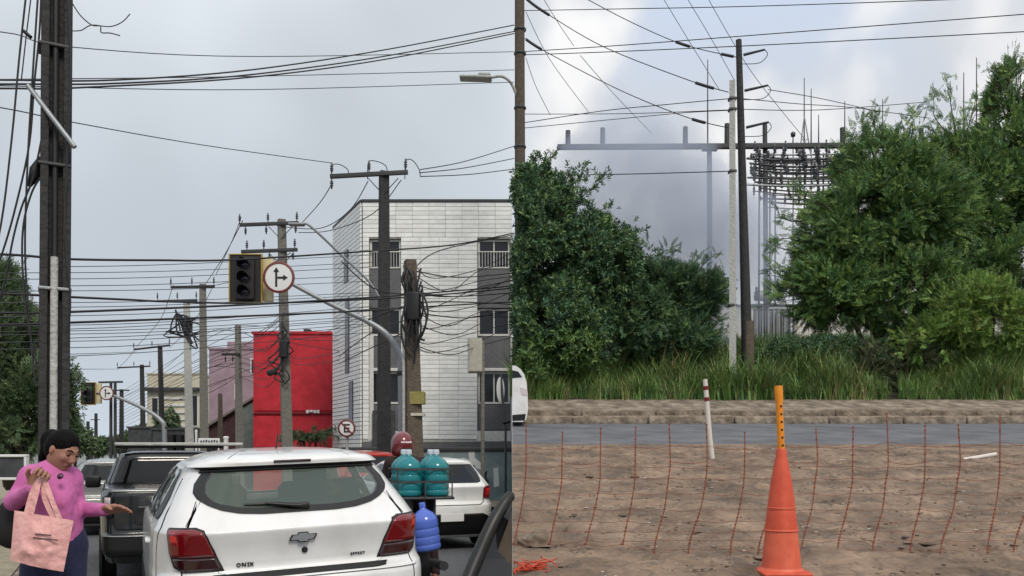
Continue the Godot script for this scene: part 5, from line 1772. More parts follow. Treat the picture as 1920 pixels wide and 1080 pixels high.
func white_building() -> void:
	var d := 36.0
	var t := thing("tiled_building", "white tiled three-storey building with grey panels under its windows", "building", Vector3(-3.2, street_y(d), -d))
	var o := t.position
	var X := func(px: float) -> float: return (px - CX) / F * d - o.x
	var Y := func(py: float) -> float: return CAM_H + (HY - py) / F * d - o.y
	var top: float = Y.call(378)
	var x0: float = X.call(680)
	var x1: float = X.call(959.6)
	# core behind the facade
	var mb := MB.new()
	var fp := PackedVector2Array([Vector2(x0 + 0.02, 0.3), Vector2(x1, 0.3), Vector2(x1, 9.0), Vector2(-1.0, 9.0), Vector2(-8.39 - o.x, 4.4), Vector2(x0 - 0.13, 0.3)])
	mb.prism(fp, 0.0, top - 0.02, Basis(Vector3(1, 0, 0), Vector3(0, 0, -1), Vector3(0, 1, 0)))
	part("core", mb, M.grout, t)
	# facade strips with the two window bays left open
	mb = MB.new()
	var bays := [[692.0, 752.0], [895.0, 957.0]]
	for s in [[680.0, 692.0], [752.0, 895.0], [957.0, 959.6]]:
		mb.box(Vector3((X.call(s[0]) + X.call(s[1])) * 0.5, top * 0.5, -0.15), Vector3(X.call(s[1]) - X.call(s[0]), top, 0.3))
	for b in bays:
		var yb: float = Y.call(447)
		mb.box(Vector3((X.call(b[0]) + X.call(b[1])) * 0.5, (top + yb) * 0.5, -0.15), Vector3(X.call(b[1]) - X.call(b[0]), top - yb, 0.3))
	part("wall", mb, M.grout, t)
	# tiles, course by course
	var r := RandomNumberGenerator.new()
	r.seed = 3
	var meshes := {}
	var n := 0
	var rest := MB.new()
	var hh := 0.185
	var lowest: float = Y.call(828)
	var y := top - hh * 0.5 - 0.03
	var row := 0
	while y - hh * 0.5 > lowest:
		var spans := [[680.0, 692.0], [752.0, 895.0]]
		if y - hh * 0.5 > Y.call(447): spans = [[680.0, 959.6]]
		for s in spans:
			var a: float = X.call(s[0])
			var e: float = X.call(s[1])
			var cnt := maxi(1, roundi((e - a) / 0.74))
			var w := (e - a) / cnt
			for i in cnt:
				var dz := r.randf_range(0.0, 0.008)
				var c := Vector3(a + w * (i + 0.5), y, 0.012 + dz)
				if n < 300:
					var key := "%.3f" % w
					if not meshes.has(key):
						var q := MB.new()
						q.box(Vector3.ZERO, Vector3(w - 0.010, hh - 0.015, 0.03), Basis.IDENTITY, 0.006)
						meshes[key] = q.mesh()
					var p := piece("tile", meshes[key], M["tile_white_%d" % [0, 0, 1, 1, 2, 3][r.randi() % 6]], t)
					p.position = c
					n += 1
				else:
					rest.box(c, Vector3(w - 0.010, hh - 0.015, 0.03))
		y -= hh
		row += 1
	if rest.v.size():
		part("lower_tiles", rest, M.tile_white_1, t).set_meta("kind", "stuff")
	# the flank along the side street
	mb = MB.new()
	var fa := Vector3(x0 - 0.02, 0, -0.02)
	var fb := Vector3(-8.42 - o.x, 0, -4.4)
	var nrm := (fb - fa).cross(Vector3.UP).normalized()
	var fl := Basis((fa - fb).normalized(), Vector3.UP, (fa - fb).normalized().cross(Vector3.UP))
	var k := 0
	y = top - hh * 0.5 - 0.03
	while y > 1.2:
		var ln := fa.distance_to(fb) / 7.0
		for i in 7: mb.box(fa.lerp(fb, (i + 0.5) / 7.0) + Vector3(0, y, 0) + fl.z * 0.05, Vector3(ln - 0.02, hh - 0.03, 0.06), fl)
		y -= hh
		k += 1
	part("flank_tiles", mb, M.tile_white_1, t).set_meta("kind", "stuff")
	# narrow flank windows
	for q in [[655, 470, 530], [657, 560, 700], [664, 715, 815]]:
		mb = MB.new()
		var u: float = clampf((680.0 - q[0]) / 53.0, 0.0, 1.0)
		var dd := lerpf(36.0, 40.4, u)
		var c := fa.lerp(fb, u) + fl.z * 0.09
		c.y = CAM_H + (HY - (q[1] + q[2]) * 0.5) / F * dd - o.y
		mb.box(c, Vector3(0.62, (q[2] - q[1]) / F * dd, 0.06), fl)
		part("flank_window", mb, M.far_glass, t)
	# bays
	for bi in 2:
		var a: float = X.call(bays[bi][0])
		var e: float = X.call(bays[bi][1])
		for q in [[448, 503, true], [578, 629, false], [697, 757, false]]:
			window_at(t, a + 0.02, e - 0.02, Y.call(q[2 - 1]), Y.call(q[0]), -0.22, q[2])
		for q in [[505, 577], [631, 689], [759, 806]]:
			mb = MB.new()
			mb.box(Vector3((a + e) * 0.5, (Y.call(q[0]) + Y.call(q[1])) * 0.5, -0.10), Vector3(e - a - 0.01, Y.call(q[0]) - Y.call(q[1]), 0.14), Basis.IDENTITY, 0.01)
			part("panel", mb, M.panel_grey, t)
		for q in [[690, 696], [808, 828]]:
			mb = MB.new()
			mb.box(Vector3((a + e) * 0.5, (Y.call(q[0]) + Y.call(q[1])) * 0.5, -0.02), Vector3(e - a + 0.06, Y.call(q[0]) - Y.call(q[1]), 0.16), Basis.IDENTITY, 0.01)
			part("sill", mb, M.trim_white, t)
	mb = MB.new()
	mb.box(Vector3(X.call(697), (Y.call(630) + Y.call(825)) * 0.5, 0.04), Vector3(0.18, Y.call(630) - Y.call(825), 0.1), Basis.IDENTITY, 0.01)
	part("pilaster", mb, M.trim_white, t)
	# dark coping and plinth
	mb = MB.new()
	add_bar(mb, Vector3(x0 - 0.04, top + 0.03, 0.0), Vector3(x1, top + 0.03, 0.0), 0.16, 0.1)
	add_bar(mb, Vector3(x0 - 0.04, top + 0.03, 0.0), fb + Vector3(0, top + 0.03, 0), 0.16, 0.1)
	part("coping", mb, M.steel_dark, t)
	mb = MB.new()
	mb.box(Vector3((x0 + x1) * 0.5, lowest * 0.5, 0.02), Vector3(x1 - x0, lowest - 0.02, 0.2))
	part("plinth", mb, M.panel_grey, t)
	# grey shop front between the pole and the post
	mb = MB.new()
	mb.box(Vector3(X.call(721), (Y.call(770) + 0.0) * 0.5, 0.18), Vector3(0.95, Y.call(770), 0.1), Basis.IDENTITY, 0.01)
	part("door", mb, M.dim_wall, t)

func mural_wall() -> void:
	var d := 31.0
	var t := thing("mural_wall", "low blue-grey painted wall with white graffiti in front of the white building", "wall", at(865, 0, d) * Vector3(1, 0, 1) + Vector3(0, street_y(d), 0))
	var o := t.position
	var mb := MB.new()
	var a := at(640, 845, d) - o
	var b := at(959.6, 845, d) - o
	mb.box(Vector3((a.x + b.x) * 0.5, a.y * 0.5, -0.1), Vector3(b.x - a.x, a.y, 0.2))
	part("wall", mb, M.mural, t)
	mb = MB.new()
	mb.box(Vector3((a.x + b.x) * 0.5, a.y + 0.05, -0.08), Vector3(b.x - a.x, 0.16, 0.3), Basis.IDENTITY, 0.03)
	part("coping", mb, M.steel_dark, t)
	# flat painted marks: a winged white figure, dark scrawl beneath, lettering-like strokes
	var marks := [[M.mural_white, [[845, 862], [868, 852], [880, 856], [878, 838], [884, 832], [890, 840], [890, 852], [902, 862], [906, 876], [893, 872], [884, 866], [866, 870]]],
		[M.mural_dark, [[870, 868], [890, 866], [893, 874], [872, 877]]],
		[M.mural_white, [[925, 872], [934, 870], [936, 905], [926, 908]]],
		[M.mural_dark, [[908, 880], [914, 876], [912, 890], [918, 898], [910, 902]]],
		[M.mural_white, [[812, 860], [828, 854], [836, 862], [820, 868]]]]
	for m in marks:
		var poly := PackedVector2Array()
		for q in m[1]:
			var p := at(q[0], q[1] + 6.0, d) - o
			poly.append(Vector2(p.x, p.y))
		mb = MB.new()
		mb.prism(poly, 0.003, 0.007)
		part("graffiti", mb, m[0], t)

func far_block(called: String, label: String, d: float, px0: float, px1: float, top: float, m: Material, deep := 7.0) -> Node3D:
	var a := at(px0, top, d)
	var b := at(px1, top, d)
	var t := thing(called, label, "building", Vector3((a.x + b.x) * 0.5, street_y(d), -d))
	var mb := MB.new()
	var h := a.y - street_y(d)
	mb.box(Vector3(0, h * 0.5, -deep * 0.5), Vector3(b.x - a.x, h, deep))
	part("wall", mb, m, t)
	mb = MB.new()
	mb.box(Vector3(0, h + 0.06, -deep * 0.5), Vector3(b.x - a.x + 0.16, 0.14, deep + 0.16))
	part("coping", mb, m, t)
	return t

func street_buildings() -> void:
	white_building()
	mural_wall()
	var d := 46.0
	var t := far_block("red_building", "bright red windowless building beside the white tiled one", d, 475, 635, 626, M.red_wall)
	var o := t.position
	var box := func(nm: String, px0: float, px1: float, py0: float, py1: float, z: float, th: float, m: Material, par: Node3D, dd: float) -> void:
		var q := MB.new()
		var a: Vector3 = at(px0, py1, dd) - par.position
		var b: Vector3 = at(px1, py0, dd) - par.position
		q.box(Vector3((a.x + b.x) * 0.5, (a.y + b.y) * 0.5, z), Vector3(b.x - a.x, b.y - a.y, th), Basis.IDENTITY, 0.01)
		part(nm, q, m, par)
	box.call("ledge", 476, 636, 773, 777, 0.05, 0.12, M.red_dark, t, d)
	box.call("panel", 481, 536, 780, 838, 0.04, 0.1, M.red_wall, t, d)
	box.call("panel", 541, 634, 630, 770, 0.03, 0.06, M.red_wall, t, d)
	box.call("panel", 478, 537, 634, 770, 0.03, 0.06, M.red_wall, t, d)
	for q in [[575, 580], [581, 588], [589, 594], [595, 600]]:
		box.call("sign_letter", q[0], q[1], 769.0, 775.0 if q[0] != 581 else 773.0, 0.13, 0.04, M.sign_white, t, d)
	box.call("roof_vent", 566, 578, 615, 624, -0.6, 0.5, M.dim_wall, t, d)
	t = far_block("mauve_building", "dull mauve building behind the poles left of the red one", 60, 392, 486, 655, M.mauve_wall)
	box.call("parapet", 425, 486, 640, 654, -0.4, 0.6, M.mauve_wall, t, 60.0)
	for q in [[470, 482, 672, 702], [440, 452, 720, 750]]:
		window_at(t, (at(q[0], 0, 60) - t.position).x, (at(q[1], 0, 60) - t.position).x, (at(0, q[3], 60) - t.position).y, (at(0, q[2], 60) - t.position).y, 0.0, false, false)
	d = 74.0
	t = far_block("cream_building", "cream building with ribbed white front far down the street", d, 276, 374, 702, M.cream_wall)
	box.call("cornice", 273, 376, 727, 733, 0.2, 0.5, M.dim_wall, t, d)
	for i in 6: box.call("rib", 305, 352, 745.0 + i * 13.0, 749.0 + i * 13.0, 0.06, 0.12, M.trim_white, t, d)
	window_at(t, (at(284, 0, d) - t.position).x, (at(298, 0, d) - t.position).x, (at(0, 790, d) - t.position).y, (at(0, 745, d) - t.position).y, 0.0, false, false)
	window_at(t, (at(356, 0, d) - t.position).x, (at(372, 0, d) - t.position).x, (at(0, 800, d) - t.position).y, (at(0, 740, d) - t.position).y, 0.0, false, false)
	# low building with a sloping maroon roof
	d = 52.0
	t = thing("sloped_roof_building", "low dark building with a maroon sloping roof left of the red one", "building", at(440, 0, d) * Vector3(1, 0, 1) + Vector3(0, street_y(d), 0))
	var p := func(px: float, py: float) -> Vector2:
		var q: Vector3 = at(px, py, d) - t.position
		return Vector2(q.x, q.y)
	var mb := MB.new()
	mb.prism(PackedVector2Array([p.call(392, 880), p.call(479, 880), p.call(479, 748), p.call(392, 800)]), -5.0, 0.0)
	part("wall", mb, M.maroon_roof, t)
	mb = MB.new()
	mb.prism(PackedVector2Array([p.call(388, 803), p.call(479.5, 747), p.call(479.5, 743), p.call(388, 798)]), -5.2, 0.3)
	part("roof", mb, M.concrete_mid, t)
	mb = MB.new()
	mb.prism(PackedVector2Array([p.call(455, 880), p.call(476, 880), p.call(476, 752), p.call(455, 764)]), 0.02, 0.1)
	part("side_panel", mb, M.green_grey_wall, t)
	t = far_block("low_shop", "low dark shop row below the cream building", 56, 286, 410, 806, M.dim_wall)
	for q in [[317, 330], [335, 345]]: box.call("awning_box", q[0], q[1], 815.0, 850.0, 0.2, 0.5, M.sign_black, t, 56.0)
	t = far_block("dark_hut", "dark flat-roofed hut left of the low shop row", 58, 240, 284, 803, M.dim_wall)
	d = 40.0
	var g := thing("shop_board", "white lettered board standing above the dark pickup's roof", "sign", at(392, 860, d))
	mb = MB.new()
	mb.box(at(392, 828, d) - g.position, Vector3(1.0, 0.32, 0.06), Basis.IDENTITY, 0.01)
	part("board", mb, M.sign_white, g)
	for i in 7:
		mb = MB.new()
		mb.box(at(377 + i * 5, 828, d - 0.035) - g.position, Vector3(0.08, 0.10 + 0.03 * (i % 3), 0.01))
		part("lettering", mb, M.dim_wall, g)
	for x in [374, 410]:
		mb = MB.new()
		mb.box(at(x, 850, d + 0.04) - g.position, Vector3(0.06, 1.0, 0.05))
		part("leg", mb, M.sign_white, g)
	for q in [[424, 818, "white bollard right of the lettered board"], [368, 806, "thin white post left of the lettered board"]]:
		var pq := at(q[0], 0, d)
		pq.y = street_y(d)
		g = thing("bollard", q[2], "bollard", pq)
		mb = MB.new()
		var h := at(0, q[1], d).y - pq.y
		var w := 0.11 if q[0] > 400 else 0.05
		mb.lathe([[w, 0.0], [w, h - 0.12], [w * 1.25, h - 0.10], [w * 1.25, h - 0.03], [w * 0.6, h], [0.0, h]], 12)
		part("post", mb, M.sign_white, g)
	# framed notice board behind the person
	d = 13.0
	g = thing("notice_board", "dark notice board with white frame at the left edge behind the person in pink", "board", at(20, 0, d) * Vector3(1, 0, 1) + Vector3(0, street_y(d) + 0.1, 0))
	var c0 := at(-20, 895, d) - g.position
	var c1 := at(48, 857, d) - g.position
	mb = MB.new()
	mb.box((c0 + c1) * 0.5, Vector3(c1.x - c0.x, c1.y - c0.y, 0.05))
	part("board", mb, M.dim_wall, g)
	mb = MB.new()
	mb.box(Vector3((c0.x + c1.x) * 0.5, c1.y + 0.02, 0.01), Vector3(c1.x - c0.x + 0.08, 0.04, 0.09), Basis.IDENTITY, 0.006)
	mb.box(Vector3(c1.x + 0.02, (c0.y + c1.y) * 0.5, 0.01), Vector3(0.04, c1.y - c0.y, 0.09), Basis.IDENTITY, 0.006)
	mb.box(Vector3((c0.x + c1.x) * 0.5, c0.y - 0.02, 0.01), Vector3(c1.x - c0.x + 0.08, 0.04, 0.09), Basis.IDENTITY, 0.006)
	part("frame", mb, M.sign_white, g)
	for x in [c0.x + 0.1, c1.x - 0.05]:
		mb = MB.new()
		mb.box(Vector3(x, c0.y * 0.5, 0), Vector3(0.05, c0.y, 0.05))
		part("leg", mb, M.sign_white, g)

# ---------------------------------------------------------------- plants
func leaf(mb: MB, p: Vector3, dir: Vector3, side: Vector3, l: float, w: float) -> void:
	var n := dir.cross(side).normalized()
	var a := mb.vert(p)
	var b := mb.vert(p + dir * l * 0.45 + side * w * 0.5 + n * w * 0.15)
	var c := mb.vert(p + dir * l)
	var e := mb.vert(p + dir * l * 0.45 - side * w * 0.5 + n * w * 0.15)
	mb.tri(a, b, c)
	mb.tri(a, c, e)

func sprig(kind: String, seed_: int) -> ArrayMesh:       # a twig with its leaves, growing along +y
	var r := RandomNumberGenerator.new()
	r.seed = seed_
	var mb := MB.new()
	if kind == "fine":
		for i in 8:
			var y := 0.04 + 0.05 * i
			for s in [-1.0, 1.0]:
				var dir := Vector3(s * 0.8, 0.55, r.randf_range(-0.35, 0.35)).normalized()
				leaf(mb, Vector3(0, y, 0), dir, Vector3(-dir.y, dir.x, r.randf_range(-0.8, 0.8)).normalized(), r.randf_range(0.09, 0.14) * (1.15 - i * 0.06), 0.042)
		leaf(mb, Vector3(0, 0.42, 0), Vector3.UP, Vector3.RIGHT, 0.13, 0.04)
	else:
		for i in 10:
			var a := i * 2.4 + r.randf()
			var el := r.randf_range(0.15, 1.1)
			var dir := Vector3(cos(a) * cos(el), sin(el), sin(a) * cos(el))
			var s := dir.cross(Vector3(r.randf_range(-1, 1), 1, r.randf_range(-1, 1))).normalized()
			leaf(mb, Vector3(0, 0.03 * i, 0), dir, s, r.randf_range(0.14, 0.22), r.randf_range(0.06, 0.09))
	mb.tube([Vector3.ZERO, Vector3(0, 0.40 if kind == "fine" else 0.28, 0)], 0.005, 3, false)
	return mb.mesh()

class Leaves:
	var tf: Array = []
	var co: Array = []

func scatter(lv: Leaves, r: RandomNumberGenerator, c: Vector3, rad: Vector3, n: int, pal: Array, size: float, gap: FastNoiseLite, thr: float, cut := 0.06) -> void:
	var made := 0
	var tries := 0
	while made < n and tries < n * 6:
		tries += 1
		var u := Vector3(r.randfn(), r.randfn(), r.randfn()).normalized()
		var p := c + u * rad * pow(r.randf(), 0.42)
		if p.x < cut: continue
		if gap.get_noise_3dv(p) < thr: continue
		var g := (u + Vector3(r.randfn(), r.randfn() + 0.35, r.randfn()) * 0.55).normalized()
		add_sprig(lv, r, p, g, size * r.randf_range(0.7, 1.3), pal)
		made += 1

func add_sprig(lv: Leaves, r: RandomNumberGenerator, p: Vector3, g: Vector3, s: float, pal: Array) -> void:
	var x := g.cross(Vector3(r.randfn(), r.randfn(), r.randfn())).normalized()
	lv.tf.append(Transform3D(Basis(x, g, x.cross(g)).scaled_local(Vector3.ONE * s), p))
	var a: Color = pal[r.randi() % pal.size()]
	var k := r.randf_range(0.8, 1.55)
	lv.co.append(Color(a.r * k, a.g * k, a.b * k))

func foliage(called: String, lv: Leaves, mesh: Mesh, parent: Node3D) -> MultiMeshInstance3D:
	var mm := MultiMesh.new()
	mm.transform_format = MultiMesh.TRANSFORM_3D
	mm.use_colors = true
	mm.mesh = mesh
	mm.instance_count = lv.tf.size()
	var inv := parent.transform.affine_inverse()
	for i in lv.tf.size():
		mm.set_instance_transform(i, inv * lv.tf[i])
		mm.set_instance_color(i, lv.co[i])
	var o := MultiMeshInstance3D.new()
	o.name = called
	o.multimesh = mm
	o.material_override = M.leaf
	o.set_meta("kind", "stuff")
	parent.add_child(o, true)
	return o

func limb(mb: MB, r: RandomNumberGenerator, a: Vector3, b: Vector3, ra: float, rb: float, bend := 0.12) -> Array:
	var l := a.distance_to(b)
	var pts := smooth([a, a.lerp(b, 0.35) + Vector3(r.randfn(), r.randfn() * 0.5, r.randfn()) * l * bend, a.lerp(b, 0.7) + Vector3(r.randfn(), r.randfn() * 0.5, r.randfn()) * l * bend, b], 3)
	var rs := []
	for i in pts.size(): rs.append(lerpf(ra, rb, float(i) / (pts.size() - 1)))
	mb.tube(pts, rs, 6, false)
	return pts

func tree(called: String, label: String, foot: Vector3, lobes: Array, shoots: Array, pal: Array, kind: String, size: float, thr: float, trunk_r: float, seed_: int, group := "", cut := 0.17) -> Node3D:
	# lobes: [centre, radii, number of sprigs]; shoots: [from, to, number of sprigs]
	var r := RandomNumberGenerator.new()
	r.seed = seed_
	var gap := FastNoiseLite.new()
	gap.seed = seed_; gap.frequency = 0.62; gap.fractal_octaves = 3
	var t := thing(called, label, "tree" if called.ends_with("tree") else "shrub", foot, 0.0, group)
	var mb := MB.new()
	mb.xf = Transform3D(Basis.IDENTITY, -foot)
	var lv := Leaves.new()
	for l in lobes:
		var fork := foot.lerp(l[0], 0.45) + Vector3(r.randfn() * 0.15, 0, r.randfn() * 0.15)
		limb(mb, r, foot - Vector3(0, 0.1, 0), fork, trunk_r, trunk_r * 0.55, 0.05)
		limb(mb, r, fork, l[0], trunk_r * 0.55, trunk_r * 0.25, 0.08)
		for i in 9:
			var u := Vector3(r.randfn(), r.randfn() + 0.2, r.randfn()).normalized()
			var e: Vector3 = l[0] + u * l[1] * 0.92
			if e.x < cut: continue
			limb(mb, r, (l[0] as Vector3).lerp(fork, r.randf() * 0.5), e, trunk_r * 0.22, 0.008, 0.1)
		for i in 16:
			var u := Vector3(r.randfn(), r.randfn() * 0.8 + 0.15, r.randfn() * 0.6).normalized()
			var e: Vector3 = l[0] + u * l[1] * r.randf_range(1.02, 1.32)
			if e.x < cut + 0.1: continue
			var sp := limb(mb, r, l[0] + u * l[1] * 0.6, e, 0.018, 0.005, 0.08)
			for j in 16:
				var q := r.randf() * (sp.size() - 1)
				add_sprig(lv, r, (sp[int(q)] as Vector3).lerp(sp[mini(int(q) + 1, sp.size() - 1)], q - int(q)) + Vector3(r.randfn(), r.randfn(), r.randfn()) * 0.07, (u + Vector3(r.randfn(), r.randfn() + 0.2, r.randfn()) * 0.6).normalized(), size * r.randf_range(0.4, 0.7), pal)
		scatter(lv, r, l[0], l[1] * 0.93, int(l[2] * 2.9), pal, size * 0.62, gap, thr + 0.13, cut)
	for s in shoots:
		var pts := limb(mb, r, s[0], s[1], 0.035, 0.008, 0.06)
		for i in int(s[2] * 1.5):
			var q := r.randf_range(0.25, 1.0) * (pts.size() - 1)
			var p: Vector3 = pts[int(q)].lerp(pts[mini(int(q) + 1, pts.size() - 1)], q - int(q)) + Vector3(r.randfn(), r.randfn(), r.randfn()) * 0.12
			if p.x < cut: continue
			add_sprig(lv, r, p, (Vector3(r.randfn(), r.randfn() + 0.6, r.randfn()) + (s[1] - s[0]).normalized()).normalized(), size * r.randf_range(0.4, 0.75), pal)
	part("trunk", mb, M.bark, t)
	foliage("crown", lv, sprig(kind, seed_), t)
	return t

func lobe(px: float, py: float, d: float, rx: float, ry: float, rz: float, n: int) -> Array:    # radii in pixels of the picture, depth radius in metres
	return [at(px, py, d), Vector3(rx / F * d, ry / F * d, rz), n]

func plants() -> void:
	var dark := [Color(0.048, 0.105, 0.050), Color(0.060, 0.130, 0.055), Color(0.080, 0.145, 0.050), Color(0.050, 0.110, 0.060), Color(0.115, 0.180, 0.060), Color(0.040, 0.085, 0.040)]
	var mid := [Color(0.075, 0.150, 0.042), Color(0.110, 0.200, 0.048), Color(0.160, 0.245, 0.058), Color(0.065, 0.140, 0.055), Color(0.150, 0.225, 0.055), Color(0.055, 0.115, 0.040), Color(0.085, 0.170, 0.050)]
	var bright := [Color(0.145, 0.250, 0.050), Color(0.180, 0.290, 0.058), Color(0.110, 0.190, 0.048), Color(0.21, 0.27, 0.06)]
	# left of the lot
	tree("dark_tree", "dark leafy tree at the lot's left, its thin top branches against smoke", at(1010, 735, 29.5),
		[lobe(1000, 480, 29.0, 105, 130, 1.8, 1500), lobe(1110, 500, 29.5, 95, 100, 1.8, 1300), lobe(1040, 610, 28.6, 110, 90, 1.6, 1300), lobe(1010, 370, 29.5, 70, 60, 1.3, 420)],
		[[at(1000, 420, 29.2), at(1036, 285, 29.2), 26], [at(1020, 420, 29.2), at(1105, 300, 29.2), 26], [at(1040, 400, 29.3), at(1140, 330, 29.3), 26], [at(990, 400, 29.2), at(985, 320, 29.2), 26], [at(1060, 430, 29.2), at(1145, 385, 29.2), 22], [at(1000, 400, 29.2), at(1070, 315, 29), 22], [at(1100, 450, 29.2), at(1200, 430, 29.2), 22]], dark, "broad", 1.25, -0.14, 0.16, 21, "trees beyond the lot road")
	tree("spreading_tree", "low dark tree with spiky outline just left of the twin poles", at(1210, 740, 30.5),
		[lobe(1225, 565, 30.5, 105, 75, 1.6, 1500), lobe(1290, 560, 31.0, 70, 75, 1.4, 900), lobe(1170, 600, 30.0, 90, 80, 1.5, 900), lobe(1260, 640, 30.2, 90, 45, 1.3, 600)],
		[[at(1290, 560, 31), at(1352, 510, 31), 22], [at(1290, 590, 31), at(1366, 560, 31), 26], [at(1280, 610, 31), at(1362, 610, 31), 22], [at(1260, 540, 31), at(1310, 480, 31), 22], [at(1230, 520, 31), at(1265, 470, 31), 18], [at(1290, 540, 31), at(1340, 478, 31), 16], [at(1180, 500, 31), at(1215, 455, 31), 14]], dark, "fine", 1.25, -0.10, 0.12, 22, "trees beyond the lot road")
	tree("leafy_shrub", "yellow-green shrub under the dark tree at the lot's left", at(1060, 735, 27.6), [lobe(1055, 655, 27.6, 75, 50, 0.9, 380), lobe(1010, 690, 27.4, 50, 40, 0.8, 250)], [], [Color(0.06, 0.12, 0.028), Color(0.085, 0.15, 0.03), Color(0.04, 0.09, 0.028)], "broad", 0.95, -0.05, 0.04, 23)
	# right of the lot
	tree("broad_tree", "large green tree at the right hiding part of the substation", at(1655, 700, 32.0),
		[lobe(1610, 460, 31.5, 120, 130, 2.2, 2300), lobe(1700, 400, 31.5, 130, 120, 2.2, 2300), lobe(1650, 330, 32.0, 100, 85, 1.8, 1000), lobe(1560, 550, 31.0, 100, 70, 1.8, 1200), lobe(1700, 540, 30.8, 130, 90, 2.0, 1500)],
		[[at(1560, 430, 31), at(1462, 405, 31), 30], [at(1550, 480, 31), at(1445, 460, 31), 34], [at(1540, 520, 31), at(1440, 505, 31), 30], [at(1540, 550, 31), at(1450, 545, 31), 30], [at(1560, 580, 31), at(1480, 590, 31), 26], [at(1560, 400, 31), at(1490, 350, 31), 24],
			[at(1640, 300, 32), at(1615, 222, 32), 22], [at(1660, 290, 32), at(1650, 200, 32), 24], [at(1690, 300, 32), at(1712, 205, 32), 24], [at(1700, 320, 32), at(1690, 222, 32), 20], [at(1640, 330, 32), at(1585, 255, 32), 20], [at(1660, 330, 32), at(1670, 240, 32), 22]], mid, "fine", 1.35, -0.16, 0.2, 24, "trees beyond the lot road")
	tree("tall_tree", "tall tree at the right edge with thin sprays rising above it", at(1850, 700, 33.0),
		[lobe(1830, 400, 32.5, 120, 120, 2.2, 1700), lobe(1900, 330, 32.5, 100, 130, 2.0, 1500), lobe(1790, 310, 33.0, 70, 60, 1.5, 420), lobe(1900, 200, 33.0, 45, 80, 1.3, 420), lobe(1860, 520, 31.6, 120, 90, 2.0, 1500)],
		[[at(1800, 320, 33), at(1752, 178, 33), 34], [at(1800, 310, 33), at(1782, 152, 33), 34], [at(1800, 300, 33), at(1830, 180, 33), 28], [at(1890, 240, 33), at(1855, 130, 33), 34], [at(1900, 220, 33), at(1893, 105, 33), 34], [at(1910, 220, 33), at(1925, 100, 33), 34], [at(1860, 300, 33), at(1862, 200, 33), 30], [at(1790, 300, 33), at(1745, 230, 33), 24]], mid, "fine", 1.3, -0.10, 0.2, 25, "trees beyond the lot road")
	tree("leafy_shrub", "bright green bush at the right edge below the tall tree", at(1850, 742, 28.6), [lobe(1840, 590, 28.6, 90, 75, 1.1, 900), lobe(1900, 610, 28.4, 60, 80, 1.0, 600), lobe(1760, 640, 28.8, 70, 55, 1.0, 500)], [], bright, "fine", 1.1, -0.12, 0.05, 26)
	tree("leafy_shrub", "dark rounded shrub below the substation wall", at(1500, 720, 30.0), [lobe(1470, 672, 30.0, 70, 36, 1.0, 600), lobe(1560, 668, 30.2, 80, 40, 1.0, 700), lobe(1640, 680, 30.0, 60, 40, 1.0, 500)], [], dark, "broad", 0.9, -0.2, 0.05, 27)
	tree("leafy_shrub", "olive brushwood under the large green tree", at(1680, 742, 29.0), [lobe(1680, 680, 29.0, 70, 45, 1.0, 420), lobe(1620, 710, 28.6, 50, 30, 0.8, 220)], [[at(1640, 740, 28.5), at(1600, 600, 28.5), 8], [at(1700, 740, 28.5), at(1722, 610, 28.5), 8]], [Color(0.05, 0.07, 0.025), Color(0.075, 0.085, 0.035), Color(0.035, 0.055, 0.022)], "fine", 1.0, -0.02, 0.05, 28)
	# street side
	var shade := [Color(0.060, 0.105, 0.045), Color(0.085, 0.135, 0.060), Color(0.115, 0.155, 0.070), Color(0.050, 0.085, 0.042)]
	tree("street_tree", "dark layered tree behind the near pole at the left edge", at(20, 905, 26),
		[lobe(-30, 640, 26, 90, 130, 2.0, 1500), lobe(30, 690, 26, 50, 110, 1.4, 1000), lobe(20, 790, 25.5, 60, 70, 1.4, 1000), lobe(-5, 550, 26, 35, 60, 1.0, 260), lobe(60, 760, 25.5, 24, 80, 0.8, 320)],
		[[at(0, 600, 26), at(52, 555, 26), 16], [at(0, 620, 26), at(68, 592, 26), 18], [at(0, 560, 26), at(20, 490, 26), 14]], shade, "fine", 1.2, -0.16, 0.2, 31, "", -999.0)
	tree("climbing_plant", "thin green climber seen along the right side of the near pole", at(127, 870, 11.0), [lobe(127, 745, 11.0, 7, 60, 0.06, 90), lobe(128, 800, 11.0, 9, 20, 0.08, 40)], [], shade, "broad", 0.42, -1.0, 0.012, 32, "", -999.0)
	for q in [[140, 826, 60, 12, 20, "small tree right beside the person's head at the street's far end"], [190, 838, 90, 22, 14, "low far tree below the far traffic signal"], [235, 832, 95, 20, 16, "low far tree left of the dark hut"], [165, 836, 110, 20, 14, "farthest hazy tree among the tiny poles"], [262, 825, 85, 16, 22, "far tree behind the dark hut"], [315, 800, 66, 12, 24, "tree in front of the cream building"]]:
		tree("distant_tree", q[5], at(q[0], 875, q[2]), [lobe(q[0], q[1], q[2], q[3], q[4], 1.6, 260)], [], shade, "broad", 2.3, -0.3, 0.12, 40 + q[0], "far trees along the street", -999.0)
	palm("young palm in front of the red building", at(592, 850, 40.0), 1.9, 15, 61)
	palm("smaller palm right beside the young palm at the red wall", at(570, 848, 39.0), 1.2, 11, 62)
	grass()

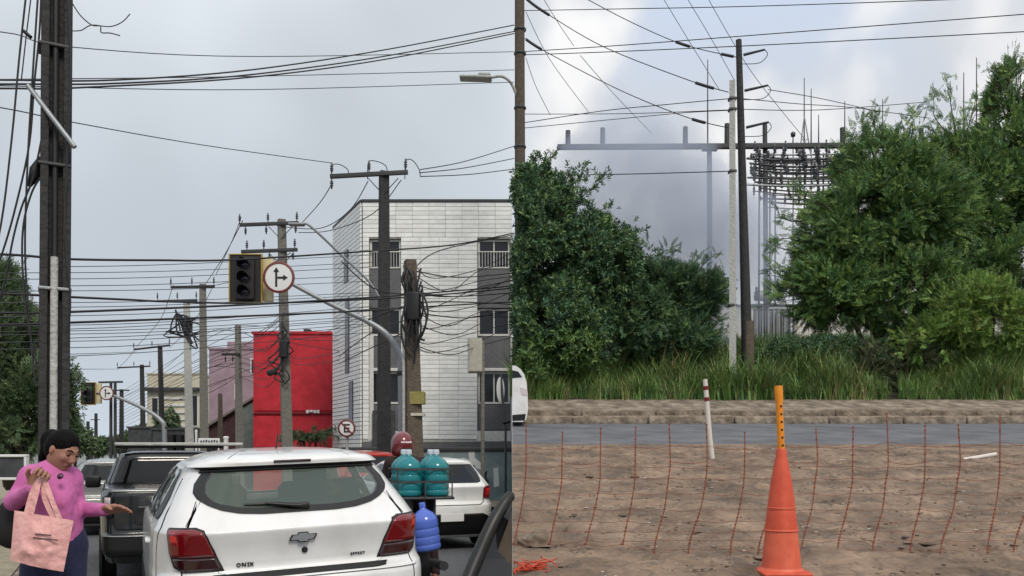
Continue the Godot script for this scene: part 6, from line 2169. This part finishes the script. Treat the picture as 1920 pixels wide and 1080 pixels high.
func palm(label: String, foot: Vector3, l: float, n: int, seed_: int) -> void:
	var r := RandomNumberGenerator.new()
	r.seed = seed_
	foot.y = street_y(-foot.z)
	var t := thing("palm", label, "palm", foot, 0.0, "palms by the red wall")
	var mb := MB.new()
	var top := Vector3(0, CAM_H + 0.3 - foot.y, 0)
	mb.tube([Vector3.ZERO, top], [0.09, 0.06], 7)
	part("trunk", mb, M.bark, t)
	var lv := Leaves.new()
	for i in n:
		var a := TAU * i / n + r.randf() * 0.4
		var rise := r.randf_range(0.3, 1.1)
		var p := top
		var v := Vector3(cos(a) * 0.8, rise, sin(a) * 0.8).normalized()
		for k in 9:
			var q := p + v * l / 9.0
			for s in 4: add_sprig(lv, r, p.lerp(q, s / 4.0) + foot, (v + Vector3(r.randfn(), r.randfn(), r.randfn()) * 0.5).normalized(), 0.55, [Color(0.03, 0.055, 0.022), Color(0.05, 0.075, 0.03)])
			p = q
			v = (v + Vector3(0, -0.16, 0)).normalized()
	foliage("fronds", lv, sprig("fine", seed_), t)

func blade_tuft(n: int, seed_: int) -> ArrayMesh:
	var r := RandomNumberGenerator.new()
	r.seed = seed_
	var mb := MB.new()
	for i in n:
		var a := r.randf() * TAU
		var o := Vector3(r.randfn() * 0.06, 0, r.randfn() * 0.06)
		var h := r.randf_range(0.5, 1.0)
		var out := Vector3(cos(a), 0, sin(a)) * r.randf_range(0.15, 0.55)
		var s := Vector3(-sin(a), 0, cos(a)) * 0.016
		var last := []
		for k in 4:
			var q := k / 3.0
			var p := o + Vector3(0, h * q * (1.0 - 0.18 * q), 0) + out * q * q * h
			var w := s * (1.0 - q * 0.95)
			var e := [mb.vert(p - w), mb.vert(p + w)]
			if last.size(): mb.quad(last[0], last[1], e[1], e[0])
			last = e
	return mb.mesh()

func grass() -> void:
	var r := RandomNumberGenerator.new()
	r.seed = 91
	var pal := [Color(0.085, 0.165, 0.038), Color(0.125, 0.215, 0.048), Color(0.16, 0.215, 0.055), Color(0.20, 0.19, 0.08), Color(0.055, 0.120, 0.032), Color(0.09, 0.17, 0.04)]
	var lv := Leaves.new()
	var patchy := FastNoiseLite.new()
	patchy.seed = 12; patchy.frequency = 0.35
	for i in 4800:
		var d := 26.5 + 6.5 * pow(r.randf(), 1.25)
		var x := r.randf_range(0.1, 0.66 * d)
		var n := patchy.get_noise_2d(x, d)
		if n < -0.30: continue
		var h := lerpf(0.45, 2.0, clampf(0.5 + n * 1.1, 0.0, 1.0)) * r.randf_range(0.7, 1.2)
		if x > 0.46 * d and x < 0.53 * d: h *= 0.7
		add_sprig(lv, r, Vector3(x, lot_y(d) - 0.03, -d), (Vector3.UP + Vector3(r.randfn(), 0, r.randfn()) * 0.10).normalized(), h, pal)
	for i in 1500:
		var d2 := 33.0 + 24.0 * r.randf()
		add_sprig(lv, r, Vector3(r.randf_range(0.2, 0.6) * d2, lot_y(d2) - 0.03, -d2), Vector3.UP, r.randf_range(0.5, 0.9), [pal[0], pal[4], Color(0.03, 0.06, 0.02)])
	var holder := Node3D.new()
	holder.name = "tall_grass"
	var o := foliage("tall_grass", lv, blade_tuft(11, 3), holder)
	holder.remove_child(o)
	holder.free()
	add_child(o)
	tag(o, "tall mixed green and dry grass along the verge beyond the road", "grass", "", "stuff")
	var clumps := [[1895, 742, 28.2, 2.5, "big bright clump of tall grass at the right edge of the verge", 60], [1720, 745, 27.2, 1.3, "small light clump of grass at the kerb below the tree", 22], [1500, 745, 27.4, 1.3, "yellow-green clump of grass right of the cone's yellow tube", 30], [1300, 742, 27.4, 1.5, "upright pale clump of grass left of the striped post", 20], [1830, 748, 27.0, 1.2, "low clump of grass left of the big bright clump", 18]]
	for c in clumps:
		var foot := at(c[0], c[1], c[2])
		foot.y = lot_y(c[2])
		var t := thing("grass_clump", c[4], "grass", foot, 0.0, "grass clumps on the verge")
		var l2 := Leaves.new()
		for i in c[5]:
			add_sprig(l2, r, foot + Vector3(r.randfn() * 0.28, 0, r.randfn() * 0.2), (Vector3.UP + Vector3(r.randfn(), 0, r.randfn()) * 0.16).normalized(), c[3] * r.randf_range(0.6, 1.0), [Color(0.09, 0.17, 0.035), Color(0.13, 0.20, 0.045), Color(0.07, 0.13, 0.03)])
		foliage("blades", l2, blade_tuft(9, 5), t)

# ---------------------------------------------------------------- the lot: cone, net, posts
func lot_point(px: float, d: float) -> Vector3:
	var p := at(px, 0, d)
	p.y = lot_y(d)
	return p

func lot_things() -> void:
	var d := 5.47
	var o := lot_point(1465, d)
	var t := thing("traffic_cone", "tall orange traffic cone with a yellow perforated tube stuck in its top", "traffic cone", o)
	var mb := MB.new()
	mb.box(Vector3(0, 0.02, 0), Vector3(0.305, 0.032, 0.305), Basis.IDENTITY, 0.012)
	part("base", mb, M.cone_orange, t)
	mb = MB.new()
	mb.lathe([[0.1410, 0.033], [0.1335, 0.045], [0.1231, 0.055], [0.1015, 0.28], [0.0996, 0.285]], 36)
	part("lower_body", mb, M.cone_band, t)
	mb = MB.new()
	mb.lathe([[0.0996, 0.285], [0.1034, 0.29], [0.0884, 0.41], [0.0855, 0.415]], 36)
	part("band", mb, M.cone_orange, t)
	mb = MB.new()
	mb.lathe([[0.0855, 0.415], [0.0884, 0.42], [0.0837, 0.46], [0.0658, 0.60], [0.0414, 0.73], [0.0340, 0.76], [0.0340, 0.80], [0.0260, 0.81]], 36)
	part("upper_body", mb, M.cone_orange, t)
	for y in [0.2820, 0.425]:
		mb = MB.new()
		var rr := lerpf(0.126, 0.034, (y - 0.06) / 0.72) + 0.011
		mb.lathe([[rr - 0.006, y], [rr, y + 0.004], [rr - 0.001, y + 0.009], [rr - 0.006, y + 0.012]], 36)
		part("ridge", mb, M.cone_band, t)
	mb = MB.new()
	var lean := Basis(Vector3.BACK, 0.045)
	mb.lathe([[0.022, 0.0], [0.022, 0.31], [0.026, 0.315], [0.026, 0.41], [0.020, 0.412]], 20, Vector3(0.0, 0.80, 0), lean)
	var tb := part("tube", mb, M.tube_yellow, t)
	for i in 6:
		mb = MB.new()
		var c := Vector3(0, 0.80, 0) + lean * Vector3(0.004, 0.03 + 0.05 * i, 0.0205)
		mb.lathe([[0.0, 0.0], [0.008, 0.0], [0.008, 0.003], [0.0, 0.003]], 10, c, Basis(Vector3.RIGHT, PI / 2))
		part("hole", mb, M.mark_dark, tb)
	# the orange net: knotted strands hanging in a line across the lot
	d = 6.25
	var net := thing("safety_net", "thin orange safety net strung across the dirt lot behind the cone", "net", lot_point(1440, d))
	var r := RandomNumberGenerator.new()
	r.seed = 15
	var tops := []
	var mids := []
	var all_pts := []
	for i in 15:
		var x0 := 984.0 + 68.0 * i + r.randf_range(-4, 4)
		var lean2 := r.randf_range(0.7, 1.4)
		var top_y := r.randf_range(772, 812)
		var dx := r.randf_range(-3, 3)
		var pts := smooth([at(x0 + 2 + dx, top_y, d + 0.05), at(x0 + 3, 865, d), at(x0 + dx, 905, d - 0.02), at(x0 - 8 * lean2, 955, d - 0.05), at(x0 - 18 * lean2, 990, d - 0.08), at(x0 - 25 * lean2, 1018, d - 0.1), at(x0 - 28 * lean2, 1044 if i > 3 else 1020, d - 0.12)], 5)
		mb = MB.new()
		mb.xf = Transform3D(Basis.IDENTITY, -net.position)
		mb.tube(pts, 0.0042, 5)
		for k in range(0, pts.size(), 1):
			if r.randf() < 0.75: mb.box(pts[k], Vector3(0.014, 0.010, 0.008), Basis(Vector3.BACK, r.randf_range(-0.5, 0.5)))
		part("strand", mb, M.net_orange, net)
		tops.append(pts[0])
		all_pts.append(pts)
		mids.append(pts[5])
	for row in 9:
		mb = MB.new()
		mb.xf = Transform3D(Basis.IDENTITY, -net.position)
		var line := []
		for i in all_pts.size():
			var a: Array = all_pts[i]
			line.append(a[clampi(3 + row * 3, 0, a.size() - 1)])
			if i < all_pts.size() - 1:
				var nx: Array = all_pts[i + 1]
				line.append((a[clampi(3 + row * 3, 0, a.size() - 1)] + nx[clampi(3 + row * 3, 0, nx.size() - 1)]) * 0.5 - Vector3(0, r.randf_range(0.004, 0.02), 0))
		mb.tube(smooth(line, 3), 0.0015, 4)
		part("cross_strand", mb, M.net_orange, net)
	for row in 2:
		var src: Array = [tops, mids][row]
		for i in src.size() - 1:
			if row == 0 or i % 3 != 1: continue
			mb = MB.new()
			mb.xf = Transform3D(Basis.IDENTITY, -net.position)
			var m: Vector3 = (src[i] + src[i + 1]) * 0.5 - Vector3(0, 0.008 + 0.02 * r.randf(), 0)
			mb.tube(curve3(src[i], m, src[i + 1], 6), 0.0022, 4)
			part("cross_strand", mb, M.net_orange, net)
	# crumpled end of the net at the lower left
	mb = MB.new()
	d = 5.55
	var hp := thing("net_heap", "crumpled heap of orange netting on the dirt at the bottom edge", "net", lot_point(1000, d))
	for i in 60:
		var a := Vector3(r.randfn() * 0.05, 0.015 + absf(r.randfn()) * 0.02, r.randfn() * 0.05)
		var b := a + Vector3(r.randfn() * 0.06, r.randfn() * 0.02, r.randfn() * 0.05)
		var c := b + Vector3(r.randfn() * 0.05, r.randfn() * 0.02, r.randfn() * 0.05)
		a.x = maxf(a.x, -0.12); b.x = maxf(b.x, -0.12); c.x = maxf(c.x, -0.12)
		mb.tube(curve3(a, b, c, 5), 0.004, 4)
	part("strands", mb, M.cone_orange, hp)
	# pale crumpled bag
	d = 6.4
	var bag := thing("plastic_bag", "pale crumpled plastic bag lying on the dirt near the left", "bag", lot_point(1000, d))
	mb = MB.new()
	var wn := FastNoiseLite.new()
	wn.seed = 6; wn.frequency = 9.0
	mb.grid(16, 10, func(u: float, v: float):
		var a := u * TAU
		var e := v * PI * 0.5
		var q := Vector3(cos(a) * cos(e) * 0.11, sin(e) * 0.09, sin(a) * cos(e) * 0.08)
		return q * (1.0 + wn.get_noise_3dv(q) * 0.9))
	part("sheet", mb, M.kerb_stone, bag)
	# striped delineator, leaning
	d = 13.0
	o = lot_point(1336, d)
	var pp := thing("delineator_post", "leaning white post with dark red bands at the road's edge", "post", o)
	var foot := Vector3.ZERO
	var tip := at(1322, 711, d) - o
	var knee := at(1331, 820, d) - o
	mb = MB.new()
	mb.tube(smooth([foot, knee, knee.lerp(tip, 0.5), tip], 4), [0.036, 0.037, 0.037, 0.037, 0.037, 0.037, 0.037, 0.037, 0.036, 0.036, 0.036, 0.036, 0.034], 12)
	part("post", mb, M.post_white, pp)
	for q in [[724, 731], [745, 752]]:
		mb = MB.new()
		mb.tube([at(lerpf(1322, 1331, (q[0] - 711.0) / 109.0), q[0], d) - o, at(lerpf(1322, 1331, (q[1] - 711.0) / 109.0), q[1], d) - o], 0.041, 12)
		part("band", mb, M.post_red, pp)
	# white and orange bar lying near the road
	d = 13.2
	o = lot_point(1800, d)
	var fb := thing("fallen_post", "white and orange post lying on the dirt near the road at the right", "post", o)
	mb = MB.new()
	mb.tube([at(1806, 866, d) - o + Vector3(0, 0.03, 0), at(1868, 858, d) - o + Vector3(0, 0.05, 0)], 0.034, 10)
	part("white_end", mb, M.post_white, fb)
	mb = MB.new()
	mb.tube([at(1742, 873, d) - o + Vector3(0, 0.03, 0), at(1806, 866, d) - o + Vector3(0, 0.03, 0)], 0.026, 10)
	part("orange_end", mb, M.net_orange, fb)
	# the end of a white car at the left of the road
	d = 21.5
	o = Vector3(0.2, lot_y(d), -d)
	var car := thing("passing_car", "end of a white car on the road beyond the lot, cut by the left edge", "car", o)
	var pl := PackedVector2Array()
	for q in [[960.6, 685], [968, 686], [976, 692], [983, 702], [987, 716], [989.5, 740], [990, 768], [987, 786], [980, 791], [960.6, 791]]:
		var w := at(q[0], q[1], d) - o
		pl.append(Vector2(w.x, w.y))
	mb = MB.new()
	mb.prism(pl, -1.55, 0.0)
	part("body", mb, M.paint_white, car)
	for q in [["window", [[960.6, 694], [972, 697], [979, 707], [960.6, 709]], M.dark_glass], ["bumper_trim", [[960.6, 778], [986, 776], [984, 788], [960.6, 789]], M.trim_black], ["headlight", [[976, 726], [988, 730], [988.5, 742], [978, 740]], M.light_clear]]:
		var pg := PackedVector2Array()
		for k in q[1]:
			var w := at(k[0], k[1], d) - o
			pg.append(Vector2(w.x, w.y))
		mb = MB.new()
		mb.prism(pg, 0.002, 0.012)
		part(q[0], mb, q[2], car)
	mb = MB.new()
	mb.lathe([[0.0, -0.02], [0.26, -0.02], [0.26, 0.04], [0.0, 0.04]], 20, Vector3(0.0, 0.26, -0.1), Basis(Vector3.RIGHT, PI / 2))

# ---------------------------------------------------------------- poles and substation behind the lot
func strain_wire(label: String, pts: Array, thick: Array, r: float) -> void:      # pts: [px, py, depth]; thick: [from, to] shares of the length that are insulators
	var p := []
	for q in pts: p.append(at(q[0], q[1], q[2]))
	var cv := smooth(p, 8)
	var mb := MB.new()
	mb.tube(cv, r, 5)
	var t := thing("overhead_cable", label, "cable", Vector3.ZERO, 0.0, "cables to the twin poles")
	part("wire", mb, M.cable, t)
	for k in thick:
		mb = MB.new()
		var i0 := int(k[0] * (cv.size() - 1))
		var i1 := maxi(i0 + 1, int(k[1] * (cv.size() - 1)))
		mb.tube(cv.slice(i0, i1 + 1), r * 3.2, 7)
		part("insulator", mb, M.porcelain, t)

func lot_poles() -> void:
	var d := 31.0
	var base := at(976, 0, d)
	base.y = lot_y(d)
	var t := thing("utility_pole", "weathered pole rising out of the dark tree at the middle of the picture", "utility pole", base)
	part("pole", tapered(Vector3(0, -0.2, 0), at(974, -60, d) - base, 0.44, 0.36, 10), M.brown_post, t)
	for y in [58, 103, 205, 278]:
		var mb := MB.new()
		mb.lathe([[0.20, 0.0], [0.225, 0.01], [0.225, 0.07], [0.20, 0.08]], 12, at(975, y, d) - base)
		part("band", mb, M.steel_dark, t)
	# LED street lamp on an arm of that pole, over the street
	var mb2 := MB.new()
	mb2.tube(smooth([at(972, 190, d) - base, at(966, 172, d - 0.1) - base, at(956, 153, d - 0.2) - base, at(940, 143, d - 0.3) - base, at(918, 146, d - 0.3) - base], 4), 0.05, 8)
	var arm := part("lamp_arm", mb2, M.concrete_pale, t)
	mb2 = MB.new()
	mb2.box(at(892, 147, d - 0.3) - base, Vector3(1.15, 0.12, 0.42), Basis(Vector3.BACK, -0.03), 0.05)
	mb2.box(at(908, 142, d - 0.3) - base, Vector3(0.45, 0.12, 0.34), Basis.IDENTITY, 0.04)
	part("lamp_head", mb2, M.concrete_pale, arm)
	d = 28.0
	base = lot_point(1374, d)
	t = thing("utility_pole", "pale square concrete pole, left of the twin poles before the substation", "utility pole", base)
	part("pole", tapered(Vector3(0, -0.2, 0), at(1373, 152, d) - base, 0.225, 0.185, 4, -0.25), M.concrete_pale, t)
	for y in [186, 206, 322, 573]:
		var mb := MB.new()
		mb.box(at(1373, y, d) - base, Vector3(0.25, 0.10, 0.25), Basis.IDENTITY, 0.02)
		part("band", mb, M.steel_dark, t)
	d = 28.3
	base = lot_point(1403, d)
	t = thing("utility_pole", "dark slightly leaning pole, right and taller of the twin poles", "utility pole", base)
	part("pole", tapered(Vector3(0, -0.2, 0), at(1385, 75, d) - base, 0.38, 0.19, 10), M.concrete_dark, t)
	mb2 = MB.new()
	mb2.lathe([[0.20, 0.0], [0.195, (690.0 - 625.0) / F * d + 1.2]], 12)
	part("foot_sleeve", mb2, M.brown_post, t)
	for q in [[1388, 103, 1434, 93], [1390, 170, 1440, 160], [1393, 239, 1441, 229]]:
		var mb := MB.new()
		mb.tube([at(q[0] + 6, q[1], d) - base, at(q[2], q[3], d - 0.1) - base], [0.05, 0.035], 8)
		var br := part("strain_insulator", mb, M.porcelain, t)
		mb = MB.new()
		mb.tube(smooth([at(q[2], q[3], d - 0.1) - base, at(q[2] + 5, q[3] + 10, d - 0.1) - base, at(q[2] - 10, q[3] + 25, d - 0.1) - base, at(q[0] + 4, q[1] + 17, d - 0.1) - base], 4), 0.013, 5)
		part("jumper", mb, M.cable, br)
	strain_wire("upper heavy cable from the middle pole to the pale twin pole", [[985, -4, 31], [1020, 22, 30.8], [1130, 87, 30], [1290, 150, 28.6], [1366, 173, 28]], [[0.06, 0.3], [0.8, 0.9]], 0.016)
	strain_wire("lower heavy cable from the middle pole to the pale twin pole", [[984, 72, 31], [1025, 98, 30.8], [1160, 168, 30], [1285, 219, 28.6], [1366, 240, 28]], [[0.06, 0.22], [0.8, 0.86]], 0.016)
	strain_wire("cable coming down from the top edge to the dark twin pole", [[1085, -10, 30], [1180, 40, 29.4], [1280, 83, 28.8], [1384, 108, 28.3]], [[0.66, 0.72], [0.9, 0.98]], 0.015)
	var R := func(l: String, pts: Array, r: float, m: Material, g: String) -> void:
		var p := []
		for q in pts: p.append(at(q[0], q[1], q[2]))
		wire(l, smooth(p, 7), r, m, g)
	R.call("top level wire crossing the lot's sky from the middle pole", [[978, 20, 31], [1150, 17, 28], [1440, 11, 26], [1930, -6, 24]], 0.014, M.cable, "level wires over the lot")
	R.call("second level wire crossing the lot's sky, rising to the right", [[980, 97, 31], [1150, 86, 28], [1440, 64, 26], [1930, 26, 24]], 0.015, M.cable, "level wires over the lot")
	R.call("third level wire crossing the lot's sky, just below the second", [[980, 103, 31], [1150, 97, 28], [1440, 84, 26], [1930, 59, 24]], 0.015, M.cable, "level wires over the lot")
	R.call("upper of three wires meeting the pale twin pole from the left", [[984, 230, 31], [1130, 208, 30], [1250, 196, 29], [1368, 185, 28]], 0.015, M.cable, "wires at the pale twin pole")
	R.call("middle of three wires meeting the pale twin pole from the left", [[984, 214, 31], [1180, 213, 30], [1368, 206, 28]], 0.013, M.cable, "wires at the pale twin pole")
	R.call("lowest of three wires meeting the pale twin pole from the left", [[984, 240, 31], [1180, 221, 30], [1290, 211, 29], [1368, 207, 28]], 0.013, M.cable, "wires at the pale twin pole")
	R.call("dark cable crossing the smoke below the substation beam", [[1080, 328, 31], [1200, 326, 30], [1372, 321, 28]], 0.018, M.cable, "")
	for q in [["leftmost", [[1243, -4, 60], [1300, 90, 62], [1350, 170, 64]]], ["middle", [[1288, -4, 60], [1335, 75, 62], [1378, 152, 64]]], ["rightmost", [[1327, -4, 60], [1372, 75, 62], [1420, 150, 63], [1510, 262, 66]]]]:
		R.call("%s of three steep thin wires coming down to the substation" % q[0], q[1], 0.022, M.cable_grey, "steep wires to the substation")
	for q in [["first", [[986, 22, 60], [1030, 110, 62], [1105, 212, 64]]], ["second", [[1018, -4, 60], [1048, 45, 61], [1076, 86, 62]]], ["third", [[986, 108, 60], [1004, 160, 61], [1032, 216, 62]]], ["fourth", [[1088, 104, 60], [1150, 175, 62], [1222, 250, 64]]]]:
		R.call("%s from the left of the faint steep wires beside the middle pole" % q[0], q[1], 0.022, M.cable_grey, "faint wires in the smoke")
	R.call("upper wire running right from the twin poles behind the large tree", [[1392, 185, 28.3], [1500, 195, 30], [1600, 202, 32], [1745, 222, 35]], 0.014, M.cable, "wires right of the twin poles")
	R.call("lower wire running right from the twin poles behind the large tree", [[1392, 205, 28.3], [1540, 206, 30], [1740, 191, 35]], 0.014, M.cable, "wires right of the twin poles")
	R.call("thin wire bowing from the dark twin pole's insulator to the large tree", [[1440, 168, 28.3], [1540, 185, 30], [1650, 210, 33]], 0.013, M.cable, "wires right of the twin poles")

func substation() -> void:
	var d := 64.0
	var gy := lot_y(d)
	var base := at(1437, 0, d)
	base.y = gy
	var t := thing("substation_gantry", "long dark steel beam on posts across the substation", "gantry", base)
	part("beam", bar(at(1045, 276, d) - base, at(1960, 271, d) - base, 0.36, 0.36, 0.02), M.steel_dark, t)
	for q in [[1065, 245], [1130, 240], [1285, 238], [1363, 232], [1437, 226], [1583, 236], [1732, 238], [1905, 235]]:
		var tp := at(q[0], q[1], d) - base
		var low := (at(q[0], 272, d) - base) if q[0] in [1065, 1130, 1285, 1363] else Vector3((at(q[0], 0, d + 0.4) - base).x, 0, -0.4)
		part("column", tapered(low, tp + Vector3(0, 0, 0.0 if q[0] in [1065, 1130, 1285, 1363] else -0.4), 0.40, 0.36, 8), M.steel_dark, t)
	part("front_column", tapered(Vector3((at(1331, 0, d - 3) - base).x, 0, 3.0), at(1330, 270, d - 3) - base, 0.42, 0.36, 8), M.steel_dark, t)
	var mb := MB.new()
	mb.box(at(1331, 277, d - 3) - base, Vector3(1.1, 0.42, 0.5), Basis.IDENTITY, 0.04)
	part("column_head", mb, M.steel_dark, t)
	var mast := [[1508, 146, 66.0], [1521, 166, 68.0], [1584, 190, 66.0], [1655, 186, 70.0], [1807, 136, 66.0], [1831, 108, 66.0], [1327, 112, 61.0], [1535, 215, 70.0], [1487, 252, 66.0]]
	var wh := ["tallest thin rod with a splayed foot left of the large tree", "thin rod just right of the splayed rod", "thin rod above the beam's middle column", "thin rod behind the large tree's top", "shorter rod beside the tall tree's sprays", "tallest rod at the right beside the tall tree's sprays", "long thin rod on the column left of the twin poles", "short faint rod left of the large tree", "short rod with a knob left of the splayed rod"]
	for i in mast.size():
		var q: Array = mast[i]
		var o := at(q[0], 0, q[2])
		o.y = lot_y(q[2])
		var m := thing("lightning_rod", wh[i], "lightning rod", o, 0.0, "rods of the substation")
		var tip := at(q[0], q[1], q[2]) - o
		var mid := at(q[0], 268, q[2]) - o
		part("mast", tapered(Vector3.ZERO, mid, 0.12, 0.08, 6), M.steel_dark, m)
		mb = MB.new()
		mb.tube([mid, tip], [0.06, 0.03], 5)
		part("rod", mb, M.steel_dark, m)
		if i == 0:
			for s in [-1.0, 1.0]:
				mb = MB.new()
				var apex := at(q[0], 218, q[2]) - o
				mb.tube([apex, apex + Vector3(s * 0.5, -3.4, 0.2)], 0.05, 5)
				mb.tube([apex + Vector3(s * 0.25, -1.7, 0.1), apex + Vector3(-s * 0.4, -2.7, 0.1)], 0.03, 5)
				part("strut", mb, M.galvanised, m)
		if i == 8:
			mb = MB.new()
			mb.lathe([[0.0, -0.25], [0.18, -0.15], [0.2, 0.1], [0.0, 0.25]], 8, tip)
			part("knob", mb, M.porcelain, m)
	# racks of bus bars with hanging insulators
	var r := RandomNumberGenerator.new()
	r.seed = 33
	var rows := [[289, 297, 306, 318, 333, 346], [293, 303, 314, 328, 341, 358], [299, 311, 324, 338, 352, 372], [306, 322, 345, 364, 378, 388]]
	var names := ["nearest", "second nearest", "third nearest", "farthest"]
	for k in 4:
		var dd: float = 61.0 + 4.0 * k
		var o := at(1485, 0, dd)
		o.y = lot_y(dd)
		var m := thing("busbar_rack", "%s rack of bus bars right of the dark twin pole" % names[k], "bus bars", o, 0.0, "bus bar racks of the substation")
		for y in rows[k]:
			mb = MB.new()
			var a := at(1398 + 8 * k + r.randf_range(0, 14), y, dd) - o
			var b := at(1570 + 20 * k + r.randf_range(-20, 20), y + r.randf_range(-3, 3), dd) - o
			mb.tube(curve3(a, (a + b) * 0.5 + Vector3(0, -r.randf_range(0.05, 0.3), 0), b, 8), r.randf_range(0.04, 0.085), 6)
			part("bus_bar", mb, M.galvanised if r.randf() < 0.45 else M.steel_dark, m)
		for i in 2:
			var x := 1424.0 + 110.0 * i + 10.0 * k
			part("upright", tapered(Vector3((at(x, 0, dd) - o).x, 0, -0.2), at(x, rows[k][0] - 6, dd + 0.2) - o, 0.11, 0.09), M.steel_dark, m)
		for y in rows[k]:
			for i in 6:
				if r.randf() < 0.85:
					var ins := part("insulator", insulator(r.randf_range(0.5, 1.2), 0.13), M.porcelain, m)
					ins.position = at(1408 + 28.0 * i + r.randf_range(0, 20), y, dd - 0.15) - o
	# two transformers standing behind the wall
	for k in 2:
		var dd: float = 66.0 + 5.0 * k
		var o := at([1440.0, 1535.0][k], 0, dd)
		o.y = lot_y(dd)
		var m := thing("transformer", ["pale grey transformer behind the slatted gate, left of two", "pale grey transformer behind the large tree's fringe, right of two"][k], "transformer", o)
		mb = MB.new()
		mb.box(Vector3(0, 1.7, 0), Vector3(3.0, 3.4, 2.0), Basis.IDENTITY, 0.06)
		part("tank", mb, M.concrete_pale, m)
		for i in 9:
			mb = MB.new()
			mb.box(Vector3(-1.3 + i * 0.325, 1.6, 1.2), Vector3(0.08, 2.4, 0.4), Basis.IDENTITY, 0.02)
			part("cooling_fin", mb, M.galvanised, m)
		for i in 3:
			var ins := part("bushing", insulator(1.5, 0.2), M.porcelain, m)
			ins.position = Vector3(-0.9 + i * 0.9, 3.4, 0)
		mb = MB.new()
		mb.lathe([[0.0, -1.1], [0.35, -1.05], [0.38, 0.0], [0.35, 1.05], [0.0, 1.1]], 14, Vector3(0.2, 4.2, -0.6), Basis(Vector3.BACK, PI / 2))
		part("oil_drum", mb, M.concrete_pale, m)
	# white boundary wall with a slatted gate
	d = 59.0
	base = at(1500, 0, d)
	base.y = lot_y(d)
	t = thing("boundary_wall", "white substation wall with a grey coping behind the trees", "wall", base)
	for q in [[1338, 1412, 574, 0.0], [1490, 1600, 574, 0.0], [1601, 1760, 575, 0.03], [1760, 1925, 575, 0.0]]:
		mb = MB.new()
		var a := at(q[0], q[2], d) - base
		var b := at(q[1], q[2], d) - base
		mb.box(Vector3((a.x + b.x) * 0.5, a.y * 0.5 - 0.15, -0.1 + q[3]), Vector3(b.x - a.x, a.y + 0.3, 0.2))
		part("panel", mb, M.substation_wall, t)
		mb = MB.new()
		mb.box(Vector3((a.x + b.x) * 0.5, a.y + 0.05, -0.1 + q[3]), Vector3(b.x - a.x, 0.12, 0.34))
		part("coping", mb, M.concrete_mid, t)
	var gt := thing("slatted_gate", "grey gate of upright slats in the white substation wall", "gate", at(1451, 0, d) * Vector3(1, 0, 1) + Vector3(0, lot_y(d), 0))
	for i in 15:
		mb = MB.new()
		var a := at(1415 + i * 5.2, 577, d) - gt.position
		mb.box(Vector3(a.x, a.y * 0.5 - 0.1, -0.06), Vector3(0.09, a.y + 0.1, 0.06), Basis.IDENTITY, 0.01)
		part("slat", mb, M.galvanised if i % 2 else M.concrete_mid, gt)
	mb = MB.new()
	for y in [0.3, 2.0]: mb.box(Vector3(0, y, -0.12), Vector3(2.9, 0.1, 0.05))
	part("rail", mb, M.concrete_mid, gt)
	mb = MB.new()
	mb.box(at(1451, 573, d) - gt.position, Vector3(3.1, 0.14, 0.3))
	part("lintel", mb, M.steel_dark, gt)

func smoke() -> void:
	var t := thing("smoke", "bank of pale blue-grey smoke drifting across the substation", "smoke", at(1220, 560, 48.0))
	t.set_meta("kind", "stuff")
	var r := RandomNumberGenerator.new()
	r.seed = 52
	var puffs := [[1180, 430, 48.0, 180, 210, 9.0, 0.052], [1280, 500, 47.0, 140, 190, 8.0, 0.050], [1400, 500, 46.0, 80, 130, 6.0, 0.045]]
	for i in 26:
		var u := r.randf()
		var cx := lerpf(1060, 1440, u)
		var rad := r.randf_range(45, 95)
		puffs.append([maxf(cx, 965.0 + rad * 1.25), lerpf(330, 480, u) + r.randfn() * 70.0, r.randf_range(45.0, 53.0), rad * r.randf_range(0.9, 1.25), rad * r.randf_range(0.8, 1.2), r.randf_range(2.0, 3.5), r.randf_range(0.02, 0.055)])
	for q in puffs:
		var f := FogVolume.new()
		f.name = "smoke_puff"
		f.shape = RenderingServer.FOG_VOLUME_SHAPE_ELLIPSOID
		f.size = Vector3(2.0 * q[3] / F * q[2], 2.0 * q[4] / F * q[2], 2.0 * q[5])
		var m := FogMaterial.new()
		m.density = q[6]
		m.albedo = Color(0.86, 0.91, 1.0)
		f.material = m
		t.add_child(f, true)
		f.position = at(q[0], q[1], q[2]) - t.position

func _ready() -> void:
	rng.seed = 2024
	setup_view()
	setup_materials()
	ground()
	street_buildings()
	substation()
	street_poles()
	lot_poles()
	signals_and_signs()
	street_cars()
	motorcycle()
	woman()
	lot_things()
	plants()
	pebbles()
	street_wires()
	smoke()
